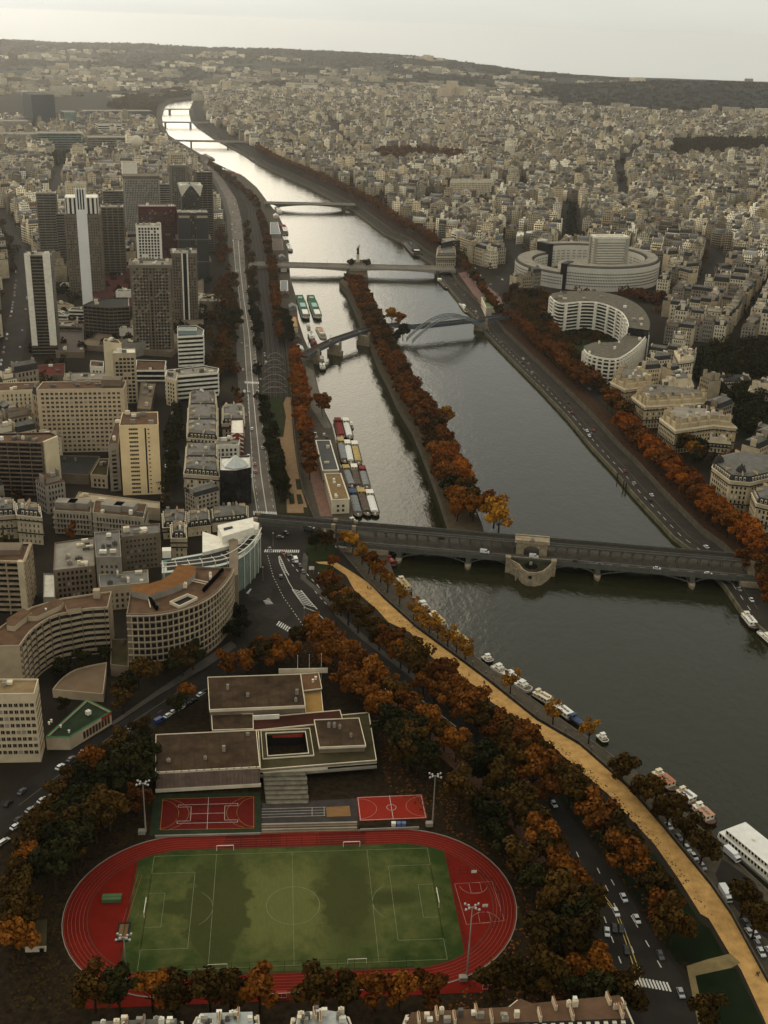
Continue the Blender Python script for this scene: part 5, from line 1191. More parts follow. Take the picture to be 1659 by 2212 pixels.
# ================================================================== island
IL = G([(762,592),(770,614),(787,632),(806,668),(828,717),(842,739),(864,789),(888,830),(912,877),(949,932),(985,1009),(1011,1068),(1040,1141),(1052,1185),(1060,1200)], -3)
IR = off_line(IL, -20); IR = [(p[0], p[1]) for p in IR]; IR[0] = IL[0]
ip = IL+IR[::-1]
sheet('island_path', ip, 0.0, mat('island_earth', (.075, .055, .032), .95, .4, .2))
b = MB()
for l in (IL, IR):
    for i in range(len(l)-1): b.add([(*l[i], WAT-1), (*l[i+1], WAT-1), (*l[i+1], .2), (*l[i], .2)], [(0, 1, 2, 3)])
b.obj('island_wall', quay, kind='structure')
PI_ = [g(991,1000,-3), g(1001,1035,-3), g(1008,1055,-3), g(1018,1085,-3), g(1028,1105,-3), g(1035,1125,-3)]
for k, (x, y) in enumerate(PI_):
    b = root('mooring_post', (x-2.5, y, WAT), 'grey timber mooring post in the water beside the island near the viaduct', 'mooring post', 'mooring posts beside the island')
    MB().tube((x-2.5, y, WAT-1), (x-2.5, y, 1.5), .45, 7).obj('post', grey, b); MB().lathe(x-2.5, y, [(.55, 1.4), (.55, 1.9)], 7).obj('post_cap', white, b)
for k, (u, v) in enumerate(((1334,1030), (1352,1052), (1347,1048))):
    x, y = g(u, v, -4); tag_ = MB().tube((x, y, WAT-1), (x, y, -1+k*.3), .4, 6).obj('mooring_pile', iron, None, label='dark mooring pile in the water by the right quay, one of three', category='mooring post', group='mooring piles by the right quay')
# ================================================================== viaduct bridge in the foreground
L0, R0 = Vector(g(700, 1172, 1.0)), Vector(g(1680, 1256, 1.0)); bd = (R0-L0).normalized(); bn = Vector((-bd.y, bd.x)); BL = (R0-L0).length; ang = math.atan2(bd.y, bd.x)
print('bridge', L0, R0, BL)
def bp_(s, t): q = L0+bd*s+bn*t; return (q.x, q.y)
WD = 22.0; br = root('viaduct_bridge', (*bp_(BL/2, WD/2), 0), 'long steel road bridge with railway viaduct on columns over the river', 'bridge')
sE = BL+40
MB().prism([bp_(-2, 0), bp_(sE, 0), bp_(sE, WD), bp_(-2, WD)], -.2, 1.1, 0, 1).obj('road_deck', [steel, mat('bridge_asphalt', (.075, .064, .052), .85, .3, .15)], br)
MB().prism([bp_(10, 0), bp_(sE, 0), bp_(sE, 1.6), bp_(10, 1.6)], 1.1, 1.25).obj('footway', pave, br)
b = MB()
for t in (-.15, WD+.15): b.prism([bp_(8, t-.12), bp_(sE, t-.12), bp_(sE, t+.12), bp_(8, t+.12)], -.9, 2.1)
b.obj('parapet', steel, br)
lines('lane_marks', [(bp_(20, 4.9), bp_(sE, 4.9))], .15, 1.13, parent=br); lines('lane_marks', dashes([bp_(150, 3.0), bp_(BL, 3.0)], 4, 5), .2, 1.14, parent=br)
def s_of(u, v, h=1.0):
    q = Vector(g(u, v, h))-L0; return q.dot(bd)
sI0, sI1 = s_of(1098, 1206), s_of(1196, 1214); sM = (sI0+sI1)/2
UZ = 8.2; t0, t1 = WD/2-3.6, WD/2+3.6
vs0 = s_of(556, 1106, 8); 
MB().prism([bp_(vs0, t0), bp_(sE, t0), bp_(sE, t1), bp_(vs0, t1)], UZ-.5, UZ).obj('viaduct_deck', steel, br)
MB().prism([bp_(vs0, t0+.5), bp_(sE, t0+.5), bp_(sE, t1-.5), bp_(vs0, t1-.5)], UZ, UZ+.15).obj('track_bed', mat('ballast', None), br)
for t in (t0, t1):
    MB().prism([bp_(vs0, t-.15), bp_(sE, t-.15), bp_(sE, t+.15), bp_(vs0, t+.15)], UZ-1.1, UZ+1.3).obj('side_girder', steel, br)
MB().prism([bp_(30, t0-.5), bp_(sE, t0-.5), bp_(sE, t0-.2), bp_(30, t0-.2)], UZ-.1, UZ+.1).obj('cornice', mat('pale_steel', (.22, .20, .16), .6, .2, .3), br)
for t in (-2.4, -.9, .9, 2.4): lines('rail', [(bp_(vs0, WD/2+t), bp_(sE, WD/2+t))], .14, UZ+.25, MAT['rail_steel'], parent=br)
# columns in pairs
s = 28.0
while s < sE:
    if not (sI0+4 < s < sI1-2):
        for t in (t0+.1, t1-.1):
            x, y = bp_(s, t); MB().lathe(x, y, [(.42, 1.1), (.42, 1.9), (.24, 2.1), (.22, 5.6), (.5, 6.5), (.8, UZ-.9)], 8).obj('column', steel, br)
            if t < WD/2: MB().rbox(x, y, .5, .5, 6.0, UZ-.5, ang).obj('bracket', steel, br)
    s += 6.1
# deck stiffeners hanging from the railway girders (the open lattice over the crossroads)
b = MB(); s = vs0
while s < 14:
    for t in (t0, t1): b.tube((*bp_(s, t), UZ-2.6), (*bp_(s+2, t), UZ-.8), .09, 4); b.tube((*bp_(s+2, t), UZ-.8), (*bp_(s+4, t), UZ-2.6), .09, 4)
    s += 4
for t in (t0, t1): b.tube((*bp_(vs0, t), UZ-2.6), (*bp_(16, t), UZ-2.6), .14, 4)
b.obj('lattice_girder', steel, br)
for s in (vs0+2, 4, 16):
    for t in (t0-.3, t1+.3): MB().rbox(*bp_(s, t), 2.2, 2.0, 0, UZ+1.6, ang).obj('stone_pylon', stone, br)
MB().rbox(*bp_(s_of(1622, 1240), t0-.5), 3.5, 3.5, 0, UZ+1.5, ang).obj('stone_pylon', stone, br)
# steel arches under the road
piers = [s_of(858, 1200), s_of(1011, 1206), sI0+2]; piers2 = [sI1-2, s_of(1293, 1228), s_of(1498, 1243), s_of(1600, 1252)]
def arches(ps):
    for k in range(len(ps)-1):
        a, c_ = ps[k], ps[k+1]; n = 16
        for t in (.2, 7, 15, WD-.2):
            up, lo = [], []
            for i in range(n+1):
                f = i/n; x = a+(c_-a)*f; z = -4.6+4.2*(1-(2*f-1)**2); lo.append((*bp_(x, t), z-.4)); up.append((*bp_(x, t), z+.2))
            b = MB()
            for i in range(n):
                o_ = bn*.25; b.add([lo[i], lo[i+1], up[i+1], up[i]]+[(p[0]+o_.x, p[1]+o_.y, p[2]) for p in (lo[i], lo[i+1], up[i+1], up[i])], [(0, 1, 2, 3), (7, 6, 5, 4), (0, 4, 5, 1), (3, 2, 6, 7)])
                if i % 2 == 0: b.tube(up[i], (up[i][0], up[i][1], -.2), .12, 4)
            b.obj('arch_rib', steel, br)
arches(piers); arches(piers2)
for s in piers[:2]+piers2[1:3]:
    c0 = bp_(s, WD/2); P = [bp_(s-1.8, -1), bp_(s-1.2, -3.6), bp_(s, -5.4), bp_(s+1.2, -3.6), bp_(s+1.8, -1), bp_(s+1.8, WD+2), bp_(s, WD+5), bp_(s-1.8, WD+2)]
    MB().prism(P, WAT-1, -4.4).obj('pier', stone, br)
    MB().loft(ccw([bp_(s-1.0, -.4), bp_(s+1.0, -.4), bp_(s+1.0, WD), bp_(s-1, WD)]), -4.4, ccw([bp_(s-1.6, 0), bp_(s+1.6, 0), bp_(s+1.6, WD), bp_(s-1.6, WD)]), -.2, 0, 0).obj('pier_shaft', steel, br)
MB().prism([bp_(s_of(1600,1252), -2), bp_(sE, -2), bp_(sE, WD), bp_(s_of(1600,1252), WD)], WAT, -.3).obj('abutment', stone, br)
MB().prism([bp_(-4, -1), bp_(piers[0]-6, -1), bp_(piers[0]-6, WD), bp_(-4, WD)], WAT, -.3).obj('abutment', stone, br)
# island head: rounded stone terrace and triumphal arch
t_ = lambda s, t: bp_(sM+s, t)
hw = (sI1-sI0)/2
prow = [t_(-hw, 1), t_(-hw, -3), t_(-hw+1.5, -4.5), t_(-hw*.55, -9), t_(-hw*.35, -15.5), t_(-hw*.12, -18.5), t_(hw*.25, -18.5), t_(hw*.55, -15.5), t_(hw*.8, -9), t_(hw-1, -4.5), t_(hw, -3), t_(hw, 1)]
pl = ccw(prow+[t_(hw, WD+12), t_(-hw, WD+12)])
MB().prism(pl, WAT-1, .9, 0, 1).obj('masonry_island', [stone, mat('garden_soil', None)], br)
pe = ccw(prow); MB().ring(pe, offset(pe, .7), .9, 2.3).obj('masonry_parapet', stone, br)
MB().ring(offset(pe, -.35), offset(pe, .3), 1.0, 1.35).obj('string_course', stone, br)
for s in (-hw, hw): MB().rbox(*t_(s, -2.5), 2.6, 3.0, WAT, 3.6, ang).rbox(*t_(s, -2.5), 3.1, 3.5, 3.1, 3.4, ang).obj('corner_pier', stone, br)
for k in range(-2, 3): MB().rbox(*t_(k*hw*.3, -17.6+abs(k)*2.4), .9, .7, WAT, 1.1, ang+k*.25).obj('buttress', stone, br)
MB().lathe(*t_(0, -18.7), [(.1, -1.4), (.9, -1.2), (.9, .2), (.1, .4)], 10).obj('relief_medallion', black, br)
MB().lathe(*t_(0, -7.5), [(3.8, .95), (3.6, 1.4), (.3, 1.5)], 12).obj('round_hedge', FOL['green'], br)
cx_, cy_ = t_(0, WD/2); a0 = t0-1.2
for s in (-6.5, 6.5): MB().rbox(*t_(s, WD/2), 4.4, t1-t0+3.0, 1.1, UZ+.2, ang).obj('arch_pier', stone, br)
bA = MB(); n = 10
P = []
for i in range(n+1): th = math.pi*i/n; P.append((4.3*math.cos(th), 4.4+2.8*math.sin(th)))
prof = [(-8.6, 5.4), (-8.6, UZ+.3), (8.6, UZ+.3), (8.6, 5.4), (4.3, 5.4)]
for i in range(n):
    (sa, za), (sb, zb) = P[i], P[i+1]
    for tt in (t0-1.5, t1+1.5): bA.add([(*t_(sa, tt), za), (*t_(sb, tt), zb), (*t_(sb, tt), UZ+.3), (*t_(sa, tt), UZ+.3)], [(0, 1, 2, 3)])
    bA.add([(*t_(sa, t0-1.5), za), (*t_(sb, t0-1.5), zb), (*t_(sb, t1+1.5), zb), (*t_(sa, t1+1.5), za)], [(0, 1, 2, 3)])
bA.obj('arch_vault', stone, br)
MB().rbox(*t_(0, WD/2), 19.5, t1-t0+4.4, UZ+.2, UZ+1.0, ang).obj('arch_cornice', stone, br); MB().rbox(*t_(0, t0-1.3), 18, .9, UZ+1.0, UZ+2.0, ang).obj('arch_parapet', stone, br)
MB().lathe(*t_(0, t0-1.3), [(1.2, UZ+1.9), (1.3, UZ+2.8), (.8, UZ+3.6), (.3, UZ+4.2)], 8, 0).obj('cartouche', stone, br)
for s in (-6.5, 6.5): MB().rbox(*t_(s, t0-1.6), 2.6, .8, 2, UZ-1, ang).obj('relief_panel', stone, br)
# bronze rider on the terrace
x, y = t_(0, -6.5); st = root('rider_statue', (x, y, 1.0), 'green bronze rider with raised sword on the stone terrace of the bridge', 'statue')
MB().rbox(x, y, 1.6, 1.6, .95, 3.0, ang).obj('plinth', stone, st)
b = MB(); c_, s_ = math.cos(ang), math.sin(ang); bx_ = lambda d: (x+c_*d, y+s_*d)
b.tube((*bx_(-.9), 4.3), (*bx_(.8), 4.5), .42, 8)
for d in (-.8, -.6, .6, .8): b.tube((*bx_(d), 4.2), (*bx_(d+.1), 3.0), .13, 5)
b.tube((*bx_(.7), 4.5), (*bx_(1.3), 5.3), .25, 6, r2=.16); b.tube((*bx_(1.3), 5.3), (*bx_(1.7), 5.0), .15, 6)
b.tube((*bx_(0), 4.6), (*bx_(.05), 5.6), .28, 7, r2=.2); b.lathe(*bx_(.05), [(.05, 5.6), (.15, 5.75), (.14, 5.95), (.03, 6.05)], 7); b.tube((*bx_(.1), 5.5), (*bx_(.6), 6.4), .08, 5); b.tube((*bx_(.6), 6.4), (*bx_(.7), 7.6), .04, 4); b.tube((*bx_(-.9), 4.4), (*bx_(-1.3), 3.6), .1, 5)
b.obj('bronze_figure', mat('verdigris', (.05, .09, .06), .6, .3, 1), st)
# ================================================================== arched railway bridge
def poly3(pts, hs): return [(*g(u, v, h), h) for (u, v), h in zip(pts, hs)]
dk = 5.5
DL = G([(655,769),(676,756),(724,733),(787,712),(835,703),(866,700)], dk); DR = G([(866,702),(895,705),(970,697),(1040,689),(1095,682),(1150,674)], dk)
rb_ = root('railway_arch_bridge', (*DL[3], 0), 'railway bridge with plate girder spans and one steel bowstring arch across the island', 'bridge')
for nm, l in (('girder_deck', DL), ('arch_deck', DR)):
    MB().prism(off_line(l, 4)+off_line(l, -4)[::-1], dk-1.2, dk).obj(nm, mat('rust_brown_deck', (.05, .035, .025), .8, .3, .4), rb_)
    for o_ in (3.9, -4.2): MB().prism(off_line(l, o_+.3)+off_line(l, o_)[::-1], dk-2.2, dk+.9).obj('side_girder', mat('blue_grey_steel', (.085, .105, .12), .5, .25, .3), rb_)
BG = MAT['blue_grey_steel']; PG = mat('pale_arch_steel', (.21, .23, .225), .5, .15, .3)
for (u, v) in ((677,775),(724,757),(787,737),(838,725),(1040,706)):
    x, y = g(u, v, -2); a_ = math.atan2(DL[3][1]-DL[1][1], DL[3][0]-DL[1][0]); 
    MB().rbox(x, y, 4, 15, WAT-1, -1.5, a_).rbox(x, y, 3, 10, -1.5, dk-2, a_).obj('pier', stone, rb_)
    for s in (-5.2, 5.2):
        px, py = x-math.sin(a_)*s, y+math.cos(a_)*s
        MB().rbox(px, py, 2.2, 2.0, -1.5, dk+1.4, a_).obj('pier_tower', stone, rb_); MB().tube((px, py, dk+1.4), (px, py, dk+6.5), .22, 5, r2=.12).tube((px-.8, py, dk+5.4), (px+.8, py, dk+5.4), .12, 4).obj('lamp_mast', BG, rb_)
aL, aR = Vector(g(884, 732, 0)), Vector(g(1040, 704, 0)); ad_ = (aR-aL); al = ad_.length; ad_.normalize(); an_ = Vector((-ad_.y, ad_.x)); print('arch span', al)
for t in (-4.4, 4.4):
    n = 26; up, lo = [], []
    for i in range(n+1):
        f = i/n; q = aL+ad_*(al*f)+an_*t; z = -2+ (17.5)*(1-(2*f-1)**2); k = 1.6-.3*abs(2*f-1)
        up.append((q.x, q.y, z+k)); lo.append((q.x, q.y, z-k*.4-.6*abs(2*f-1)))
    b = MB()
    for i in range(n):
        b.tube(up[i], up[i+1], .55, 5); b.tube(lo[i], lo[i+1], .5, 5); b.tube(lo[i], up[i+1], .2, 4); b.tube(up[i], lo[i+1], .2, 4)
    b.obj('arch_truss', PG, rb_)
    for i in range(2, n-1, 1):
        if lo[i][2] > dk+.5: MB().tube(lo[i], (lo[i][0], lo[i][1], dk-.5), .12, 4).obj('hanger', BG, rb_)
for i in range(6, 21, 2):
    f = i/26; z = -2+17.5*(1-(2*f-1)**2)+1.6; p = aL+ad_*(al*f); MB().tube((p.x+an_.x*4.4, p.y+an_.y*4.4, z), (p.x-an_.x*4.4, p.y-an_.y*4.4, z), .2, 4).obj('wind_brace', BG, rb_)
# ================================================================== road bridges up the river
def roadbridge(label, pa, pb, h, wd, piers_, thick=1.4, haunch=3.0, mt=grey, arch=False, top=asphalt2):
    a = Vector(g(*pa, h)); c_ = Vector(g(*pb, h)); d = (c_-a).normalized(); n_ = Vector((-d.y, d.x)); L = (c_-a).length
    b_ = root('road_bridge', ((a.x+c_.x)/2, (a.y+c_.y)/2, 0), label, 'bridge'); f = lambda s, t: (a.x+d.x*s+n_.x*t, a.y+d.y*s+n_.y*t)
    MB().prism([f(0, 0), f(L, 0), f(L, wd), f(0, wd)], h-.9, h, 0, 1).obj('deck', [mt, top], b_)
    for t in (0, wd): MB().prism([f(0, t-.15), f(L, t-.15), f(L, t+.15), f(0, t+.15)], h-.2, h+1.0).obj('parapet', mat('pale_parapet', (.34, .31, .25), .8, .2, .3), b_)
    ss = [(Vector(g(u, v, WAT))-a).dot(d) for u, v in piers_]; st_ = [0]+ss+[L]
    for k in range(len(st_)-1):
        s0, s1 = st_[k], st_[k+1]; n = 14
        for t in ((.3, wd-.3) if arch else (.3, wd/2, wd-.3)):
            b = MB(); pts = []
            for i in range(n+1):
                q = i/n; x = s0+(s1-s0)*q; z = h-.9-thick*.4-haunch*((2*q-1)**2); pts.append((x, z))
            for i in range(n):
                for tt in (t-.4, t+.4): b.add([(*f(pts[i][0], tt), pts[i][1]), (*f(pts[i+1][0], tt), pts[i+1][1]), (*f(pts[i+1][0], tt), h-.85), (*f(pts[i][0], tt), h-.85)], [(0, 1, 2, 3)])
                b.add([(*f(pts[i][0], t-.4), pts[i][1]), (*f(pts[i+1][0], t-.4), pts[i+1][1]), (*f(pts[i+1][0], t+.4), pts[i+1][1]), (*f(pts[i][0], t+.4), pts[i][1])], [(0, 3, 2, 1)])
            b.obj('girder', mt, b_)
    for s in ss: MB().prism([f(s-2, 0), f(s, -2.5), f(s+2, 0), f(s+2, wd), f(s, wd+2.5), f(s-2, wd)], WAT-1, h-1).obj('pier', quay, b_)
    k = 0
    for s in np.arange(10, L-5, 28):
        for t in (.6, wd-.6): MB().tube((*f(s, t), h), (*f(s, t), h+7), .12, 4, r2=.07).obj('lamp_post', iron, b_)
    return b_, f, L
roadbridge('two-span concrete road bridge crossing the downstream tip of the island', (536,574), (985,585), 3.2, 24, [(752,600), (944,598)], 1.5, 2.6, mat('bridge_concrete', (.27, .24, .185), .85, .2, .2))
sb, f_, L_ = roadbridge('low green steel arch road bridge with dark underside, third over the river', (572,440), (768,444), 3.0, 20, [(600,462), (745,466)], 1.2, 4.0, mat('dark_green_steel', (.05, .06, .04), .7, .2, .2), True)
roadbridge('flat road bridge on two stout piers in front of the far bend', (372,304), (530,307), 4.5, 20, [(412,322), (494,326)], 2.0, .6, grey)
roadbridge('distant thin road bridge behind the two-pier bridge', (345,264), (455,265), 4.5, 16, [(371,283), (424,281)], 2, .5, grey)
roadbridge('most distant bridge before the river bends', (352,236), (416,236), 4.5, 14, [(376,246)], 2, .5, grey)
# statue on the island tip
sx_, sy_ = g(773, 566, 0); st = root('torch_statue', (sx_, sy_, 0), 'dark bronze robed statue raising a torch on a pale pedestal at the island tip', 'statue')
MB().rbox(sx_, sy_, 5, 5, 0, 3, 0).rbox(sx_, sy_, 3.6, 3.6, 3, 9, 0).rbox(sx_, sy_, 4.2, 4.2, 9, 9.6, 0).obj('pedestal', cream2, st)
fg = MB().lathe(sx_, sy_, [(1.7, 9.6), (1.6, 11), (1.35, 13.5), (1.25, 15.4), (1.45, 16.9), (1.1, 17.9), (.4, 18.2), (.38, 18.6), (.62, 19.1), (.6, 19.7), (.3, 20.2)], 12, sx=1, sy=.75)
fg.tube((sx_+1.0, sy_, 17.4), (sx_+1.9, sy_, 19.3), .42, 6, r2=.3); fg.tube((sx_+1.9, sy_, 19.3), (sx_+1.9, sy_, 21.9), .28, 6, r2=.2); fg.tube((sx_-1.1, sy_, 17.2), (sx_-1.5, sy_-.5, 15.2), .4, 6); fg.rbox(sx_-1.6, sy_-.8, .9, .4, 14.4, 16.4, .3)
fg.obj('bronze_figure', mat('dark_bronze', (.035, .045, .032), .6, .3, .5), st); MB().lathe(sx_+1.9, sy_, [(.2, 21.8), (.5, 22.1), (.35, 22.6), (.05, 23.1)], 8).obj('torch', mat('gilt', (.4, .28, .08), .4, .2, 1, .5, .6), st)
for i in range(7):
    t = math.pi*i/6; fgm = None
MB().lathe(sx_, sy_, [(.75, 19.7), (.85, 19.95)], 9).obj('crown', MAT['dark_bronze'], st)
sheet('island_tip', G([(748,588),(752,570),(765,562),(782,562),(792,572),(795,600),(775,600)], 0), .02, MAT['island_earth'])
b = MB(); tp = ccw(G([(748,588),(752,570),(765,562),(782,562),(792,572),(795,600),(775,600)], 0)); b.ring(tp, offset(tp, .6), WAT-1, .6); b.obj('island_tip_wall', quay, kind='structure')
# ================================================================== stadium
TC = Vector((-26.2, 305.3)); TA_ = math.radians(5.6); tx = Vector((math.cos(TA_), math.sin(TA_))); ty = Vector((-tx.y, tx.x))
def T2(x, y): q = TC+tx*x+ty*y; return (q.x, q.y)
def oval(r, hs=38.0, n=24):
    o = []
    for i in range(n+1): a = -math.pi/2+math.pi*i/n; o.append(T2(hs+r*math.cos(a), r*math.sin(a)))
    for i in range(n+1): a = math.pi/2+math.pi*i/n; o.append(T2(-hs+r*math.cos(a), r*math.sin(a)))
    return o
trk = mat('red_track', (.15, .010, .005), .85, .16, .15); trk2 = mat('dark_red_track', (.10, .008, .004), .85, .15, .15)
sheet('running_track', oval(38), .10, trk)
kb = MB(); kb.ring(oval(38.3), oval(38), 0, .22); kb.obj('track_kerb', grey, kind='structure')
for k in range(1, 7): o = oval(30.2+k*1.25-.05); lines('lane_line', [(o[i], o[(i+1) % len(o)]) for i in range(len(o))], .10, .14, mat('lane_line_paint', (.34, .11, .08), .8, .2, .5))
o = oval(30.2); lines('inner_kerb', [(o[i], o[(i+1) % len(o)]) for i in range(len(o))], .35, .16, mat('dark_kerb', (.10, .045, .03), .8, .2, .5))
for x0, x1 in ((-24, -4), (10, 27)): sheet('track_mat', [T2(x0, 30.6), T2(x1, 30.6), T2(x1, 37.4), T2(x0, 37.4)], .125, trk2)
sheet('service_apron', [T2(-63, -36), T2(60, -36), T2(60, -41), T2(-63, -41)], .07, trk)
# pitch: rectangle clipped by the curve of the inner kerb
ptc = []
for x, y in [(-56, -29)]: pass
def clipx(y, s): return s*min(55.0 if s > 0 else 54.5, 38+math.sqrt(max(0, 30**2-y*y)))
yy = [-29.8+59.6*i/24 for i in range(25)]
ptc = [T2(clipx(y, 1)-(y*.0), y) for y in yy]+[T2(clipx(y, -1), y) for y in yy[::-1]]
tm_ = bpy.data.materials.new('turf_pitch'); tm_.use_nodes = True; t = tm_.node_tree; b = t.nodes['Principled BSDF']; b.inputs['Roughness'].default_value = .95; b.inputs['Specular IOR Level'].default_value = .1
geo = t.nodes.new('ShaderNodeNewGeometry'); mpg = t.nodes.new('ShaderNodeMapping'); mpg.vector_type = 'TEXTURE'; mpg.inputs['Location'].default_value = (TC.x, TC.y, 0); mpg.inputs['Rotation'].default_value = (0, 0, TA_)
t.links.new(geo.outputs['Position'], mpg.inputs[0])
def nz_(scale, det=6, st=None):
    n = t.nodes.new('ShaderNodeTexNoise'); n.inputs['Scale'].default_value = scale; n.inputs['Detail'].default_value = det; n.inputs['Roughness'].default_value = .62
    if st: s = t.nodes.new('ShaderNodeMapping'); s.inputs['Scale'].default_value = st; t.links.new(mpg.outputs[0], s.inputs[0]); t.links.new(s.outputs[0], n.inputs['Vector'])
    else: t.links.new(mpg.outputs[0], n.inputs['Vector'])
    return n.outputs[0]
def mt_(op, a, b2, c=None):
    m_ = t.nodes.new('ShaderNodeMath'); m_.operation = op
    for i, q in enumerate((a, b2, c)):
        if q is None: continue
        if isinstance(q, (int, float)): m_.inputs[i].default_value = q
        else: t.links.new(q, m_.inputs[i])
    return m_.outputs[0]
sep = t.nodes.new('ShaderNodeSeparateXYZ'); t.links.new(mpg.outputs[0], sep.inputs[0]); X_, Y_ = sep.outputs[0], sep.outputs[1]
nzl = nz_(.16, 12)
def blob(cx, cy, rx, ry, soft):           # 1 inside, 0 outside, ragged by noise
    a = mt_('DIVIDE', mt_('SUBTRACT', X_, cx), rx); c2 = mt_('DIVIDE', mt_('SUBTRACT', Y_, cy), ry)
    r_ = mt_('SQRT', mt_('ADD', mt_('MULTIPLY', a, a), mt_('MULTIPLY', c2, c2)), None)
    r_ = mt_('ADD', r_, mt_('MULTIPLY', mt_('SUBTRACT', nzl, .5), 1.9))
    m2 = t.nodes.new('ShaderNodeMapRange'); m2.inputs[1].default_value = 1+soft; m2.inputs[2].default_value = 1-soft; t.links.new(r_, m2.inputs[0]); return m2.outputs[0]
pale = blob(-2, 1, 46, 25, .5)
wet = mt_('MAXIMUM', mt_('MAXIMUM', blob(-25, 1, 11, 25, .10), blob(18, 3, 10, 22, .25)), mt_('MAXIMUM', blob(-34, 1, 12, 4, .15), blob(33, 2, 10, 4, .3)))
def mixc(f, c1, c2):
    m2 = t.nodes.new('ShaderNodeMixRGB'); t.links.new(f, m2.inputs[0])
    for i, q in ((1, c1), (2, c2)):
        if isinstance(q, tuple): m2.inputs[i].default_value = (*q, 1)
        else: t.links.new(q, m2.inputs[i])
    return m2.outputs[0]
cc_ = mixc(pale, (.026, .046, .008), (.135, .135, .040)); cc_ = mixc(mt_('MULTIPLY', wet, .8), cc_, (.040, .042, .012))
fin = mixc(mt_('MULTIPLY', nz_(1.1, 8, (1, .3, 1)), .5), cc_, (.02, .036, .008)); t.links.new(fin, b.inputs['Base Color'])
pitch = sheet('turf_pitch', ptc, .14, tm_)
pl_ = mat('pitch_line', (.20, .21, .12), .8, .3, .4)
def rect(x0, x1, y0, y1): P = [T2(x0, y0), T2(x1, y0), T2(x1, y1), T2(x0, y1)]; return [(P[i], P[(i+1) % 4]) for i in range(4)]
def circ(x, y, r, n=28, a0=0, a1=2*math.pi): P = [T2(x+r*math.cos(a0+(a1-a0)*i/n), y+r*math.sin(a0+(a1-a0)*i/n)) for i in range(n+1)]; return [(P[i], P[i+1]) for i in range(n)]
lines('pitch_markings', rect(-49, 49, -27, 27)+[(T2(0, -27), T2(0, 27))]+circ(0, 0, 9)+rect(-49, -34, -18, 18)+rect(34, 49, -18, 18)+rect(-49, -43.5, -8, 8)+rect(43.5, 49, -8, 8)+circ(-36, 0, 9, 14, -1, 1)+circ(36, 0, 9, 14, math.pi-1, math.pi+1)+[(T2(-27, -27), T2(-27, 27)), (T2(27, -27), T2(27, 27))], .14, .18, pl_)
def goal(x, y, a, wd, label):
    gx, gy = T2(x, y); r_ = root('goal', (gx, gy, .15), label, 'goal'); d = Vector((math.cos(TA_+a), math.sin(TA_+a))); n_ = Vector((-d.y, d.x)); q = Vector((gx, gy)); fr_ = MB(); h_ = 2.4
    A_, B_ = q-d*wd/2, q+d*wd/2
    for p in (A_, B_): fr_.tube((*p, .15), (*p, h_), .11, 5)
    fr_.tube((*A_, h_), (*B_, h_), .13, 5); fr_.obj('goal_frame', white, r_)
    for p in (A_, B_): MB().tube((*p, h_), (*(p+n_*1.2), h_), .04, 4).tube((*(p+n_*1.2), h_), (*(p+n_*2), .2), .04, 4).obj('net_stay', iron, r_)
goal(-49.3, 0, math.pi/2, 7.3, 'white full-size football goal at the left end of the pitch'); goal(49.3, 0, -math.pi/2, 7.3, 'white full-size football goal at the right end of the pitch')
goal(-24, 29.0, 0, 6, 'small goal on the far touchline in front of the red courts, left'); goal(21.5, 29.0, 0, 6, 'small goal on the far touchline, right of the middle')
goal(-24, -27.6, math.pi, 6, 'small goal on the near touchline, left of the trees'); goal(20, -27.6, math.pi, 6, 'small goal on the near touchline by the right trees')
# infield at both ends
MB().rbox(*T2(-61, 5.6), 6.4, 3.0, .15, 1.5, TA_).rbox(*T2(-61, 5.6), 6.6, .15, 1.45, 1.6, TA_).obj('landing_mat', mat('green_cover', (.075, .13, .055), .8, .1, .4), None, label='green covered high-jump landing mat on the left red infield', category='landing mat')
b = MB(); jp = ccw([T2(-57.5, -14), T2(-53.4, -14), T2(-53.4, -5.5), T2(-57.5, -5.5)]); lj = root('long_jump_pit', (*T2(-55.5, -9.7), .1), 'sand long-jump pit with dark edges on the left red infield', 'sand pit')
MB().ring(jp, offset(jp, .6), .1, .35).obj('pit_edge', black, lj); MB().prism(offset(jp, .6), .1, .22).obj('sand', mat('pit_sand', (.17, .10, .045), .95, .15, .5), lj)
lines('runway_line', [(T2(-56.2, -5), T2(-53.6, 17.5)), (T2(-54.9, -5), T2(-52.3, 17.5))], .10, .15, MAT['lane_line_paint'])
ct = ccw([T2(57.5, -12), T2(70.5, -10.8), T2(69.6, 8.3), T2(56.3, 7.8)])
lines('court_lines', [(ct[i], ct[(i+1) % 4]) for i in range(4)]+circ(62.8, 7.5, 5, 12, math.pi+.2, 2*math.pi-.2)+circ(64, -11.4, 5, 12, .2, math.pi-.2)+rect(61.4, 65.2, 3, 8)+rect(62.2, 66, -11.6, -6.5), .12, .15, mat('faded_white', (.42, .22, .18), .8, .2, .5))
def hoop(x, y, s, label):
    gx, gy = T2(x, y); r_ = root('basketball_hoop', (gx, gy, .1), label, 'basketball hoop'); MB().tube((gx, gy, .1), (gx, gy, 3.2), .12, 6).tube((gx, gy, 3.2), (*T2(x, y-s*1.2), 3.4), .1, 5).obj('post', mat('blue_post', (.05, .06, .25), .6, .1, 1), r_)
    MB().rbox(*T2(x, y-s*1.2), 1.9, .08, 2.9, 4.1, TA_).obj('backboard', white, r_)
hoop(63.3, 11, 1, 'basketball hoop at the far end of the infield court'); hoop(64.4, -8.3, -1, 'blue-posted basketball hoop at the near end of the infield court')
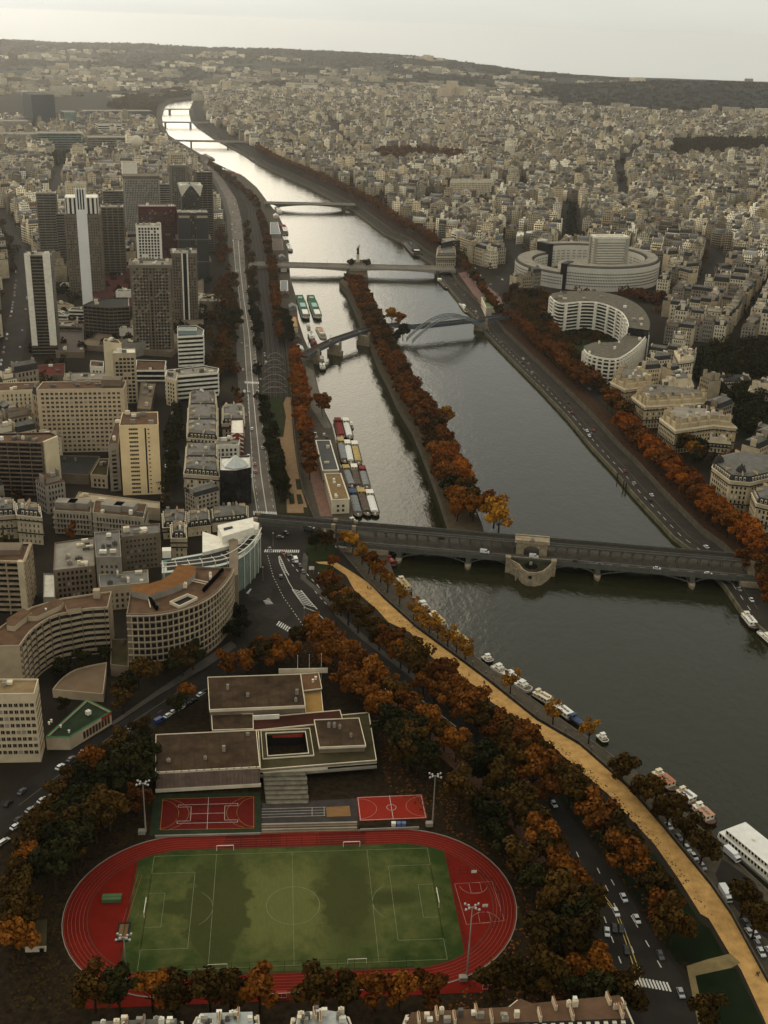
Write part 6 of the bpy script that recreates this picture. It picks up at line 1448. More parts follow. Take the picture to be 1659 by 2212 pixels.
def fence(label, pts, h=4.0, step=4.2, post=None):
    c = centroid(pts); r_ = root('fence', (*c, 0), label, 'fence')
    for x, y, a in along(pts, step): MB().tube((x, y, 0), (x, y, h), .07, 4).obj('post', iron, r_)
    b = MB()
    for i in range(len(pts)-1):
        for z in (h, h*.5, .3): b.tube((*pts[i], z), (*pts[i+1], z), .04, 4)
    b.obj('rail', iron, r_); return r_
fence('dark post fence along the far touchline in front of the mats', [T2(-24, 31), T2(27, 31)], 4.5, 5.5); fence('dark post fence along the near touchline', [T2(-36, -29.5), T2(38, -29.5)], 4.5, 5.5)
fence('short dark fence closing the left end of the pitch', [T2(-55.2, -24), T2(-55.2, 24)], 1.2, 6); fence('dark fence between pitch and infield court', [T2(55.6, -22), T2(55.6, 22)], 1.2, 6)
fence('dark curved fence behind the infield basketball court', [T2(56.5, 13), T2(66, 13), T2(69.5, 7), T2(71, 0), T2(70, -9), T2(66, -14)], 3, 2.6)
for k in range(3):
    P = T2(-4+k*9.5 if k < 2 else 60, -39.3); r_ = root('team_bench', (*P, 0), ['white framed team shelter on the near track edge, left', 'white framed team shelter on the near track edge, right', 'small white bench by the track bend near the right lamp mast'][k], 'bench'); MB().rbox(*P, 3.2, 1.2, .2, 1.9, TA_).obj('shelter_panel', red, r_)
    b = MB()
    for s in (-1.6, 0, 1.6): q = Vector(P)+tx*s; b.tube((q.x, q.y-.7, 0), (q.x, q.y-.7, 2.0), .07, 4)
    for z in (.2, 2.0): a_, c_ = Vector(P)-tx*1.6, Vector(P)+tx*1.6; b.tube((a_.x, a_.y-.7, z), (c_.x, c_.y-.7, z), .07, 4)
    b.obj('frame', white, r_)
def mast(ub, vb_, vt, label):
    x, y = g(ub, vb_); lo, hi = 0, 60
    for _ in range(30):
        md = (lo+hi)/2
        if pr(x, y, md)[1] > vt: lo = md
        else: hi = md
    h_ = lo; r_ = root('floodlight_mast', (x, y, 0), label, 'floodlight'); MB().tube((x, y, 0), (x, y, h_), .34, 7, r2=.16).obj('pole', grey, r_)
    MB().rbox(x-1.2, y-1, 2.6, 1.8, 0, 1.6, TA_).obj('equipment_cabinet', grey, r_)
    k = 0
    for a in (TA_+.5, TA_-.6):
        d = Vector((math.cos(a), math.sin(a))); MB().tube((x-d.x*2.4, y-d.y*2.4, h_), (x+d.x*2.4, y+d.y*2.4, h_), .12, 5).obj('cross_arm', grey, r_)
        for s in (-2.4, -1.2, 1.2, 2.4): MB().rbox(x+d.x*s, y+d.y*s, .6, .45, h_-.05, h_+.5, a+.4).obj('floodlight_head', mat('lamp_glass', (.42, .41, .38), .4, .1, 1, .3), r_)
    return h_
print('mast', mast(315, 1797, 1692, 'tall floodlight mast at the far left corner of the track beside the tennis court'), mast(934, 1780, 1676, 'tall floodlight mast at the far right corner of the track beside the red ball court'), mast(1008, 2112, 1960, 'tall floodlight mast standing by the near right bend of the track'), mast(274, 2118, 2025, 'tall floodlight mast in front of the long-jump pit'))
# courts and yard between track and gym
def court(name, pts, mt, label=None): return sheet(name, G(pts), .08, mt)
sheet('court_surround', G([(332,1716),(562,1712),(566,1800),(322,1806)]), .05, mat('green_surround', (.025, .035, .018), .9, .3, .2))
court('tennis_court', [(344,1794),(550,1790),(550,1720),(350,1726)], mat('brick_red_court', (.11, .011, .008), .85, .12, .2))
court('ball_court', [(776,1774),(923,1768),(912,1716),(770,1722)], mat('bright_red_court', (.26, .022, .012), .8, .08, .2))
Q = [Vector(g(*p)) for p in ((344,1794),(550,1790),(550,1720),(350,1726))]
def bil(Q, s, t): a = Q[0]+(Q[1]-Q[0])*s; c = Q[3]+(Q[2]-Q[3])*s; r_ = a+(c-a)*t; return (r_.x, r_.y)
def rq(Q, s0, s1, t0, t1): P = [bil(Q, s0, t0), bil(Q, s1, t0), bil(Q, s1, t1), bil(Q, s0, t1)]; return [(P[i], P[(i+1) % 4]) for i in range(4)]
lines('tennis_lines', rq(Q, .18, .82, .2, .78)+rq(Q, .18, .82, .27, .71)+rq(Q, .32, .68, .27, .71)+[(bil(Q, .32, .49), bil(Q, .68, .49)), (bil(Q, .5, 0), bil(Q, .5, 1))], .16, .12, mat('court_white', (.5, .46, .42), .8, .2, 1))
ye = mat('court_yellow', (.34, .20, .06), .8, .2, 1)
arc = lambda cx, cy, rs_, rt2, a0, a1: [bil(Q, cx+rs_*math.cos(a0+(a1-a0)*i/14), cy+rt2*math.sin(a0+(a1-a0)*i/14)) for i in range(15)]
for a_ in (arc(0, .5, .19, .45, -math.pi/2, math.pi/2), arc(1, .5, .19, .45, math.pi/2, 1.5*math.pi), arc(0, .5, .3, .5, -1.2, 1.2), arc(1, .5, .3, .5, math.pi-1.2, math.pi+1.2)): lines('handball_lines', list(zip(a_[:-1], a_[1:])), .14, .12, ye)
lines('handball_lines', rq(Q, .01, .99, .01, .99), .14, .11, ye)
Q = [Vector(g(*p)) for p in ((776,1774),(923,1768),(912,1716),(770,1722))]
cp = MAT['faded_white']
lines('ball_court_lines', [(bil(Q, .5, 0), bil(Q, .5, 1))]+rq(Q, .02, .98, .03, .97), .2, .12, MAT['court_white'])
for a_ in (arc(0, .5, .28, .42, -math.pi/2, math.pi/2), arc(1, .5, .28, .42, math.pi/2, 1.5*math.pi)): lines('ball_court_lines', list(zip(a_[:-1], a_[1:])), .14, .12, cp)
a_ = [bil(Q, .5+.07*math.cos(2*math.pi*i/18), .5+.12*math.sin(2*math.pi*i/18)) for i in range(19)]; lines('ball_court_lines', list(zip(a_[:-1], a_[1:])), .16, .12, MAT['court_white'])
sheet('school_yard', G([(566,1735),(770,1725),(776,1800),(566,1802)]), .04, mat('yard_asphalt', (.048, .04, .036), .9, .3, .2))
Q = [Vector(g(*p)) for p in ((565,1766),(703,1762),(703,1744),(565,1748))]
lines('sprint_lanes', [(bil(Q, 0, t), bil(Q, 1, t)) for t in (0, .33, .66, 1)]+[(bil(Q, s, 0), bil(Q, s, 1)) for s in (.79, .98)], .16, .1, MAT['court_white'])
sheet('sand_pit', G([(704,1744),(755,1741),(758,1763),(706,1765)]), .09, mat('pit_sand2', (.22, .12, .05), .95, .15, .5))
st = root('spectator_steps', (*g(668, 1788), 0), 'low tan spectator steps between the school yard and the red track', 'steps')
for k in range(4):
    a, c_ = g(565, 1800-k*4), g(771, 1795-k*4); d = Vector(c_)-Vector(a); MB().rbox((a[0]+c_[0])/2, (a[1]+c_[1])/2+.3, d.length, .75, 0, .35+k*.35, math.atan2(d.y, d.x)).obj('step', [mat('tan_bench', (.19, .13, .08), .9, .2, .3), grey][k % 2], st)
st = root('low_wall', (*g(445, 1803), 0), 'low pale wall along the far side of the track under the tennis court', 'wall'); a, c_ = g(335, 1809), g(562, 1803); d = Vector(c_)-Vector(a)
MB().rbox((a[0]+c_[0])/2, (a[1]+c_[1])/2, d.length, .5, 0, .9, math.atan2(d.y, d.x)).obj('wall', grey, st); a, c_ = g(778, 1795), g(905, 1790); d = Vector(c_)-Vector(a); MB().rbox((a[0]+c_[0])/2, (a[1]+c_[1])/2, d.length, .5, 0, .9, math.atan2(d.y, d.x)).obj('wall', grey, st)
for k, (u, v) in enumerate(((850,1784),(861,1784),(872,1784))): MB().rbox(*g(u, v), 1.5, 1.3, .04, 1.5, TA_).rbox(*g(u, v), 1.6, 1.4, 1.5, 1.6, TA_).obj('storage_bin', [white, mat('blue_bin', (.12, .16, .3), .6, .2, .5), MAT['blue_bin']][k], None, label=['white lidded bin by the red ball court, leftmost of three', 'blue-grey bin between two others by the ball court', 'blue-grey bin nearest the floodlight mast by the ball court'][k], category='bin')
# gym complex: one building of stacked flat-roofed halls
gy = root('sports_hall', (*g(560, 1600), 0), 'sports complex of brown flat-roofed halls with pale fascias and courtyard', 'sports hall')
def hall(name, pts, h, z0=0, fascia=1.0, wall=brownc, roof=roofm, par=.35, fm=None, over=0):
    p = ccw(G(pts, h)); MB().prism(offset(p, .3), z0, h-fascia).obj(name, wall, gy); MB().prism(offset(p, .25), h-fascia, h-par, 0, 0).obj('roof', roof, gy); MB().ring(p, offset(p, .3), h-fascia, h).obj('fascia', fm or cream2, gy)
    if area(p) > 350:
        clutter(gy, p, h+.1, 4, [grey, slate, zinc, brownc], 1.6); a, b_, c_, d_ = [Vector(q) for q in p[:4]]
        n = max(2, int((b_-a).length/4.5))
        for k in range(1, n):
            s, e = a+(b_-a)*k/n, d_+(c_-d_)*k/n; m_ = (s+e)/2; MB().rbox(m_.x, m_.y, (e-s).length-1.4, .16, h-par-.02, h-par+.05, math.atan2(e.y-s.y, e.x-s.x)).obj('roof_seam', mat('seam_felt', (.035, .026, .018), .95, .3, .5), gy)
    return p
droof = mat('dark_brown_roof', (.058, .037, .022), .95, .5, .16)
h1, h2, h3, h4 = 9.8, 9.8, 6.2, 9.0
hall('hall_wall', [(452,1533),(660,1524),(650,1455),(448,1462)], h1, roof=droof, fascia=1.3)
hall('hall_wall', [(458,1577),(548,1574),(547,1540),(456,1542)], 7.0, roof=droof, fascia=.5)
hall('link_wall', [(545,1578),(742,1558),(735,1533),(545,1550)], 6.6, roof=mat('maroon_roof', (.05, .018, .012), .95, .3, .1), fascia=.6)
p2 = hall('hall_wall', [(335,1668),(562,1656),(554,1576),(336,1586)], h2, roof=droof, fascia=.9)
pw = mat('weathered_pink_wall', (.20, .145, .115), .9, .3, .25); a, c_ = Vector(p2[0]), Vector(p2[1])
for i, a, b_, d, L, nrm, mid, vis in edges(p2):
    if nrm[1] < -.7:
        MB().rbox(mid.x+nrm[0]*-.1, mid.y+nrm[1]*-.1, L-.4, .4, 2.0, h2-1.0, math.atan2(d.y, d.x)).obj('front_wall', pw, gy)
        for k in range(26): q = a+d*(L*(k+.5)/26); MB().rbox(q.x+nrm[0]*.12, q.y+nrm[1]*.12, .12, .12, 2.0, h2-1.0, math.atan2(d.y, d.x)).obj('wall_seam', mat('dark_pink_seam', (.13, .09, .075), .9, .2, .3), gy)
        MB().rbox(mid.x+nrm[0]*.25, mid.y+nrm[1]*.25, L+.4, .9, .8, 2.1, math.atan2(d.y, d.x)).obj('base_beam', cream2, gy)
        for s in (0, .33, .66, 1): q = a+d*(L*s); MB().rbox(q.x, q.y, .5, .6, 0, 1, 0).obj('pilotis', black, gy)
        for k in range(14): q = a+d*(L*(k+.5)/14); MB().rbox(q.x+nrm[0]*.02, q.y+nrm[1]*.02, .5, .5, h2-.25, h2+.15, 0).obj('roof_outlet', grey, gy)
# platform with courtyard: four wings round a hole
O = [Vector(q) for q in G([(562,1662),(814,1642),(797,1537),(700,1545)], h3)]; HO = G([(579,1632),(666,1626),(659,1580),(575,1584)], h3)
oo = G([(562,1662),(814,1642),(797,1538),(556,1560)], h3); oo = ccw(oo); hh_ = ccw(HO)
def near_i(p, L): return min(range(len(L)), key=lambda i: math.dist(p, L[i]))
hh_ = [hh_[near_i(q, hh_)] for q in oo]
b = MB(); b.ring(oo, hh_, h3-1.2, h3-.3); b.obj('platform_roof', roofm, gy)
MB().ring(oo, offset(oo, .35), h3-1.5, h3).obj('fascia', cream2, gy); MB().ring(hh_, offset(hh_, -.3), h3-.6, h3+.1).obj('courtyard_coping', cream2, gy)
hi_ = offset(hh_, -2.2); MB().ring(hi_, offset(hi_, .25), h3-.4, h3+.25).obj('roof_upstand', cream2, gy)
MB().ring(offset(oo, 2.5), hh_, 0, h3-1.2).obj('platform_wall', black, gy)
i_ = offset(hh_, .2); MB().rbox(*(((Vector(HO[2])+Vector(HO[3]))/2)), 14, .5, h3-2.4, h3-1.2, TA_).obj('red_beam', red, gy)
for i, a, b_, d, L, nrm, mid, vis in edges(oo):
    if nrm[1] < -.7: 
        MB().rbox(mid.x+nrm[0]*.2, mid.y+nrm[1]*.2, L, 1.0, h3-3.4, h3-2.5, math.atan2(d.y, d.x)).obj('lower_fascia', grey, gy)
        MB().rbox(*(a+d*(L*.3)+Vector(nrm)*-.2), L*.55, .4, h3-2.6, h3-1.3, math.atan2(d.y, d.x)).obj('pale_panel', cream2, gy)
hall('hall_wall', [(689,1614),(791,1610),(776,1550),(678,1554)], h4, z0=h3-.4, roof=droof, fascia=1.0)
hall('terrace_wall', [(660,1542),(699,1540),(694,1490),(656,1491)], 5.2, roof=mat('yellow_terrace', (.32, .19, .06), .9, .15, .2), fascia=.5)
hall('terrace_wall', [(653,1492),(696,1487),(689,1452),(648,1455)], 6.5, roof=mat('orange_terrace', (.15, .08, .04), .9, .15, .2), fascia=.5)
MB().rbox(*g(655,1450,6.5), 22, .3, 5.5, 8.0, TA_).obj('screen_wall', cream2, gy)
MB().rbox(*g(575,1546,8), 11, .4, 6.2, 8.4, TA_+.05).obj('white_panel', white, gy)
for u, v in ((676,1470),(682,1464)): MB().lathe(*g(u, v, 7), [(.5, 6), (.5, 7.4), (.6, 7.6)], 8).obj('roof_vent', white, gy)
sp = ccw(G([(570,1690),(664,1686),(668,1730),(575,1732)], 2))
for k in range(7):
    f = k/7; a = Vector(g(566, 1679, 5)); P = [bil([Vector(q) for q in G([(575,1734),(668,1732),(662,1682),(568,1684)], 1)], s, t) for s, t in ((0, f), (1 if k % 2 else .97, f), (1, f+.15), (0, f+.15))]
    MB().prism(P, 0, .5+k*.62).obj('stair_terrace', mat('stained_concrete', (.15, .13, .095), .9, .4, .3), gy)
for k, (u, v) in enumerate(((643,1450),(668,1448),(694,1446))):
    x, y = g(u, v, 6); MB().tube((x, y, 0), (x, y, 14), .12, 5, r2=.06).lathe(x, y, [(.1, 13.9), (.2, 14.1), (.05, 14.3)], 6).obj('flagpole', white, None, label='white flagpole behind the sports hall terrace, one of three alike', category='flagpole', group='flagpoles behind the sports hall')
r_ = root('changing_hut', (*g(76, 2030), 0), 'small hut with white front and brown roof left of the track', 'hut')
hp = ccw(G([(53,2042),(98,2040),(100,1988),(57,1990)], 3)); MB().prism(hp, 0, 2.7).obj('wall', cream2, r_); MB().prism(offset(hp, -.3), 2.7, 3.1).obj('roof', roofm, r_)
MB().rbox(*g(90,2052,1.5), 1.4, .3, .6, 2.0, 0).obj('window', glass, r_)
# foreground rooftops along the bottom edge
haus('long grey-roofed house with chimney rows at the bottom edge', None, h=20, poly=G([(862,2228),(1375,2208),(1345,2140),(1150,2158),(1120,2146),(1095,2166),(880,2178)], 20), wall=cream, roofm_=roofb, mh=3.0, indiv=False, chim=10)
haus('pale silver-roofed house with round dormers at the bottom edge', None, h=17, poly=G([(625,2228),(768,2222),(752,2180),(700,2172),(632,2182)], 17), wall=cream, roofm_=mat('silver_zinc', (.34, .36, .34), .4, .25, .3, .5), indiv=False)
haus('house with white corrugated roof at the bottom edge', None, h=16, poly=G([(400,2230),(560,2225),(556,2176),(425,2180)], 16), wall=cream, roofm_=MAT['silver_zinc'], indiv=False)
haus('dark house roof with greenish zinc at the bottom left edge', None, h=15, poly=G([(180,2240),(395,2232),(392,2190),(190,2198)], 15), wall=grey, roofm_=zinc, indiv=False)

# ================================================================== trees
def crown_mesh(seed, n=750, leaf=.62, R0=4.6, Hc=8.0, z0=4.2, sparse=0.0):
    r = np.random.RandomState(seed); nl = 17
    lob = np.stack([r.uniform(-.68, .68, nl)*R0, r.uniform(-.68, .68, nl)*R0, z0+Hc*(.25+.6*r.rand(nl))], 1); lr = r.uniform(.24, .52, nl)*R0; lc = r.uniform(.72, 1.25, nl)
    k = r.randint(nl, size=n); U = r.normal(size=(n, 3)); U /= np.linalg.norm(U, axis=1, keepdims=True); rad = r.rand(n, 1)**(.28 if not sparse else .6)
    C = lob[k]+U*rad*lr[k][:, None]*[1, 1, .85]
    a = U+r.normal(size=(n, 3))*.55; a /= np.linalg.norm(a, axis=1, keepdims=True); e1 = np.cross(a, r.normal(size=(n, 3))); e1 /= np.linalg.norm(e1, axis=1, keepdims=True); e2 = np.cross(a, e1)
    s = r.uniform(.6, 1.4, (n, 1))*leaf; V = np.stack([C-e1*s-e2*s*.5, C+e1*s*.5-e2*s, C+e1*s+e2*s*.6, C-e1*s*.6+e2*s], 1).reshape(-1, 3)
    me = bpy.data.meshes.new('crown'); me.vertices.add(n*4); me.vertices.foreach_set('co', V.astype(np.float32).ravel()); me.loops.add(n*4); me.loops.foreach_set('vertex_index', np.arange(n*4, dtype=np.int32)); me.polygons.add(n); me.polygons.foreach_set('loop_start', np.arange(0, n*4, 4, dtype=np.int32))
    at = me.color_attributes.new('Col', 'FLOAT_COLOR', 'POINT'); cv = np.ones((n*4, 4)); cv[:, :3] = np.repeat(lc[k]*r.uniform(.8, 1.2, n), 4)[:, None]; at.data.foreach_set('color', cv.astype(np.float32).ravel()); me.update(); return me
def trunk_mesh(seed, h=6.0):
    r = random.Random(seed); b = MB(); b.tube((0, 0, -.3), (.1, 0, h*.6), .34, 7, r2=.24)
    for k in range(5):
        a = k*1.3+r.random(); L = r.uniform(2.2, 3.6); b.tube((.1, 0, h*(.5+.05*k)), (math.cos(a)*L, math.sin(a)*L, h*.6+L*1.25), .15, 5, r2=.05)
    b.tube((.1, 0, h*.6), (0, .2, h*1.5), .2, 5, r2=.07); return b.mesh('trunk', bark)
CROWN = {}; TRK = [trunk_mesh(k) for k in range(3)]
for kd in FOL:
    L_ = []
    for s in range(5): me = crown_mesh(50+s, 2200, .38); me.materials.append(FOL[kd]); L_.append(me)
    CROWN[kd] = L_
SPARSE = []
for s in range(3): me = crown_mesh(80+s, 520, .40, 4.2, 8.5, 3.6, 1); me.materials.append(FOL['gold']); SPARSE.append(me)
kn = {'orange': 'orange-brown', 'rust': 'rust-red', 'gold': 'golden', 'olive': 'olive-brown', 'green': 'dark green', 'red': 'bright red-orange'}
TL = []
def tree(x, y, kd, sc_, label, group=None, z=0, hs=1.0, mesh=None):
    TL.append((math.hypot(x, y), x, y, kd, sc_*1.38, label, group, z, hs/1.08, mesh, R.uniform(0, 6.28), R.randrange(5), R.randrange(3)))
def plant_all():
    TL.sort(key=lambda q: (q[6] is not None, q[0])); b = MB(); buf = {}
    for i, (dist, x, y, kd, s, label, group, z, hs, mesh, rz, ci, ti) in enumerate(TL):
        if i < 296:
            r_ = bpy.data.objects.new('plane_tree', None); COL.objects.link(r_); r_.location = (x, y, z); r_.rotation_euler = (0, 0, rz); r_.scale = (s, s, s*hs); r_['label'] = label; r_['category'] = 'tree'
            if group: r_['group'] = group
            for nm, me in (('crown', mesh or CROWN[kd][ci]), ('trunk', TRK[ti])): o = bpy.data.objects.new(nm, me); COL.objects.link(o); o.parent = r_
        else: buf.setdefault(kd, []).append((x, y, z, s, hs, rz, ci, ti))
    VV, CC, MI, mats, tv = [], [], [], [], MB()
    for kd, L_ in buf.items():
        mats.append(FOL[kd])
        for x, y, z, s, hs, rz, ci, ti in L_:
            me = CROWN[kd][ci]; n = 2200*4; co = np.empty(len(me.vertices)*3, np.float32); me.vertices.foreach_get('co', co); co = co.reshape(-1, 3)[:n]; cl = np.empty(len(me.vertices)*4, np.float32); me.color_attributes['Col'].data.foreach_get('color', cl); cl = cl.reshape(-1, 4)[:n].copy(); cl[:, :3] *= .8+.4*((ci*7+int(x*13)) % 10)/10
            c, q = math.cos(rz)*s, math.sin(rz)*s; P = np.stack([co[:, 0]*c-co[:, 1]*q+x, co[:, 0]*q+co[:, 1]*c+y, co[:, 2]*s*hs+z], 1); k = 2
            m4 = P.reshape(-1, 4, 3)[::k]; ctr = m4.mean(1, keepdims=True); VV.append(((m4-ctr)*1.35+ctr).reshape(-1, 3)); CC.append(cl.reshape(-1, 4, 4)[::k].reshape(-1, 4)); MI.append(np.full(len(m4), len(mats)-1, np.int32)); tv.tube((x, y, z), (x, y, z+5*s), .3, 4, len(FOL), r2=.2)
    V = np.concatenate(VV); nq = len(V)//4; tn = len(tv.v); me = bpy.data.meshes.new('distant_trees'); tf = [f for f in tv.f if len(f) == 4]; mats.append(bark)
    V2 = np.concatenate([V, np.array(tv.v, np.float32)]); F2 = np.concatenate([np.arange(nq*4), (np.array(tf)+nq*4).ravel()]); nf = nq+len(tf)
    me.vertices.add(len(V2)); me.vertices.foreach_set('co', V2.astype(np.float32).ravel()); me.loops.add(nf*4); me.loops.foreach_set('vertex_index', F2.astype(np.int32)); me.polygons.add(nf); me.polygons.foreach_set('loop_start', np.arange(0, nf*4, 4, dtype=np.int32))
    for m_ in mats: me.materials.append(m_)
    me.polygons.foreach_set('material_index', np.concatenate(MI+[np.full(len(tf), len(mats)-1, np.int32)])); at = me.color_attributes.new('Col', 'FLOAT_COLOR', 'POINT'); cv = np.ones((len(V2), 4), np.float32); cv[:nq*4] = np.concatenate(CC); at.data.foreach_set('color', cv.ravel()); me.update()
    o = bpy.data.objects.new('distant_trees', me); COL.objects.link(o); o['kind'] = 'stuff'
ORD = 'first second third fourth fifth sixth seventh eighth ninth tenth eleventh twelfth thirteenth fourteenth fifteenth sixteenth seventeenth eighteenth nineteenth twentieth'.split()
def nth(lb, i):
    o = ORD[i] if i < 20 else 'twenty-'+ORD[i-20] if i < 29 else None
    if o is None: return lb
    for tail in (', %s from the far end' % o, ', %s from far end' % o, ', the %s' % o):
        if len((lb+tail).split()) <= 16: return lb+tail
    return lb
def row(pts, step, kds, s, where, z=0, jit=1.2, sjit=.15, dz=None, hs=1.0):
    for i, (x, y, a) in enumerate(along(G(pts, z), step, R.random()*step*.5)):
        kd = R.choice(kds); tree(x+R.uniform(-jit, jit), y+R.uniform(-jit, jit), kd, s*R.uniform(1-sjit, 1+sjit), nth('%s plane tree %s' % (kn[kd], where), i), '%s trees %s' % (kn[kd], where), z, hs)
# promenade rows in the foreground
row([(703,1290),(735,1330),(770,1366),(830,1410),(880,1450)], 9.5, ['olive', 'orange', 'olive'], 1.0, 'between the sandy promenade and the quay road')
row([(880,1450),(960,1510),(1030,1565),(1100,1625),(1180,1695),(1250,1770),(1310,1840),(1360,1910),(1410,1985),(1450,2050)], 8.2, ['olive', 'olive', 'orange', 'rust'], 1.05, 'along the dark lawn beside the promenade')
row([(905,1500),(985,1560),(1060,1625),(1130,1690),(1200,1765)], 10, ['olive', 'rust'], .95, 'on the kerb of the quay road')
row([(668,1388),(720,1432),(790,1485),(860,1535),(930,1600)], 9.5, ['orange', 'olive', 'orange'], 1.0, 'on the left side of the quay road')
row([(930,1600),(1010,1668),(1080,1740),(1140,1810),(1190,1880),(1230,1950),(1260,2010)], 8.8, ['olive', 'orange', 'olive', 'green'], 1.05, 'between the quay road and the earth path')
row([(735,1490),(780,1530),(830,1570)], 9, ['orange', 'rust'], 1.0, 'behind the sports hall terrace')
row([(840,1600),(880,1640),(930,1690),(860,1660),(905,1610)], 8.5, ['green', 'green', 'olive'], 1.0, 'right of the sports hall courtyard')
row([(990,1745),(1050,1800),(1080,1850),(1120,1900),(1160,1960)], 8.5, ['green', 'olive'], 1.0, 'just outside the right bend of the track')
row([(1175,1990),(1230,2020),(1200,2080),(1150,2080),(1250,2080)], 8, ['green', 'olive', 'green'], 1.15, 'in the thicket right of the track')
row([(490,1465),(540,1460),(600,1450),(640,1435)], 7.6, ['orange', 'orange', 'olive'], .95, 'behind the upper sports hall')
row([(560,1432),(600,1425),(648,1408)], 9, ['orange', 'olive'], .85, 'between junction and sports hall')
row([(700,1420),(745,1450),(690,1450)], 8, ['rust', 'orange'], .9, 'behind the flagpoles')
row([(310,1640),(318,1700),(305,1760)], 8, ['green', 'rust'], .9, 'left of the lower sports hall')
row([(300,1610),(262,1645),(215,1690),(165,1730),(110,1790),(75,1850),(50,1910),(42,1970),(40,2030),(45,2090)], 9.5, ['olive', 'orange', 'olive'], .95, 'along the left street kerb')
row([(280,1700),(235,1740),(190,1790),(150,1850),(120,1920)], 8.5, ['green'], 1.15, 'in the dark grove left of the track')
row([(250,1780),(200,1830),(160,1900),(130,1830),(210,1740)], 8.5, ['green', 'green', 'olive'], 1.1, 'in the middle of the dark left grove')
row([(400,1520),(385,1550)], 8, ['rust', 'green'], .7, 'beside the parked cars left of the hall')
# near row hiding the bottom straight
row([(190,2182),(250,2184),(330,2190),(420,2188),(500,2190),(590,2190)], 8.4, ['orange', 'olive', 'orange', 'green'], .98, 'in the near row below the track, left part')
row([(670,2190),(720,2188),(790,2186),(870,2183),(960,2178)], 8.2, ['orange', 'olive', 'orange'], 1.0, 'in the near row below the track, middle part')
row([(1070,2168),(1130,2160),(1190,2148),(1260,2140),(1330,2130)], 8.2, ['orange', 'olive', 'olive'], 1.02, 'in the near row below the track, right part')
row([(1240,2200),(1300,2190),(1360,2190)], 8, ['green', 'olive'], .95, 'beside the bottom right roof end')
row([(1500,2225),(1560,2230)], 9, ['olive', 'green'], .9, 'at the bottom edge by the cross path')
# foot of the curved offices
row([(262,1545),(275,1510),(305,1490),(340,1478),(372,1470),(410,1450),(440,1438)], 7.0, ['green', 'green', 'olive'], .85, 'at the foot of the convex office')
row([(150,1470),(120,1470),(200,1440),(245,1430)], 9, ['green'], .6, 'in the court of the concave block')
row([(512,1345),(530,1368),(500,1390)], 9, ['green'], .7, 'beside the convex office ramp')
row([(130,1555),(165,1530)], 9, ['green'], .55, 'behind the green-roofed hall')
# low quay: thin golden trees
for u, v in ((809,1252),(837,1280),(863,1308),(893,1338),(912,1357),(927,1372),(945,1384),(967,1400),(985,1415),(1004,1430),(1102,1498),(1194,1566),(1271,1606),(1340,1700),(1392,1748),(1440,1790),(1475,1835),(1512,1872),(1600,1985),(1625,2030)):
    x, y = g(u, v, LOW); big = u > 1300; tree(x, y, 'olive' if big else 'gold', 1.0 if big else .82, 'thin golden tree on the low quay between promenade and houseboats' if not big else 'olive tree on the low quay beside the moored barges', 'thin golden trees on the low quay' if not big else 'olive trees on the low quay', LOW, 1.0, None if big else R.choice(SPARSE))
for u, v, kd, s in ((762,1192,'gold',.75),(782,1218,'gold',.8),(797,1238,'orange',.8),(822,1258,'orange',.75),(745,1180,'gold',.6)): x, y = g(u, v); tree(x, y, kd, s, '%s tree clustered at the viaduct foot beside the low quay' % kn[kd], '%s trees clustered at the viaduct foot' % kn[kd])
for u, v, kd, s, lb in ((682,1190,'green',.75,'dark green tree on the round corner lawn, left of two'), (706,1190,'olive',.8,'olive tree on the round corner lawn, right of two'), (719,1228,'red',.5,'small bright red-orange tree at the tip of the sandy promenade')): x, y = g(u, v); tree(x, y, kd, s, lb)
# left bank beyond the viaduct
row([(633,775),(640,800),(646,830),(650,860),(658,890)], 7.5, ['red', 'red', 'orange'], .85, 'beside the railway cutting before the arch bridge')
row([(640,840),(650,880),(655,920),(660,950)], 8, ['orange', 'red'], .9, 'on the port slope above the car park')
row([(690,880),(694,900)], 9, ['orange'], .9, 'at the waterside above the red barge')
row([(660,965),(668,1000),(672,1040)], 8.5, ['orange', 'olive'], .85, 'between garden path and port road')
row([(592,985),(600,1030),(606,1075)], 7, ['green'], .8, 'between avenue and garden path')
row([(586,570),(594,640),(600,700),(606,745)], 9, ['orange', 'olive', 'rust'], .8, 'along the railway by the port warehouses')
row([(614,690),(622,730),(626,750)], 9, ['green'], .85, 'behind the port sheds')
row([(560,470),(572,510),(582,560)], 12, ['orange', 'olive'], .8, 'between railway and far port')
row([(618,655),(622,660)], 30, ['green'], 1.0, 'beside the cruise boats')
row([(455,365),(500,400),(540,435),(560,460)], 19, ['olive', 'orange'], 1.0, 'along the far left bank')
x, y = g(504, 722); tree(x, y, 'green', 1.7, 'very large round dark green tree beside the avenue'); x, y = g(757, 580); tree(x, y, 'green', .75, 'dark bush-like tree left of the torch statue'); x, y = g(792, 580); tree(x, y, 'olive', .75, 'bush-like tree right of the torch statue')
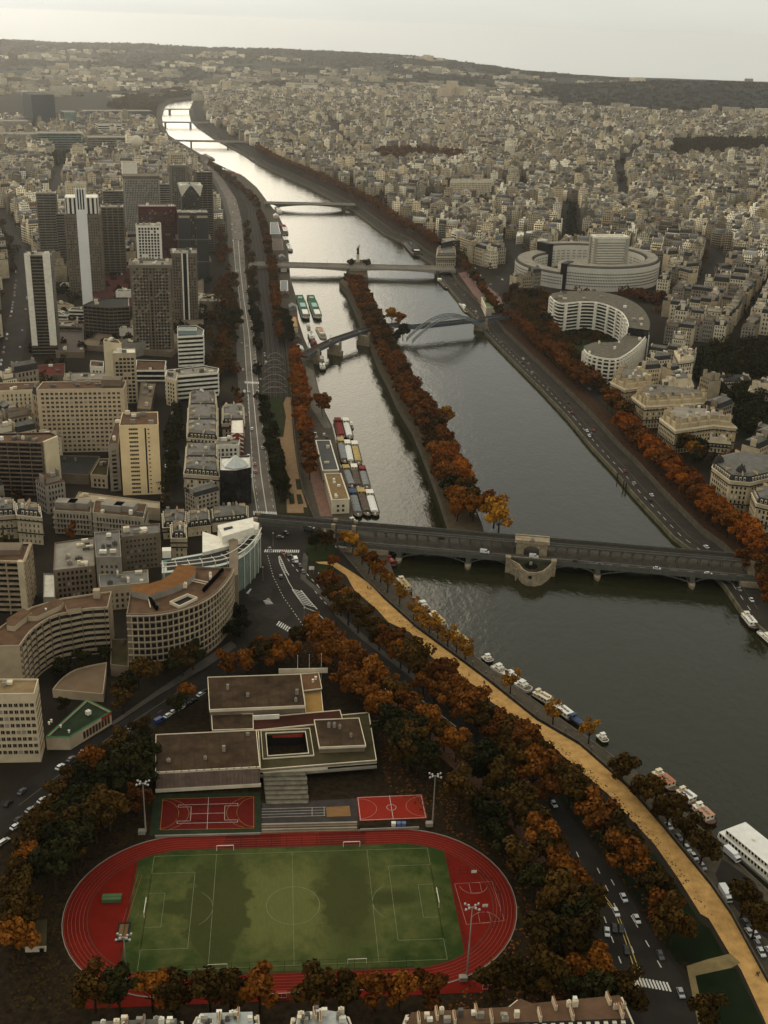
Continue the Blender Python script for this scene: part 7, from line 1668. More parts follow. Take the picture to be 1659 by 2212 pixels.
# island avenue
i1 = off_line(IL, -5); i2 = off_line(IL, -14.5)
def isl(line, kds, a, b_, s, where, step=9.5):
    L = along(line, step)
    for x, y, an in L:
        v = pr(x, y, 0)[1]
        if a <= v < b_: kd = R.choice(kds); tree(x, y, kd, s*R.uniform(.85, 1.2), '%s island tree %s' % (kn[kd], where), '%s island trees %s' % (kn[kd], where))
for l in (i1, i2):
    isl(l, ['rust', 'olive', 'orange'], 615, 735, .85, 'between the road bridge and the railway arch', 12)
    isl(l, ['orange', 'rust', 'olive'], 735, 850, .82, 'just before the railway arch bridge')
    isl(l, ['rust', 'rust'], 850, 915, 1.0, 'in the dark middle clump'); isl(l, ['olive', 'orange', 'rust'], 915, 1010, .95, 'in the mixed middle stretch')
    isl(l, ['orange', 'red'], 1010, 1075, 1.1, 'in the bright orange clump', 8.5); isl(l, ['olive', 'green', 'orange'], 1075, 1135, 1.0, 'in the greenish stretch near the viaduct', 8.5)
for u, v, kd, s, lb in ((962,922,'gold',1.0,'golden round tree standing out on the island middle'), (846,703,'gold',1.15,'tall golden tree on the island behind the railway arch'), (862,708,'orange',1.0,'orange tree beside the tall golden one on the island'), (870,735,'green',1.0,'dark green tree on the island at the railway arch pier'), (858,745,'green',.9,'dark green tree left of the railway arch pier'), (1076,1158,'gold',1.35,'large golden tree on the island right behind the viaduct'), (1066,1140,'gold',1.3,'golden tree on the island left of the large golden one'), (1050,1120,'orange',1.15,'orange tree on the island above the golden pair')): x, y = g(u, v); tree(x, y, kd, s, lb)
# right bank
def rrow(o, a, b_, kds, s, where, step=9):
    ps = [(x, y) for x, y, an in along(off_line(RWw, o), step) if a <= pr(x, y, 0)[1] < b_]
    for i, (x, y) in enumerate(ps[::-1]): kd = R.choice(kds); tree(x+R.uniform(-1, 1), y+R.uniform(-1, 1), kd, s*R.uniform(.88, 1.12), nth('%s plane tree %s' % (kn[kd], where), i), '%s trees %s' % (kn[kd], where))
rrow(-27, 925, 1215, ['red', 'rust', 'red'], 1.0, 'in the dense rust row on the right quay', 8.4); rrow(-34, 925, 1215, ['rust', 'red'], .95, 'in the second rust row on the right quay', 9)
rrow(-30, 700, 850, ['orange', 'orange', 'rust'], 1.05, 'on the right quay beside the horseshoe office', 10); rrow(-42, 700, 880, ['rust', 'olive'], .9, 'on the avenue before the horseshoe office', 12)
rrow(-34, 880, 925, ['olive', 'orange'], 1.2, 'at the gap in the right quay row', 10)
rrow(-30, 545, 640, ['rust', 'olive', 'green'], .95, 'on the right quay near the two-span bridge', 13); rrow(-28, 330, 545, ['rust', 'rust', 'orange'], 1.15, 'in the long far row on the right quay', 13)
row([(1040,640),(1080,690),(1110,700)], 14, ['rust', 'olive'], .9, 'around the petrol station'); row([(1110,640),(1160,660),(1185,720),(1240,810)], 14, ['rust', 'olive', 'green'], .9, 'along the boulevard before the round building')
row([(1600,1235),(1640,1245),(1659,1330)], 10, ['olive', 'rust'], 1.0, 'at the right bridgehead')
row([(1440,940),(1480,985),(1510,1020),(1500,990)], 11, ['green', 'olive', 'gold'], .95, 'in the garden between the riverside apartments')
row([(1350,940),(1400,975)], 13, ['green'], .8, 'in front of the riverside apartments')
def litter(pts, n, kd, seed, s=.45, z=.09, h=0):
    r2 = np.random.RandomState(seed); poly = G(pts, h); P = np.array(poly); x0, y0 = P.min(0); x1, y1 = P.max(0); Q = r2.rand(n*4, 2)*[x1-x0, y1-y0]+[x0, y0]; Q = Q[inside(Q, poly)][:n]; n = len(Q); b = MB()
    for (x, y), a, k in zip(Q, r2.uniform(0, 3, n), r2.uniform(.4, 1.4, n)): c, q = math.cos(a)*s*k, math.sin(a)*s*k; b.add([(x-c, y-q, z), (x+q, y-c, z+.05), (x+c, y+q, z+.02), (x-q, y+c, z+.06)], [(0, 1, 2, 3)])
    o = b.obj('fallen_leaves', FOL[kd], kind='stuff'); at = o.data.color_attributes.new('Col', 'FLOAT_COLOR', 'POINT'); at.data.foreach_set('color', np.ones(len(o.data.vertices)*4, np.float32))
WG = [(500,1425),(600,1408),(665,1378),(700,1392),(835,1482),(985,1597),(1120,1738),(1225,1898),(1330,2140),(1340,2180),(960,2180),(1120,2000),(1110,1880),(960,1790),(830,1690),(815,1560),(700,1440)]
litter(WG, 2600, 'orange', 1); litter(WG, 1800, 'olive', 2)
litter([(24,1790),(144,1694),(294,1612),(354,1562),(335,1600),(325,1800),(200,1850),(140,1960),(170,2100),(260,2180),(100,2190),(20,2190)], 2200, 'olive', 3)
litter([(700,1262),(790,1362),(930,1470),(1070,1580),(1212,1720),(1320,1870),(1425,2030),(1440,2040),(1380,1900),(1250,1710),(1100,1570),(920,1425),(820,1340),(745,1262)], 1800, 'orange', 4)
litter([(1183,1604),(1263,1673),(1362,1769),(1414,1824),(1465,1897),(1531,1984),(1545,1984),(1478,1890),(1428,1815),(1376,1760),(1276,1664),(1196,1596)], 700, 'olive', 5, .3)
litter([(765,1274),(813,1315),(886,1366),(974,1450),(1051,1509),(1113,1553),(1122,1548),(1060,1502),(984,1442),(896,1358),(823,1307),(775,1266)], 600, 'orange', 6, .3)
plant_all(); print('trees', len(TL))
# ================================================================== boats
def barge(label, p, q, wd, hullm, cover, cabin, name='barge', h=1.3, cat='barge', kind=0, z=WAT, poss=None, seed=0):
    a, c_ = Vector(g(*p, WAT+.5)), Vector(g(*q, WAT+.5)); d = (c_-a); L = d.length; d.normalize(); n_ = Vector((-d.y, d.x)); an = math.atan2(d.y, d.x); rr = random.Random(seed+int(L*10))
    r_ = root(name, ((a.x+c_.x)/2, (a.y+c_.y)/2, WAT), label, cat); f = lambda s, t: (a.x+d.x*s*L+n_.x*t*wd/2, a.y+d.y*s*L+n_.y*t*wd/2)
    hp = [f(0, -.55), f(.03, -.85), f(.08, -1), f(.86, -1), f(.94, -.75), f(.985, -.3), f(1, 0), f(.985, .3), f(.94, .75), f(.86, 1), f(.08, 1), f(.03, .85), f(0, .55)]
    hp = ccw(hp); MB().loft(offset(hp, wd*.07), WAT-.6, hp, WAT+h, 0, 1).obj('hull', [hullm, mat('deck_paint', (.16, .12, .09), .8, .3, .5)], r_)
    MB().ring(hp, offset(hp, .2), WAT+h, WAT+h+.35).obj('gunwale', cabin if kind == 2 else hullm, r_)
    def cab(s0, s1, w_, z1, m_, nm='cabin', z0=None, top=None):
        P = ccw([f(s0, -w_), f(s1, -w_), f(s1, w_), f(s0, w_)]); zz = WAT+h if z0 is None else z0; MB().prism(P, zz, z1).obj(nm, m_, r_)
        MB().prism(offset(P, -.2), z1, z1+.14).obj(nm+'_roof', top or m_, r_)
        b = MB()
        for i, A_, B_, dd, LL, nn, mm, vis in edges(P):
            k = int(LL/1.6)
            for j in range(k): e = A_+dd*(LL*(j+.5)/k); b.pane(e-dd*.45, e+dd*.45, nn, zz+(z1-zz)*.45, z1-.25, .04)
        if b.v: b.obj('portholes', glass, r_, kind='stuff')
    zt = WAT+h
    if kind == 0:      # freight barge turned houseboat: wheelhouse aft, long hold cover
        cab(.05, .2, .72, zt+2.2, cabin, 'wheelhouse'); n = max(3, int(L*.62/5))
        for k in range(n):
            s0 = .24+.6*k/n; s1 = .24+.6*(k+1)/n-.006; P = [(-.74, zt), (-.74, zt+.8), (-.4, zt+1.25), (0, zt+1.4), (.4, zt+1.25), (.74, zt+.8), (.74, zt)]; b = MB()
            for i in range(6): b.add([(*f(s0, P[i][0]), P[i][1]), (*f(s1, P[i][0]), P[i][1]), (*f(s1, P[i+1][0]), P[i+1][1]), (*f(s0, P[i+1][0]), P[i+1][1])], [(0, 3, 2, 1)])
            for s in (s0, s1): b.add([(*f(s, x_), z_) for x_, z_ in P], [tuple(range(7))])
            b.obj('hold_cover', cover, r_)
        MB().lathe(*f(.92, 0), [(.5, zt), (.4, zt+.8), (.6, zt+.9)], 8).obj('bollard', white, r_)
    elif kind == 1:    # houseboat with long superstructure
        cab(.08, .3, .7, zt+1.6, cabin); cab(.34, .78, .72, zt+2.1, cabin, 'saloon', top=cover); cab(.14, .24, .4, zt+3.2, cabin, 'wheelhouse', z0=zt+1.7)
        for k in range(3): MB().rbox(*f(.4+k*.13, 0), 1.2, .9, zt+2.2, zt+2.6, an).obj('skylight', grey, r_)
    elif kind == 2:    # motor cruiser
        cab(.3, .68, .62, zt+1.3, cabin); cab(.34, .56, .5, zt+2.4, cabin, 'flybridge', z0=zt+1.4, top=cover)
        MB().prism([f(.06, -.7), f(.26, -.7), f(.26, .7), f(.06, .7)], zt+.05, zt+.2).obj('aft_deck', cover, r_)
    elif kind == 3:    # large restaurant boat
        cab(.05, .93, .9, zt+2.8, cabin, 'lower_saloon', top=cover); cab(.1, .72, .78, zt+5.4, cabin, 'upper_saloon', z0=zt+2.94, top=cover); cab(.76, .84, .5, zt+5.0, glass, 'bridge_house', z0=zt+2.94, top=white)
        MB().lathe(*f(.3, 0), [(.7, zt+5.5), (.7, zt+6.2), (.4, zt+6.3)], 10).obj('roof_vent', white, r_)
    elif kind == 4:    # green-decked tour boat
        cab(.30, .93, .93, zt+2.2, white, 'saloon', top=cover); cab(.74, .92, .6, zt+3.6, white, 'bridge_house', z0=zt+2.34, top=glass)
        MB().prism([f(.03, -.9), f(.29, -.9), f(.29, .9), f(.03, .9)], zt+1.2, zt+1.4).obj('aft_deck', cover, r_); MB().rbox(*f(.52, 0), L*.16, wd*.6, zt+2.36, zt+3.1, an).obj('canopy', mat('pale_turquoise', (.35, .5, .45), .6, .1, .3), r_)
        MB().rbox(*f(.16, 0), L*.06, wd*.5, zt+1.4, zt+2.1, an).obj('hatch', MAT['pale_turquoise'], r_)
        for k in range(8):
            for t in (-.85, .85): MB().tube((*f(.32+k*.055, t), zt+2.3), (*f(.32+k*.055, t), zt+3.3), .05, 4).obj('rail_post', white, r_)
    return r_
hb = mat('hull_black', (.02, .018, .018), .6, .2, .3); hr = mat('hull_oxblood', (.09, .02, .015), .6, .2, .3); cg = mat('cover_grey', (.22, .23, .23), .6, .15, .3); cr = mat('cover_red', (.20, .035, .03), .7, .2, .3)
cw = mat('cover_white', (.74, .73, .68), .6, .1, .3); cbn = mat('cover_brown', (.12, .09, .07), .8, .2, .3); cbl = mat('cover_blue', (.07, .10, .16), .7, .2, .3); gdk = mat('green_deck', (.03, .10, .05), .7, .2, .3); hw2 = mat('hull_white', (.6, .58, .52), .6, .15, .2); cyl = mat('cover_yellow', (.45, .33, .13), .7, .2, .3)
B_ = [('red freight barge moored outermost upstream in the packed port', (728,908),(739,950), 6.5, hr, cr, cr, 0), ('white freight barge beside the red one', (745,908),(757,952), 6, hb, cw, white, 0),
 ('grey covered barge with yellow wheelhouse in second port rank', (734,950),(746,1004), 6, hr, cg, cyl, 0), ('white decked barge in the middle of second port rank', (749,956),(759,1007), 5.6, hb, cw, white, 0), ('barge with white cabins and tan hold, outer second rank', (764,958),(776,1008), 5.8, hb, cyl, white, 0),
 ('grey panelled barge with yellow stern at third rank quayside', (745,1010),(762,1058), 6, hb, cg, cyl, 0), ('brown barge with small white cabin in middle of third rank', (763,1008),(775,1060), 5.6, hb, cbn, white, 0), ('dark red barge with grey covers, outer third rank', (781,1012),(794,1060), 5.6, hr, cg, cr, 0),
 ('grey domed-hold barge with blue stern cover nearest the quay', (760,1062),(775,1120), 6.4, hb, cg, cbl, 0), ('brown long-hold barge between grey and white ones', (777,1060),(796,1118), 6.4, hb, cbn, cyl, 0), ('white cabin barge outermost in the nearest port rank', (796,1064),(812,1118), 6.2, hb, cw, white, 0)]
for k, (lb, p, q, wd, a, b2, c2, kd) in enumerate(B_): barge(lb, p, q, wd, a, b2, c2, kind=kd, seed=k)
barge('small white tender moored outside the white freight barge', (757,914),(761,926), 2.8, hb, cw, white, 'motor_boat', .8, 'boat', 2)
barge('green-decked tour boat moored against the quay, left of a pair', (646,640),(662,692), 9, hb, gdk, white, 'tour_boat', 1.4, 'tour boat', 4); barge('green-decked tour boat on the outer side of the pair', (670,640),(688,692), 9, hb, gdk, white, 'tour_boat', 1.4, 'tour boat', 4)
barge('small peach and white boat before the arch bridge', (688,708),(700,732), 7, hw2, mat('peach', (.5, .28, .18), .7, .1, .3), white, 'motor_boat', 1.0, 'boat', 2); barge('small white launch tied behind the tour boats', (665,700),(668,712), 3.5, hw2, cw, white, 'motor_boat', .8, 'boat', 2); barge('tiny white boat with dark hull beside the peach boat', (672,716),(674,724), 3, hb, cw, white, 'motor_boat', .8, 'boat', 2)
barge('white restaurant boat moored below the steel arch bridge', (604,462),(598,448), 9, hw2, cw, white, 'restaurant_boat', 1.4, 'boat', 1); barge('red and white boat in the upstream port', (612,488),(618,508), 8, hr, cw, red, 'houseboat', 1.2, 'boat', 1); barge('brown house boat with white roof at upstream port', (612,510),(620,526), 8, hb, cw, cbn, 'houseboat', 1.2, 'boat', 1); barge('white moored boat near two-span bridge port', (622,530),(628,545), 7, hb, cw, white, 'houseboat', 1.2, 'boat', 1)
barge('dark glazed boat moored at the right quay near the bridge', (880,528),(905,556), 14, hb, slate, cbn, 'restaurant_boat', 1.6, 'boat', 3); barge('white-cabined barge at the right quay beyond the arch bridge', (947,605),(966,625), 5.5, hb, cbn, white, 'barge', 1.2, 'barge', 0); barge('small white-topped tug at the right quay by the arch', (995,656),(1010,676), 5.5, hb, cw, white, 'tugboat', 1.1, 'boat', 2)
barge('row boat group floating dark at the far right quay', (540,342),(552,350), 8, hb, cbn, cbn, 'houseboat', 1.2, 'boat', 1)
for k, (p, q) in enumerate((((470,362),(486,372)), ((486,368),(505,378)), ((500,374),(524,384)), ((440,335),(462,346)))): barge('%s far moored boat at the left bank past the steel arch bridge' % ['white', 'blue-roofed', 'red-ended', 'grey'][k], p, q, 11, hb, [cw, cbl, cr, cg][k], [white, white, cr, grey][k], 'houseboat', 1.5, 'boat', 1)
H_ = [('cream canopied houseboat first below the viaduct on the left quay', (862,1254),(884,1284), 5.6, hb, cyl, cream2, 1, 'houseboat'), ('white houseboat with pitched cabin second on the left quay', (905,1302),(922,1320), 5.2, hb, cw, white, 2, 'houseboat'), ('tan and white houseboat third on the left quay', (930,1330),(962,1360), 5.4, hw2, cyl, cream2, 1, 'houseboat'), ('half hidden ochre houseboat behind golden trees', (978,1372),(1018,1405), 5.6, hb, cyl, cyl, 1, 'houseboat'),
 ('small black boat with white canopy ahead of white cruisers', (1046,1420),(1060,1432), 4.2, hb, cw, white, 2, 'motor_boat'), ('white cruiser with round stern and flat canopy', (1066,1440),(1090,1456), 5, hw2, cw, white, 2, 'motor_cruiser'), ('long white cruiser in the middle of the white group', (1086,1452),(1122,1476), 5, hw2, cw, white, 2, 'motor_cruiser'), ('white cruiser with many deck fittings, nearest of group', (1112,1474),(1146,1494), 5, hw2, cw, white, 2, 'motor_cruiser'),
 ('barge with large cream awning over its deck', (1153,1500),(1196,1526), 5.6, hb, cream2, cream2, 1, 'barge'), ('white topped houseboat behind the awning barge', (1196,1526),(1240,1560), 5.4, hb, cw, white, 1, 'houseboat'), ('dark boat under a blue tarpaulin', (1234,1552),(1262,1572), 4.2, hb, cbl, cbl, 0, 'barge'), ('small boat with white square canopy alone on the quay', (1293,1590),(1310,1606), 3.6, hb, cw, white, 2, 'motor_boat'),
 ('houseboat with salmon roof half behind olive trees', (1412,1672),(1460,1712), 6, hb, mat('salmon', (.42, .17, .10), .7, .15, .3), cream2, 1, 'houseboat'), ('white flat-roofed houseboat with four skylights', (1464,1712),(1504,1742), 5.8, hb, cw, cream2, 1, 'houseboat'), ('red and cream tug-like houseboat near the big white boat', (1500,1744),(1542,1784), 5.6, hr, mat('peach', None), white, 1, 'houseboat'),
 ('white houseboat moored at the right quay below the viaduct', (1606,1330),(1632,1362), 5.6, hb, cw, white, 1, 'houseboat'), ('white boat cut by the right edge behind the houseboat', (1642,1366),(1680,1400), 5.6, hb, cw, white, 2, 'motor_cruiser')]
for k, (lb, p, q, wd, a, b2, c2, kd, nm) in enumerate(H_): barge(lb, p, q, wd, a, b2, c2, nm, 1.2, 'boat', kd, seed=k)
barge('large two-storey white restaurant boat leaving the right edge', (1566,1800),(1760,1960), 12.5, hw2, cw, white, 'restaurant_boat', 1.6, 'boat', 3)
barge('red-roofed boat under the viaduct beside the golden trees', (838,1212),(852,1226), 4.5, hb, cr, cr, 'houseboat', 1.2, 'boat', 1)
barge('white striped boat moored just behind the viaduct deck', (752,1124),(770,1132), 4.5, hb, cw, white, 'motor_boat', 1, 'boat', 2)
rq_ = random.Random(4)
for k, (x, y, a) in enumerate(along(off_line(LWw, -8)[17:27], 26)):
    u, v = pr(x, y, WAT)
    if 545 < v < 720 or v > 800: continue
    d = Vector((math.cos(a), math.sin(a))); L_ = rq_.uniform(8, 12); p_, q_ = pr(x-d.x*L_, y-d.y*L_, WAT), pr(x+d.x*L_, y+d.y*L_, WAT); c_ = rq_.choice([('white', cw, white), ('grey', cg, grey), ('red', cr, cr), ('brown', cbn, cream2)])
    barge('%s houseboat in the long moored line of the upstream left port' % c_[0], p_, q_, 6, hb, c_[1], c_[2], 'houseboat', 1.3, 'boat', rq_.choice([0, 1]))['group'] = '%s houseboats upstream on the left bank' % c_[0]
# port buildings
def portb(label, pts, h, wall, roof, rim, name):
    p = ccw(G(pts, h)); r_ = root(name, (*centroid(p), LOW), label, 'building'); MB().prism(p, LOW, h-.4).obj('wall', wall, r_); MB().ring(offset(p, -.25), offset(p, .5), h-.5, h+.1).obj('roof_rim', rim, r_); MB().prism(offset(p, .5), h-.6, h-.25).obj('roof', roof, r_); return r_, p
r_, p = portb('long port shed with dark grey roof rimmed in white beside the barges', [(697,1016),(732,1015),(713,951),(682,951)], 3.5, beige, mat('port_grey_roof', (.085, .085, .08), .8, .1, .2), white, 'port_shed'); clutter(r_, p, 3.5, 3)
r_, p = portb('white port office with tan roof and square windows by the viaduct', [(717,1080),(755,1078),(736,1022),(701,1023)], 6.0, cream2, mat('tan_gravel', (.20, .135, .065), .95, .15, .2), cream2, 'port_office'); windows(r_, p, LOW+.6, 5.6, fh=3, pitch=3.2, ww=1.6, wh=1.6, wm='grey'); clutter(r_, p, 6, 5, [white, white, white, white], 2.0)
r_, p = portb('small red-gabled hut at the port before the tour boats', [(629,706),(644,706),(640,684),(627,684)], 2.5, cream2, cyl, red, 'port_hut')
r_, p = portb('long open port warehouse roof near the two-span bridge', [(606,628),(622,628),(621,606),(606,606)], 2.0, grey, cg, white, 'port_shed'); r_, p = portb('pale warehouse in the upstream port', [(584,505),(606,505),(600,480),(584,480)], 2.5, grey, cg, cw, 'port_shed'); r_, p = portb('brown warehouse second in the upstream port', [(590,540),(612,540),(609,515),(588,515)], 2.5, brownc, cbn, grey, 'port_shed')
r_, p = portb('petrol station canopy with green roof by the right avenue', [(1050,664),(1080,662),(1066,640),(1040,642)], 6.5, cream2, mat('station_green', (.14, .19, .07), .8, .1, .2), white, 'petrol_station')
for k, (u, v) in enumerate(((596,470),(602,492),(609,560),(612,585),(616,640),(632,668),(646,760),(640,735))):
    x, y = g(u, v, LOW); kk = k % 3; r_ = root('port_hut', (x, y, LOW), '%s gabled port hut on the left low quay, one of a scattered row' % ['white', 'brown', 'grey'][kk], 'hut', '%s port huts on the left low quay' % ['white', 'brown', 'grey'][kk]); a = 1.75
    MB().rbox(x, y, 13, 7, LOW, 0.2, a).obj('wall', [cream2, brownc, grey][kk], r_); b = MB(); c_, s_ = math.cos(a), math.sin(a); F_ = lambda l, w_, z: (x+l*c_-w_*s_, y+l*s_+w_*c_, z)
    b.add([F_(-7, -4, 0), F_(7, -4, 0), F_(7, 0, 2.4), F_(-7, 0, 2.4), F_(7, 4, 0), F_(-7, 4, 0)], [(0, 1, 2, 3), (3, 2, 4, 5), (0, 3, 5), (1, 4, 2)]); b.obj('gable_roof', [cw, cbn, cg][kk], r_)
# hoops over the railway cutting
for k, (v, u0, u1) in enumerate(((850,566,620),(838,566,619),(822,568,618),(806,570,616),(790,572,614),(775,577,612))):
    a, c_ = Vector(g(u0, v)), Vector(g(u1, v)); r_ = root('steel_hoop', ((a.x+c_.x)/2, (a.y+c_.y)/2, 0), 'pale steel hoop spanning the railway cutting, one of a row', 'steel arch', 'steel hoops over the railway'); b = MB(); n = 12; P = [(*(a+(c_-a)*(i/n)), 1+4.5*(1-(2*i/n-1)**2)) for i in range(n+1)]
    for i in range(n): b.tube(P[i], P[i+1], .28, 5)
    b.obj('arch_rib', mat('pale_hoop', (.26, .25, .22), .6, .2, .3), r_); MB().tube(P[0], P[-1], .12, 4).obj('tie_rod', MAT['pale_hoop'], r_)
# big riverside restaurant boat's quay kiosk, trucks
# ================================================================== cars
CM = {'white': mat('car_white', (.72, .72, .70), .35, .05, .5, .5), 'silver': mat('car_silver', (.38, .38, .37), .3, .05, .5, .5, .4), 'grey': mat('car_grey', (.12, .12, .125), .3, .05, .5, .5), 'black': mat('car_black', (.015, .015, .017), .3, .05, .5, .5), 'red': mat('car_red', (.28, .025, .02), .35, .05, .5, .5), 'blue': mat('car_blue', (.025, .05, .16), .35, .05, .5, .5), 'yellow': mat('car_yellow', (.5, .33, .05), .35, .05, .5, .5)}
def car_body(kind):
    b = MB()
    if kind == 'car': prof = [(-2.1, .35), (-2.15, .75), (-1.9, .95), (1.15, .92), (2.05, .8), (2.12, .4)]; W_ = .88; L = 4.3
    elif kind == 'van': prof = [(-2.6, .4), (-2.65, 2.2), (-2.5, 2.35), (1.1, 2.3), (1.6, 1.4), (2.5, 1.15), (2.6, .45)]; W_ = .98
    else: prof = [(-3.6, .9), (-3.6, 3.3), (1.9, 3.3), (1.9, .9)]; W_ = 1.2
    n = len(prof); vs = [(x, -W_, z) for x, z in prof]+[(x, W_, z) for x, z in prof]
    b.add(vs, [tuple(range(n)), tuple(range(2*n-1, n-1, -1))]+[(i, n+i, n+(i+1) % n, (i+1) % n) for i in range(n)])
    if kind == 'car':
        c = [(-1.75, .93), (-1.2, 1.42), (.35, 1.45), (1.1, .93)]; q = [(x, s*(.82 if z < 1 else .68), z) for s in (-1, 1) for x, z in c]
        g_ = MB(); g_.add(q, [(0, 1, 2, 3), (7, 6, 5, 4), (0, 4, 5, 1), (2, 6, 7, 3)]); rf = MB(); rf.rbox(-.42, 0, 1.62, 1.38, 1.42, 1.48, 0)
    elif kind == 'van': g_ = MB(); g_.add([(1.13, -.86, 2.2), (1.13, .86, 2.2), (1.66, .86, 1.42), (1.66, -.86, 1.42)], [(0, 3, 2, 1)]); g_.box(.2, 1.2, -1.0, 1.0, 1.35, 1.95); rf = MB(); rf.rbox(-.8, 0, 3.2, 1.7, 2.33, 2.38, 0)
    else: g_ = MB(); g_.box(2.9, 3.6, -1.05, 1.05, 1.5, 2.3); rf = MB(); rf.box(2.0, 3.5, -1.1, 1.1, .6, 2.6)
    wm_ = []
    wx = 1.35 if kind == 'car' else 1.7 if kind == 'van' else 2.4
    for sx in (-wx, wx):
        for sy in (-W_+.08, W_-.08):
            m_ = MB(); m_.tube((sx, sy-.11, .33), (sx, sy+.11, .33), .34 if kind != 'truck' else .5, 9); wm_.append(m_.mesh('wheel', rubber))
    return b, g_, rf, wm_
CB = {k: car_body(k) for k in ('car', 'van', 'truck')}; CMESH = {}
def car(x, y, a, colr, label, group=None, z=.05, kind='car', pitch=0):
    key = (kind, colr)
    if key not in CMESH: b, g_, rf, wm_ = CB[kind]; CMESH[key] = (b.mesh('body', CM[colr]), g_.mesh('windows', glass), rf.mesh('roof_panel', CM[colr]), wm_)
    bm_, gm2, rm_, wm_ = CMESH[key]
    r_ = bpy.data.objects.new({'car': 'parked_car', 'van': 'van', 'truck': 'truck'}[kind], None); COL.objects.link(r_); r_.location = (x, y, z); r_.rotation_euler = (0, 0, a); r_['label'] = label; r_['category'] = kind
    if group: r_['group'] = group
    for nm, me in [('body', bm_), ('windows', gm2), ('roof_panel', rm_)]+[('wheel', w2) for w2 in wm_]:
        o = bpy.data.objects.new(nm, me); COL.objects.link(o); o.parent = r_
def carp(u, v, u2, v2, colr, label, kind='car', h=0, group=None):
    x, y = g(u, v, h); x2, y2 = g(u2, v2, h); car(x, y, math.atan2(y2-y, x2-x), colr, label, group, h+.06, kind)
CL = [(1347,1942,1354,1956,'white','white car alone in the upper lane of the quay road'), (1330,1973,1337,1988,'white','white car beside the yellow median line'), (1375,1988,1381,2002,'white','white car on the right of the quay road near the verge'), (1311,2016,1313,2036,'white','white car in the leftmost lane of the quay road'), (1327,2008,1330,2024,'black','black car behind the leftmost white car'), (1342,2009,1345,2024,'black','black car between lanes near the yellow line'), (1353,2055,1357,2070,'black','black car close to the zebra crossing'), (1426,2066,1432,2080,'grey','grey car stopped above the zebra crossing'), (1470,2148,1476,2164,'silver','silver car lowest on the quay road'), (1196,1739,1203,1750,'white','white car half hidden between trees on the quay road'),
 (607,1247,605,1235,'black','black car heading to the junction by the curved hatching'), (479,1436,486,1428,'red','red car with white roof on the street below the convex office'), (612,1197,618,1207,'red','dark red car first in the queue at the junction crossing'), (623,1200,628,1212,'black','black car second in the queue at the junction'), (648,1224,654,1236,'black','black car third in the junction queue'), (655,1237,660,1248,'black','black car last in the junction queue'), (634,1214,639,1226,'grey','grey car below the white van at the junction'), (583,1188,586,1196,'grey','grey car at the zebra crossing under the viaduct'), (605,1162,615,1163,'grey','grey car turning under the viaduct lattice'), (618,1153,624,1158,'black','dark car crossing under the viaduct'),
 (130,1659,141,1650,'white','white car lowest in the oncoming group on the street below the green hall'), (154,1642,164,1634,'grey','grey car in the middle of the group below the green hall'), (181,1625,192,1616,'silver','silver car uppermost of the group below the green hall'), (178,1640,186,1632,'black','black car beside the silver car on the left street'), (282,1578,291,1570,'silver','silver car driving below the blue van'), (48,1712,56,1704,'grey','grey car on the lower part of the left street'), (18,1738,26,1730,'black','black car furthest down the left street'),
 (1045,1165,1056,1166,'black','unused') , (1419,1230,1432,1232,'white','white car on the viaduct bridge roadway, middle'), (1530,1241,1543,1243,'white','white car on the viaduct bridge roadway, right part'), (1645,1255,1657,1257,'white','white car at the right end of the viaduct bridge'), (1243,1214,1258,1216,'black','black car on the bridge right of the stone arch'), (1296,1221,1310,1223,'grey','dark grey car on the bridge past the stone arch'), (953,1163,964,1164,'black','dark car between viaduct columns left of the arch')]
for u, v, u2, v2, c_, lb in CL:
    if lb == 'unused': continue
    br_ = v > 1160 and v < 1260 and u > 900; carp(u, v, u2, v2, c_, lb, h=1.13 if br_ else 0)
carp(639,1213,643,1222,'white','white van in the queue at the junction crossing','van'); carp(1047,1195,1055,1196,'white','white van on the bridge left of the stone arch','van',1.13); carp(1153,1205,1166,1206,'white','white van on the bridge in front of the stone arch','van',1.13); carp(832,1499,826,1490,'white','white van parked on the earth path under orange trees','van')
carp(668,1147,676,1149,'grey','grey truck waiting under the viaduct lattice','truck'); carp(1566,1938,1577,1956,'white','white box truck parked on the low quay','truck',LOW); carp(1580,1853,1590,1862,'white','small white box kiosk truck beside the big restaurant boat','truck',LOW)
carp(345,1560,352,1556,'blue','blue tarpaulin-covered van parked among white cars left of the sports hall','van')
pk = [(363,1548,'white'),(374,1540,'white'),(391,1532,'white'),(405,1524,'black'),(418,1516,'black'),(434,1502,'white'),(442,1496,'black'),(290,1600,'white'),(281,1606,'silver'),(270,1612,'white'),(254,1622,'grey'),(232,1636,'silver'),(124,1716,'silver'),(112,1722,'black'),(92,1731,'white'),(66,1752,'silver'),(42,1772,'black'),(34,1788,'white'),(10,1820,'silver'),(2,1825,'white')]
pcn = ['first from the blue van', 'second from the blue van', 'third from the blue van', 'fourth from the blue van', 'fifth from the blue van', 'second from the upper sports hall corner', 'nearest the upper sports hall corner', 'at the top of the kerb row under the trees', 'second of the kerb row under the trees', 'third of the kerb row under the trees', 'just below the kerb row', 'alone by the orange tree', 'above the dark grove kerb', 'beside the dark grove', 'in front of the orange kerb tree', 'left of the orange kerb tree', 'in the lower kerb row', 'near the lower orange trees', 'at the left edge, upper', 'at the left edge, lower']
for (u, v, c_), wz in zip(pk, pcn): carp(u, v, u+9, v-6, c_, '%s car parked %s' % (c_, wz))
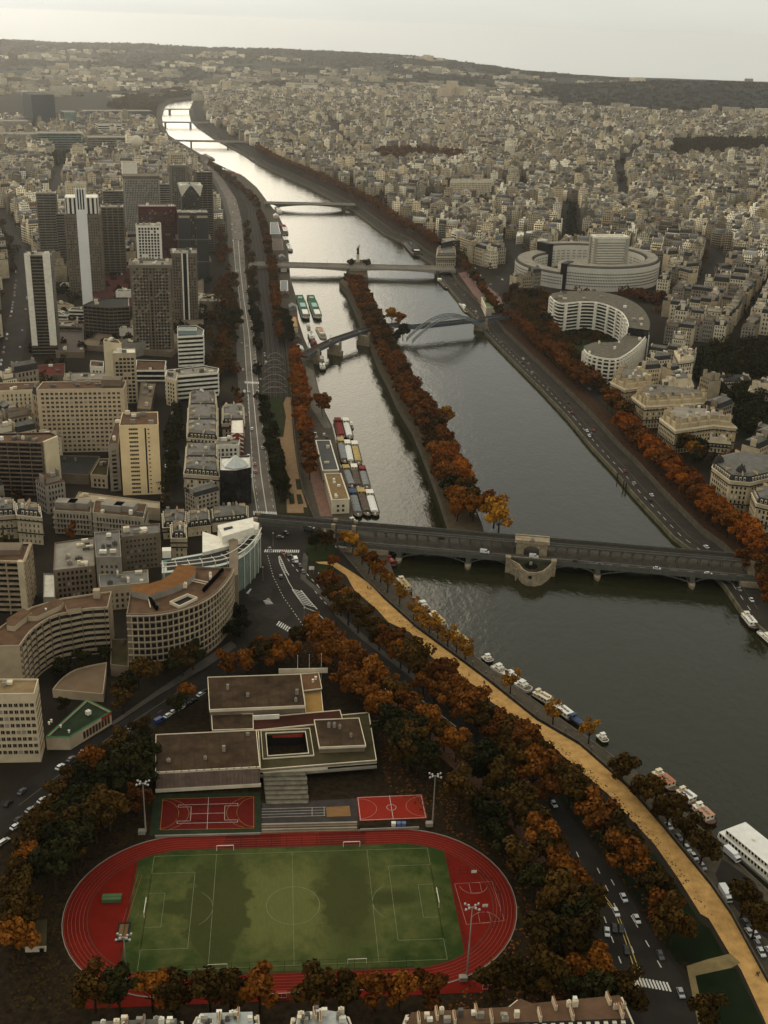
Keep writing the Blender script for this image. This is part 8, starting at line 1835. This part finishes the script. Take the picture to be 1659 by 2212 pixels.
def traffic(line, step, o, z, where, seed, cols=('white', 'silver', 'grey', 'black', 'red', 'black', 'grey'), p=.6, vmin=0, vmax=3000):
    r = random.Random(seed)
    for x, y, a in along(off_line(line, o), step):
        v = pr(x, y, 0)[1]
        if r.random() > p or not vmin < v < vmax: continue
        c_ = r.choice(cols); x += r.uniform(-.4, .4); s = r.uniform(-step*.3, step*.3); car(x+math.cos(a)*s, y+math.sin(a)*s, a if o < 0 else a+math.pi, c_, '%s car %s' % (c_, where), '%s cars %s' % (c_, where), z)
for o, sd in ((-7, 1), (-3, 2), (3, 3), (7.2, 4)): traffic(avc[1:], 30, o, .1, 'in traffic on the left-bank avenue', sd, p=.5, vmin=400)
traffic(avc[4:], 9, -12.5, .1, 'parked beside the left-bank avenue', 8, p=.3, vmin=500)
for o, sd in ((-6.5, 5), (-11, 6)): traffic(RWw[3:30], 26, o, LOW+.08, 'on the expressway along the right quay', sd, p=.33, vmin=540)
for o, sd in ((-37, 7), (-46, 9)): traffic(RWw[6:26], 12, o, .08, 'parked on the right-bank avenue', sd, p=.28, vmin=560)
traffic(STREETS[1][0], 6.2, 7, .06, 'parked in the shaded street beside the yellow tower', 11, p=.85); traffic(STREETS[0][0], 12, 7, .06, 'on the long avenue at the left edge', 12, p=.45, vmin=560); traffic(STREETS[0][0], 12, -6, .06, 'on the long avenue at the left edge', 13, p=.4, vmin=560)
for sd, l in ((14, [(1450,1790),(1470,1812),(1500,1850),(1520,1875)]), (15, [(1600,1985),(1625,2020),(1650,2065)]), (16, [(1618,2000),(1659,2050)])): traffic(G(l, LOW), 5.5, -.5, LOW+.07, 'parked on the low quay near the restaurant boat', sd, ('white', 'silver', 'white', 'grey'), .8)
for u, v, c_ in ((681,938,'white'),(684,946,'silver'),(700,940,'white'),(706,946,'black'),(664,948,'white')): carp(u, v, u+1, v-6, c_, '%s car parked at the end of the port shed, one of a few' % c_, h=LOW, group='%s cars parked at the port shed' % c_)
for u, v, c_ in ((1085,605,'white'),(1075,600,'black'),(1002,600,'grey'),(1060,615,'silver'),(1180,770,'black')): carp(u, v, u+3, v+3, c_, '%s car near the petrol station' % c_, group='%s cars near the petrol station' % c_)
# ================================================================== people, posts, signs
sk = mat('skin', (.35, .2, .13), .8, .05, 1)
def person(x, y, z, c_, legs, label, a=0, stride=.2, group=None):
    r_ = root('person', (x, y, z), label, 'person', group)
    me = bpy.data.meshes.new('body'); V = [(0, 0, .92), (0, 0, 1.2), (0, 0, 1.42), (0, 0, 1.52), (.1, stride, .5), (.1, stride*1.1, .08), (-.1, -stride, .5), (-.1, -stride*1.2, .08), (.21, 0, 1.38), (.27, -.08, 1.1), (.25, .08, .85), (-.21, 0, 1.38), (-.27, .08, 1.1), (-.25, .1, .85), (.1, 0, .9), (-.1, 0, .9)]
    E_ = [(0, 1), (1, 2), (2, 3), (0, 14), (14, 4), (4, 5), (0, 15), (15, 6), (6, 7), (2, 8), (8, 9), (9, 10), (2, 11), (11, 12), (12, 13)]; rd = [.15, .16, .17, .07, .085, .07, .085, .07, .07, .055, .045, .07, .055, .045, .1, .1]
    b = MB()
    def seg(i, j, k=0): b.tube(V[i], V[j], rd[i], 6, k, r2=rd[j])
    for e in E_: seg(*e, 1 if e in ((14, 4), (4, 5), (15, 6), (6, 7)) else 0)
    for k in (5, 7): b.box(V[k][0]-.05, V[k][0]+.05, V[k][1]-.07, V[k][1]+.18, 0, .1, 1)
    m_ = b.mesh('body', [c_, legs]); o = bpy.data.objects.new('body', m_); COL.objects.link(o); o.parent = r_
    hd = MB().lathe(0, 0, [(.04, 1.5), (.09, 1.56), (.11, 1.66), (.09, 1.76), (.02, 1.8)], 8).mesh('head', sk); o = bpy.data.objects.new('head', hd); COL.objects.link(o); o.parent = r_
    hr_ = MB().lathe(0, -.02, [(.11, 1.67), (.12, 1.73), (.09, 1.81), (.01, 1.84)], 8).mesh('hair', black); o = bpy.data.objects.new('hair', hr_); COL.objects.link(o); o.parent = r_
    r_.rotation_euler = (0, 0, a)
dk_ = mat('dark_cloth', (.03, .03, .035), .9, .2, 1); pc = {'dark': dk_, 'red': mat('red_cloth', (.22, .03, .03), .9, .1, 1), 'pale': mat('pale_cloth', (.45, .42, .38), .9, .1, 1), 'blue': mat('blue_cloth', (.04, .07, .16), .9, .1, 1)}
PP = [(794,1272,'dark','dark-clothed walker on the promenade, leftmost of four near the first trees'), (797,1273,'pale','pale-jacketed walker in the group of four'), (801,1274,'dark','dark-clothed walker right of the pale jacket'), (766,1284,'dark','lone dark walker on the lawn edge of the promenade'), (892,1356,'blue','blue-jacketed walker by the wall, one of a close pair'), (895,1355,'dark','dark walker beside the blue jacket by the wall'), (1013,1460,'red','red-jacketed person crossing the middle of the promenade'), (1045,1477,'dark','dark walker in a pair further down the promenade'), (1047,1479,'blue','blue-jacketed walker of the same pair'), (1634,2108,'dark','dark walker at the lower end of the promenade, left of two'), (1638,2108,'dark','dark walker at the lower end of the promenade, right of two'), (1050,1455,'pale','pale-clothed person by the promenade wall')]
for k, (u, v, c_, lb) in enumerate(PP): x, y = g(u, v); person(x, y, .07, pc[c_], dk_, lb, k*1.3)
def post(name, u, v, h, label, mt=None, r=.09, head=None, z=0, group=None, cat='lamp post'):
    x, y = g(u, v, z); r_ = root(name, (x, y, z), label, cat, group); MB().tube((x, y, z), (x, y, z+h), r, 5, r2=r*.6).obj('pole', mt or iron, r_)
    if head: MB().lathe(x, y, [(.12, z+h-.1), (.3, z+h+.1), (.28, z+h+.45), (.05, z+h+.6)], 7).obj('lantern', head, r_)
for k, (x, y, a) in enumerate(along(G(PRM[3:16]), 16)[:14]):
    r_ = root('lamp_post', (x, y, 0), 'slim iron lamp post along the promenade wall', 'lamp post', 'lamp posts along the promenade wall'); MB().tube((x, y, 0), (x, y, 4.2), .08, 5).obj('pole', iron, r_); MB().lathe(x, y, [(.1, 4.1), (.28, 4.3), (.22, 4.7), (.04, 4.85)], 7).obj('lantern', grey, r_)
for k, (x, y, a) in enumerate(along(G([(829,1344),(930,1420),(1051,1512),(1183,1607),(1315,1720),(1414,1828)]), 13)):
    r_ = root('bench', (x, y, 0), 'dark bench on the lawn side of the sandy promenade', 'bench', 'benches along the sandy promenade'); MB().rbox(x, y, 2.2, .55, .38, .48, a).obj('seat', iron, r_); MB().rbox(x-math.sin(a)*.0, y+.25, 2.2, .1, .5, .95, a).obj('backrest', iron, r_)
    for s in (-.8, .8): MB().rbox(x+math.cos(a)*s, y+math.sin(a)*s, .1, .5, 0, .38, a).obj('leg', iron, r_)
x, y = g(673, 1240); r_ = root('information_sign', (x, y, 0), 'white information board on two posts beside the junction', 'sign'); MB().tube((x-.9, y, 0), (x-.9, y, 3.4), .08, 5).tube((x+.9, y, 0), (x+.9, y, 3.4), .08, 5).obj('post', grey, r_); MB().rbox(x, y, 2.9, .12, 2.6, 4.6, .05).obj('board', white, r_)
x, y = g(661, 1357); r_ = root('round_red_sign', (x, y, 0), 'round red road sign at the lower edge of the junction', 'sign'); MB().tube((x, y, 0), (x, y, 3), .08, 5).obj('post', grey, r_); MB().tube((x, y-.1, 3.2), (x, y+.0, 3.2), .8, 14).obj('disc', mat('sign_red', (.4, .01, .02), .6, .05, 1), r_); MB().rbox(x, y-.13, 1.1, .04, 3.1, 3.35, 0).obj('white_bar', white, r_)
for k, (u, v) in enumerate(((688,1268),(700,1276),(590,1180),(657,1345),(568,1255))): post('street_lamp', u, v, 8, 'tall thin grey street lamp around the junction', grey, .1, white, group='street lamps around the junction')
# railings
def railing(label, line, h=1.1, step=3.0, z=0):
    c = centroid(line); r_ = root('railing', (*c, 0), label, 'railing'); b = MB()
    for i in range(len(line)-1): b.tube((*line[i], z+h), (*line[i+1], z+h), .06, 4); b.tube((*line[i], z+h*.5), (*line[i+1], z+h*.5), .04, 4)
    b.obj('rail', iron, r_); n = 0; pb = MB()
    for x, y, a in along(line, step): pb.tube((x, y, z), (x, y, z+h), .05, 4)
    pb.obj('posts', iron, r_, kind='stuff')
railing('dark iron railing on top of the promenade wall above the low quay', off_line(LUw, .8)[1:16], 1.0)
# quay lamp standards on the island wall and expressway signs left out of sight; parked coach on the expressway
carp(1623,1298,1629,1307,'white','white car emerging below the viaduct on the right expressway', h=LOW); carp(1597,1275,1601,1281,'silver','silver car just under the viaduct on the right expressway', h=LOW); carp(1268,932,1272,938,'white','white car on the right expressway, upper of a close pair', h=LOW); carp(1273,943,1277,949,'white','white car on the right expressway, lower of a close pair', h=LOW)
# ================================================================== haze
b = MB(); b.box(-4700, 4700, -1000, 9000, -9, 279); hz_ = b.obj('haze', None, kind='stuff')
hm = bpy.data.materials.new('haze_air'); hm.use_nodes = True; t = hm.node_tree; t.nodes.clear(); o_ = t.nodes.new('ShaderNodeOutputMaterial'); pv = t.nodes.new('ShaderNodeVolumePrincipled'); pv.inputs['Density'].default_value = HAZE; pv.inputs['Color'].default_value = (1, 1, .98, 1); pv.inputs['Anisotropy'].default_value = .8
t.links.new(pv.outputs[0], o_.inputs['Volume']); hz_.data.materials.clear(); hz_.data.materials.append(hm)
print('objects', len(bpy.data.objects), 'tris', sum(len(m_.loops)-2*len(m_.polygons) for m_ in bpy.data.meshes))
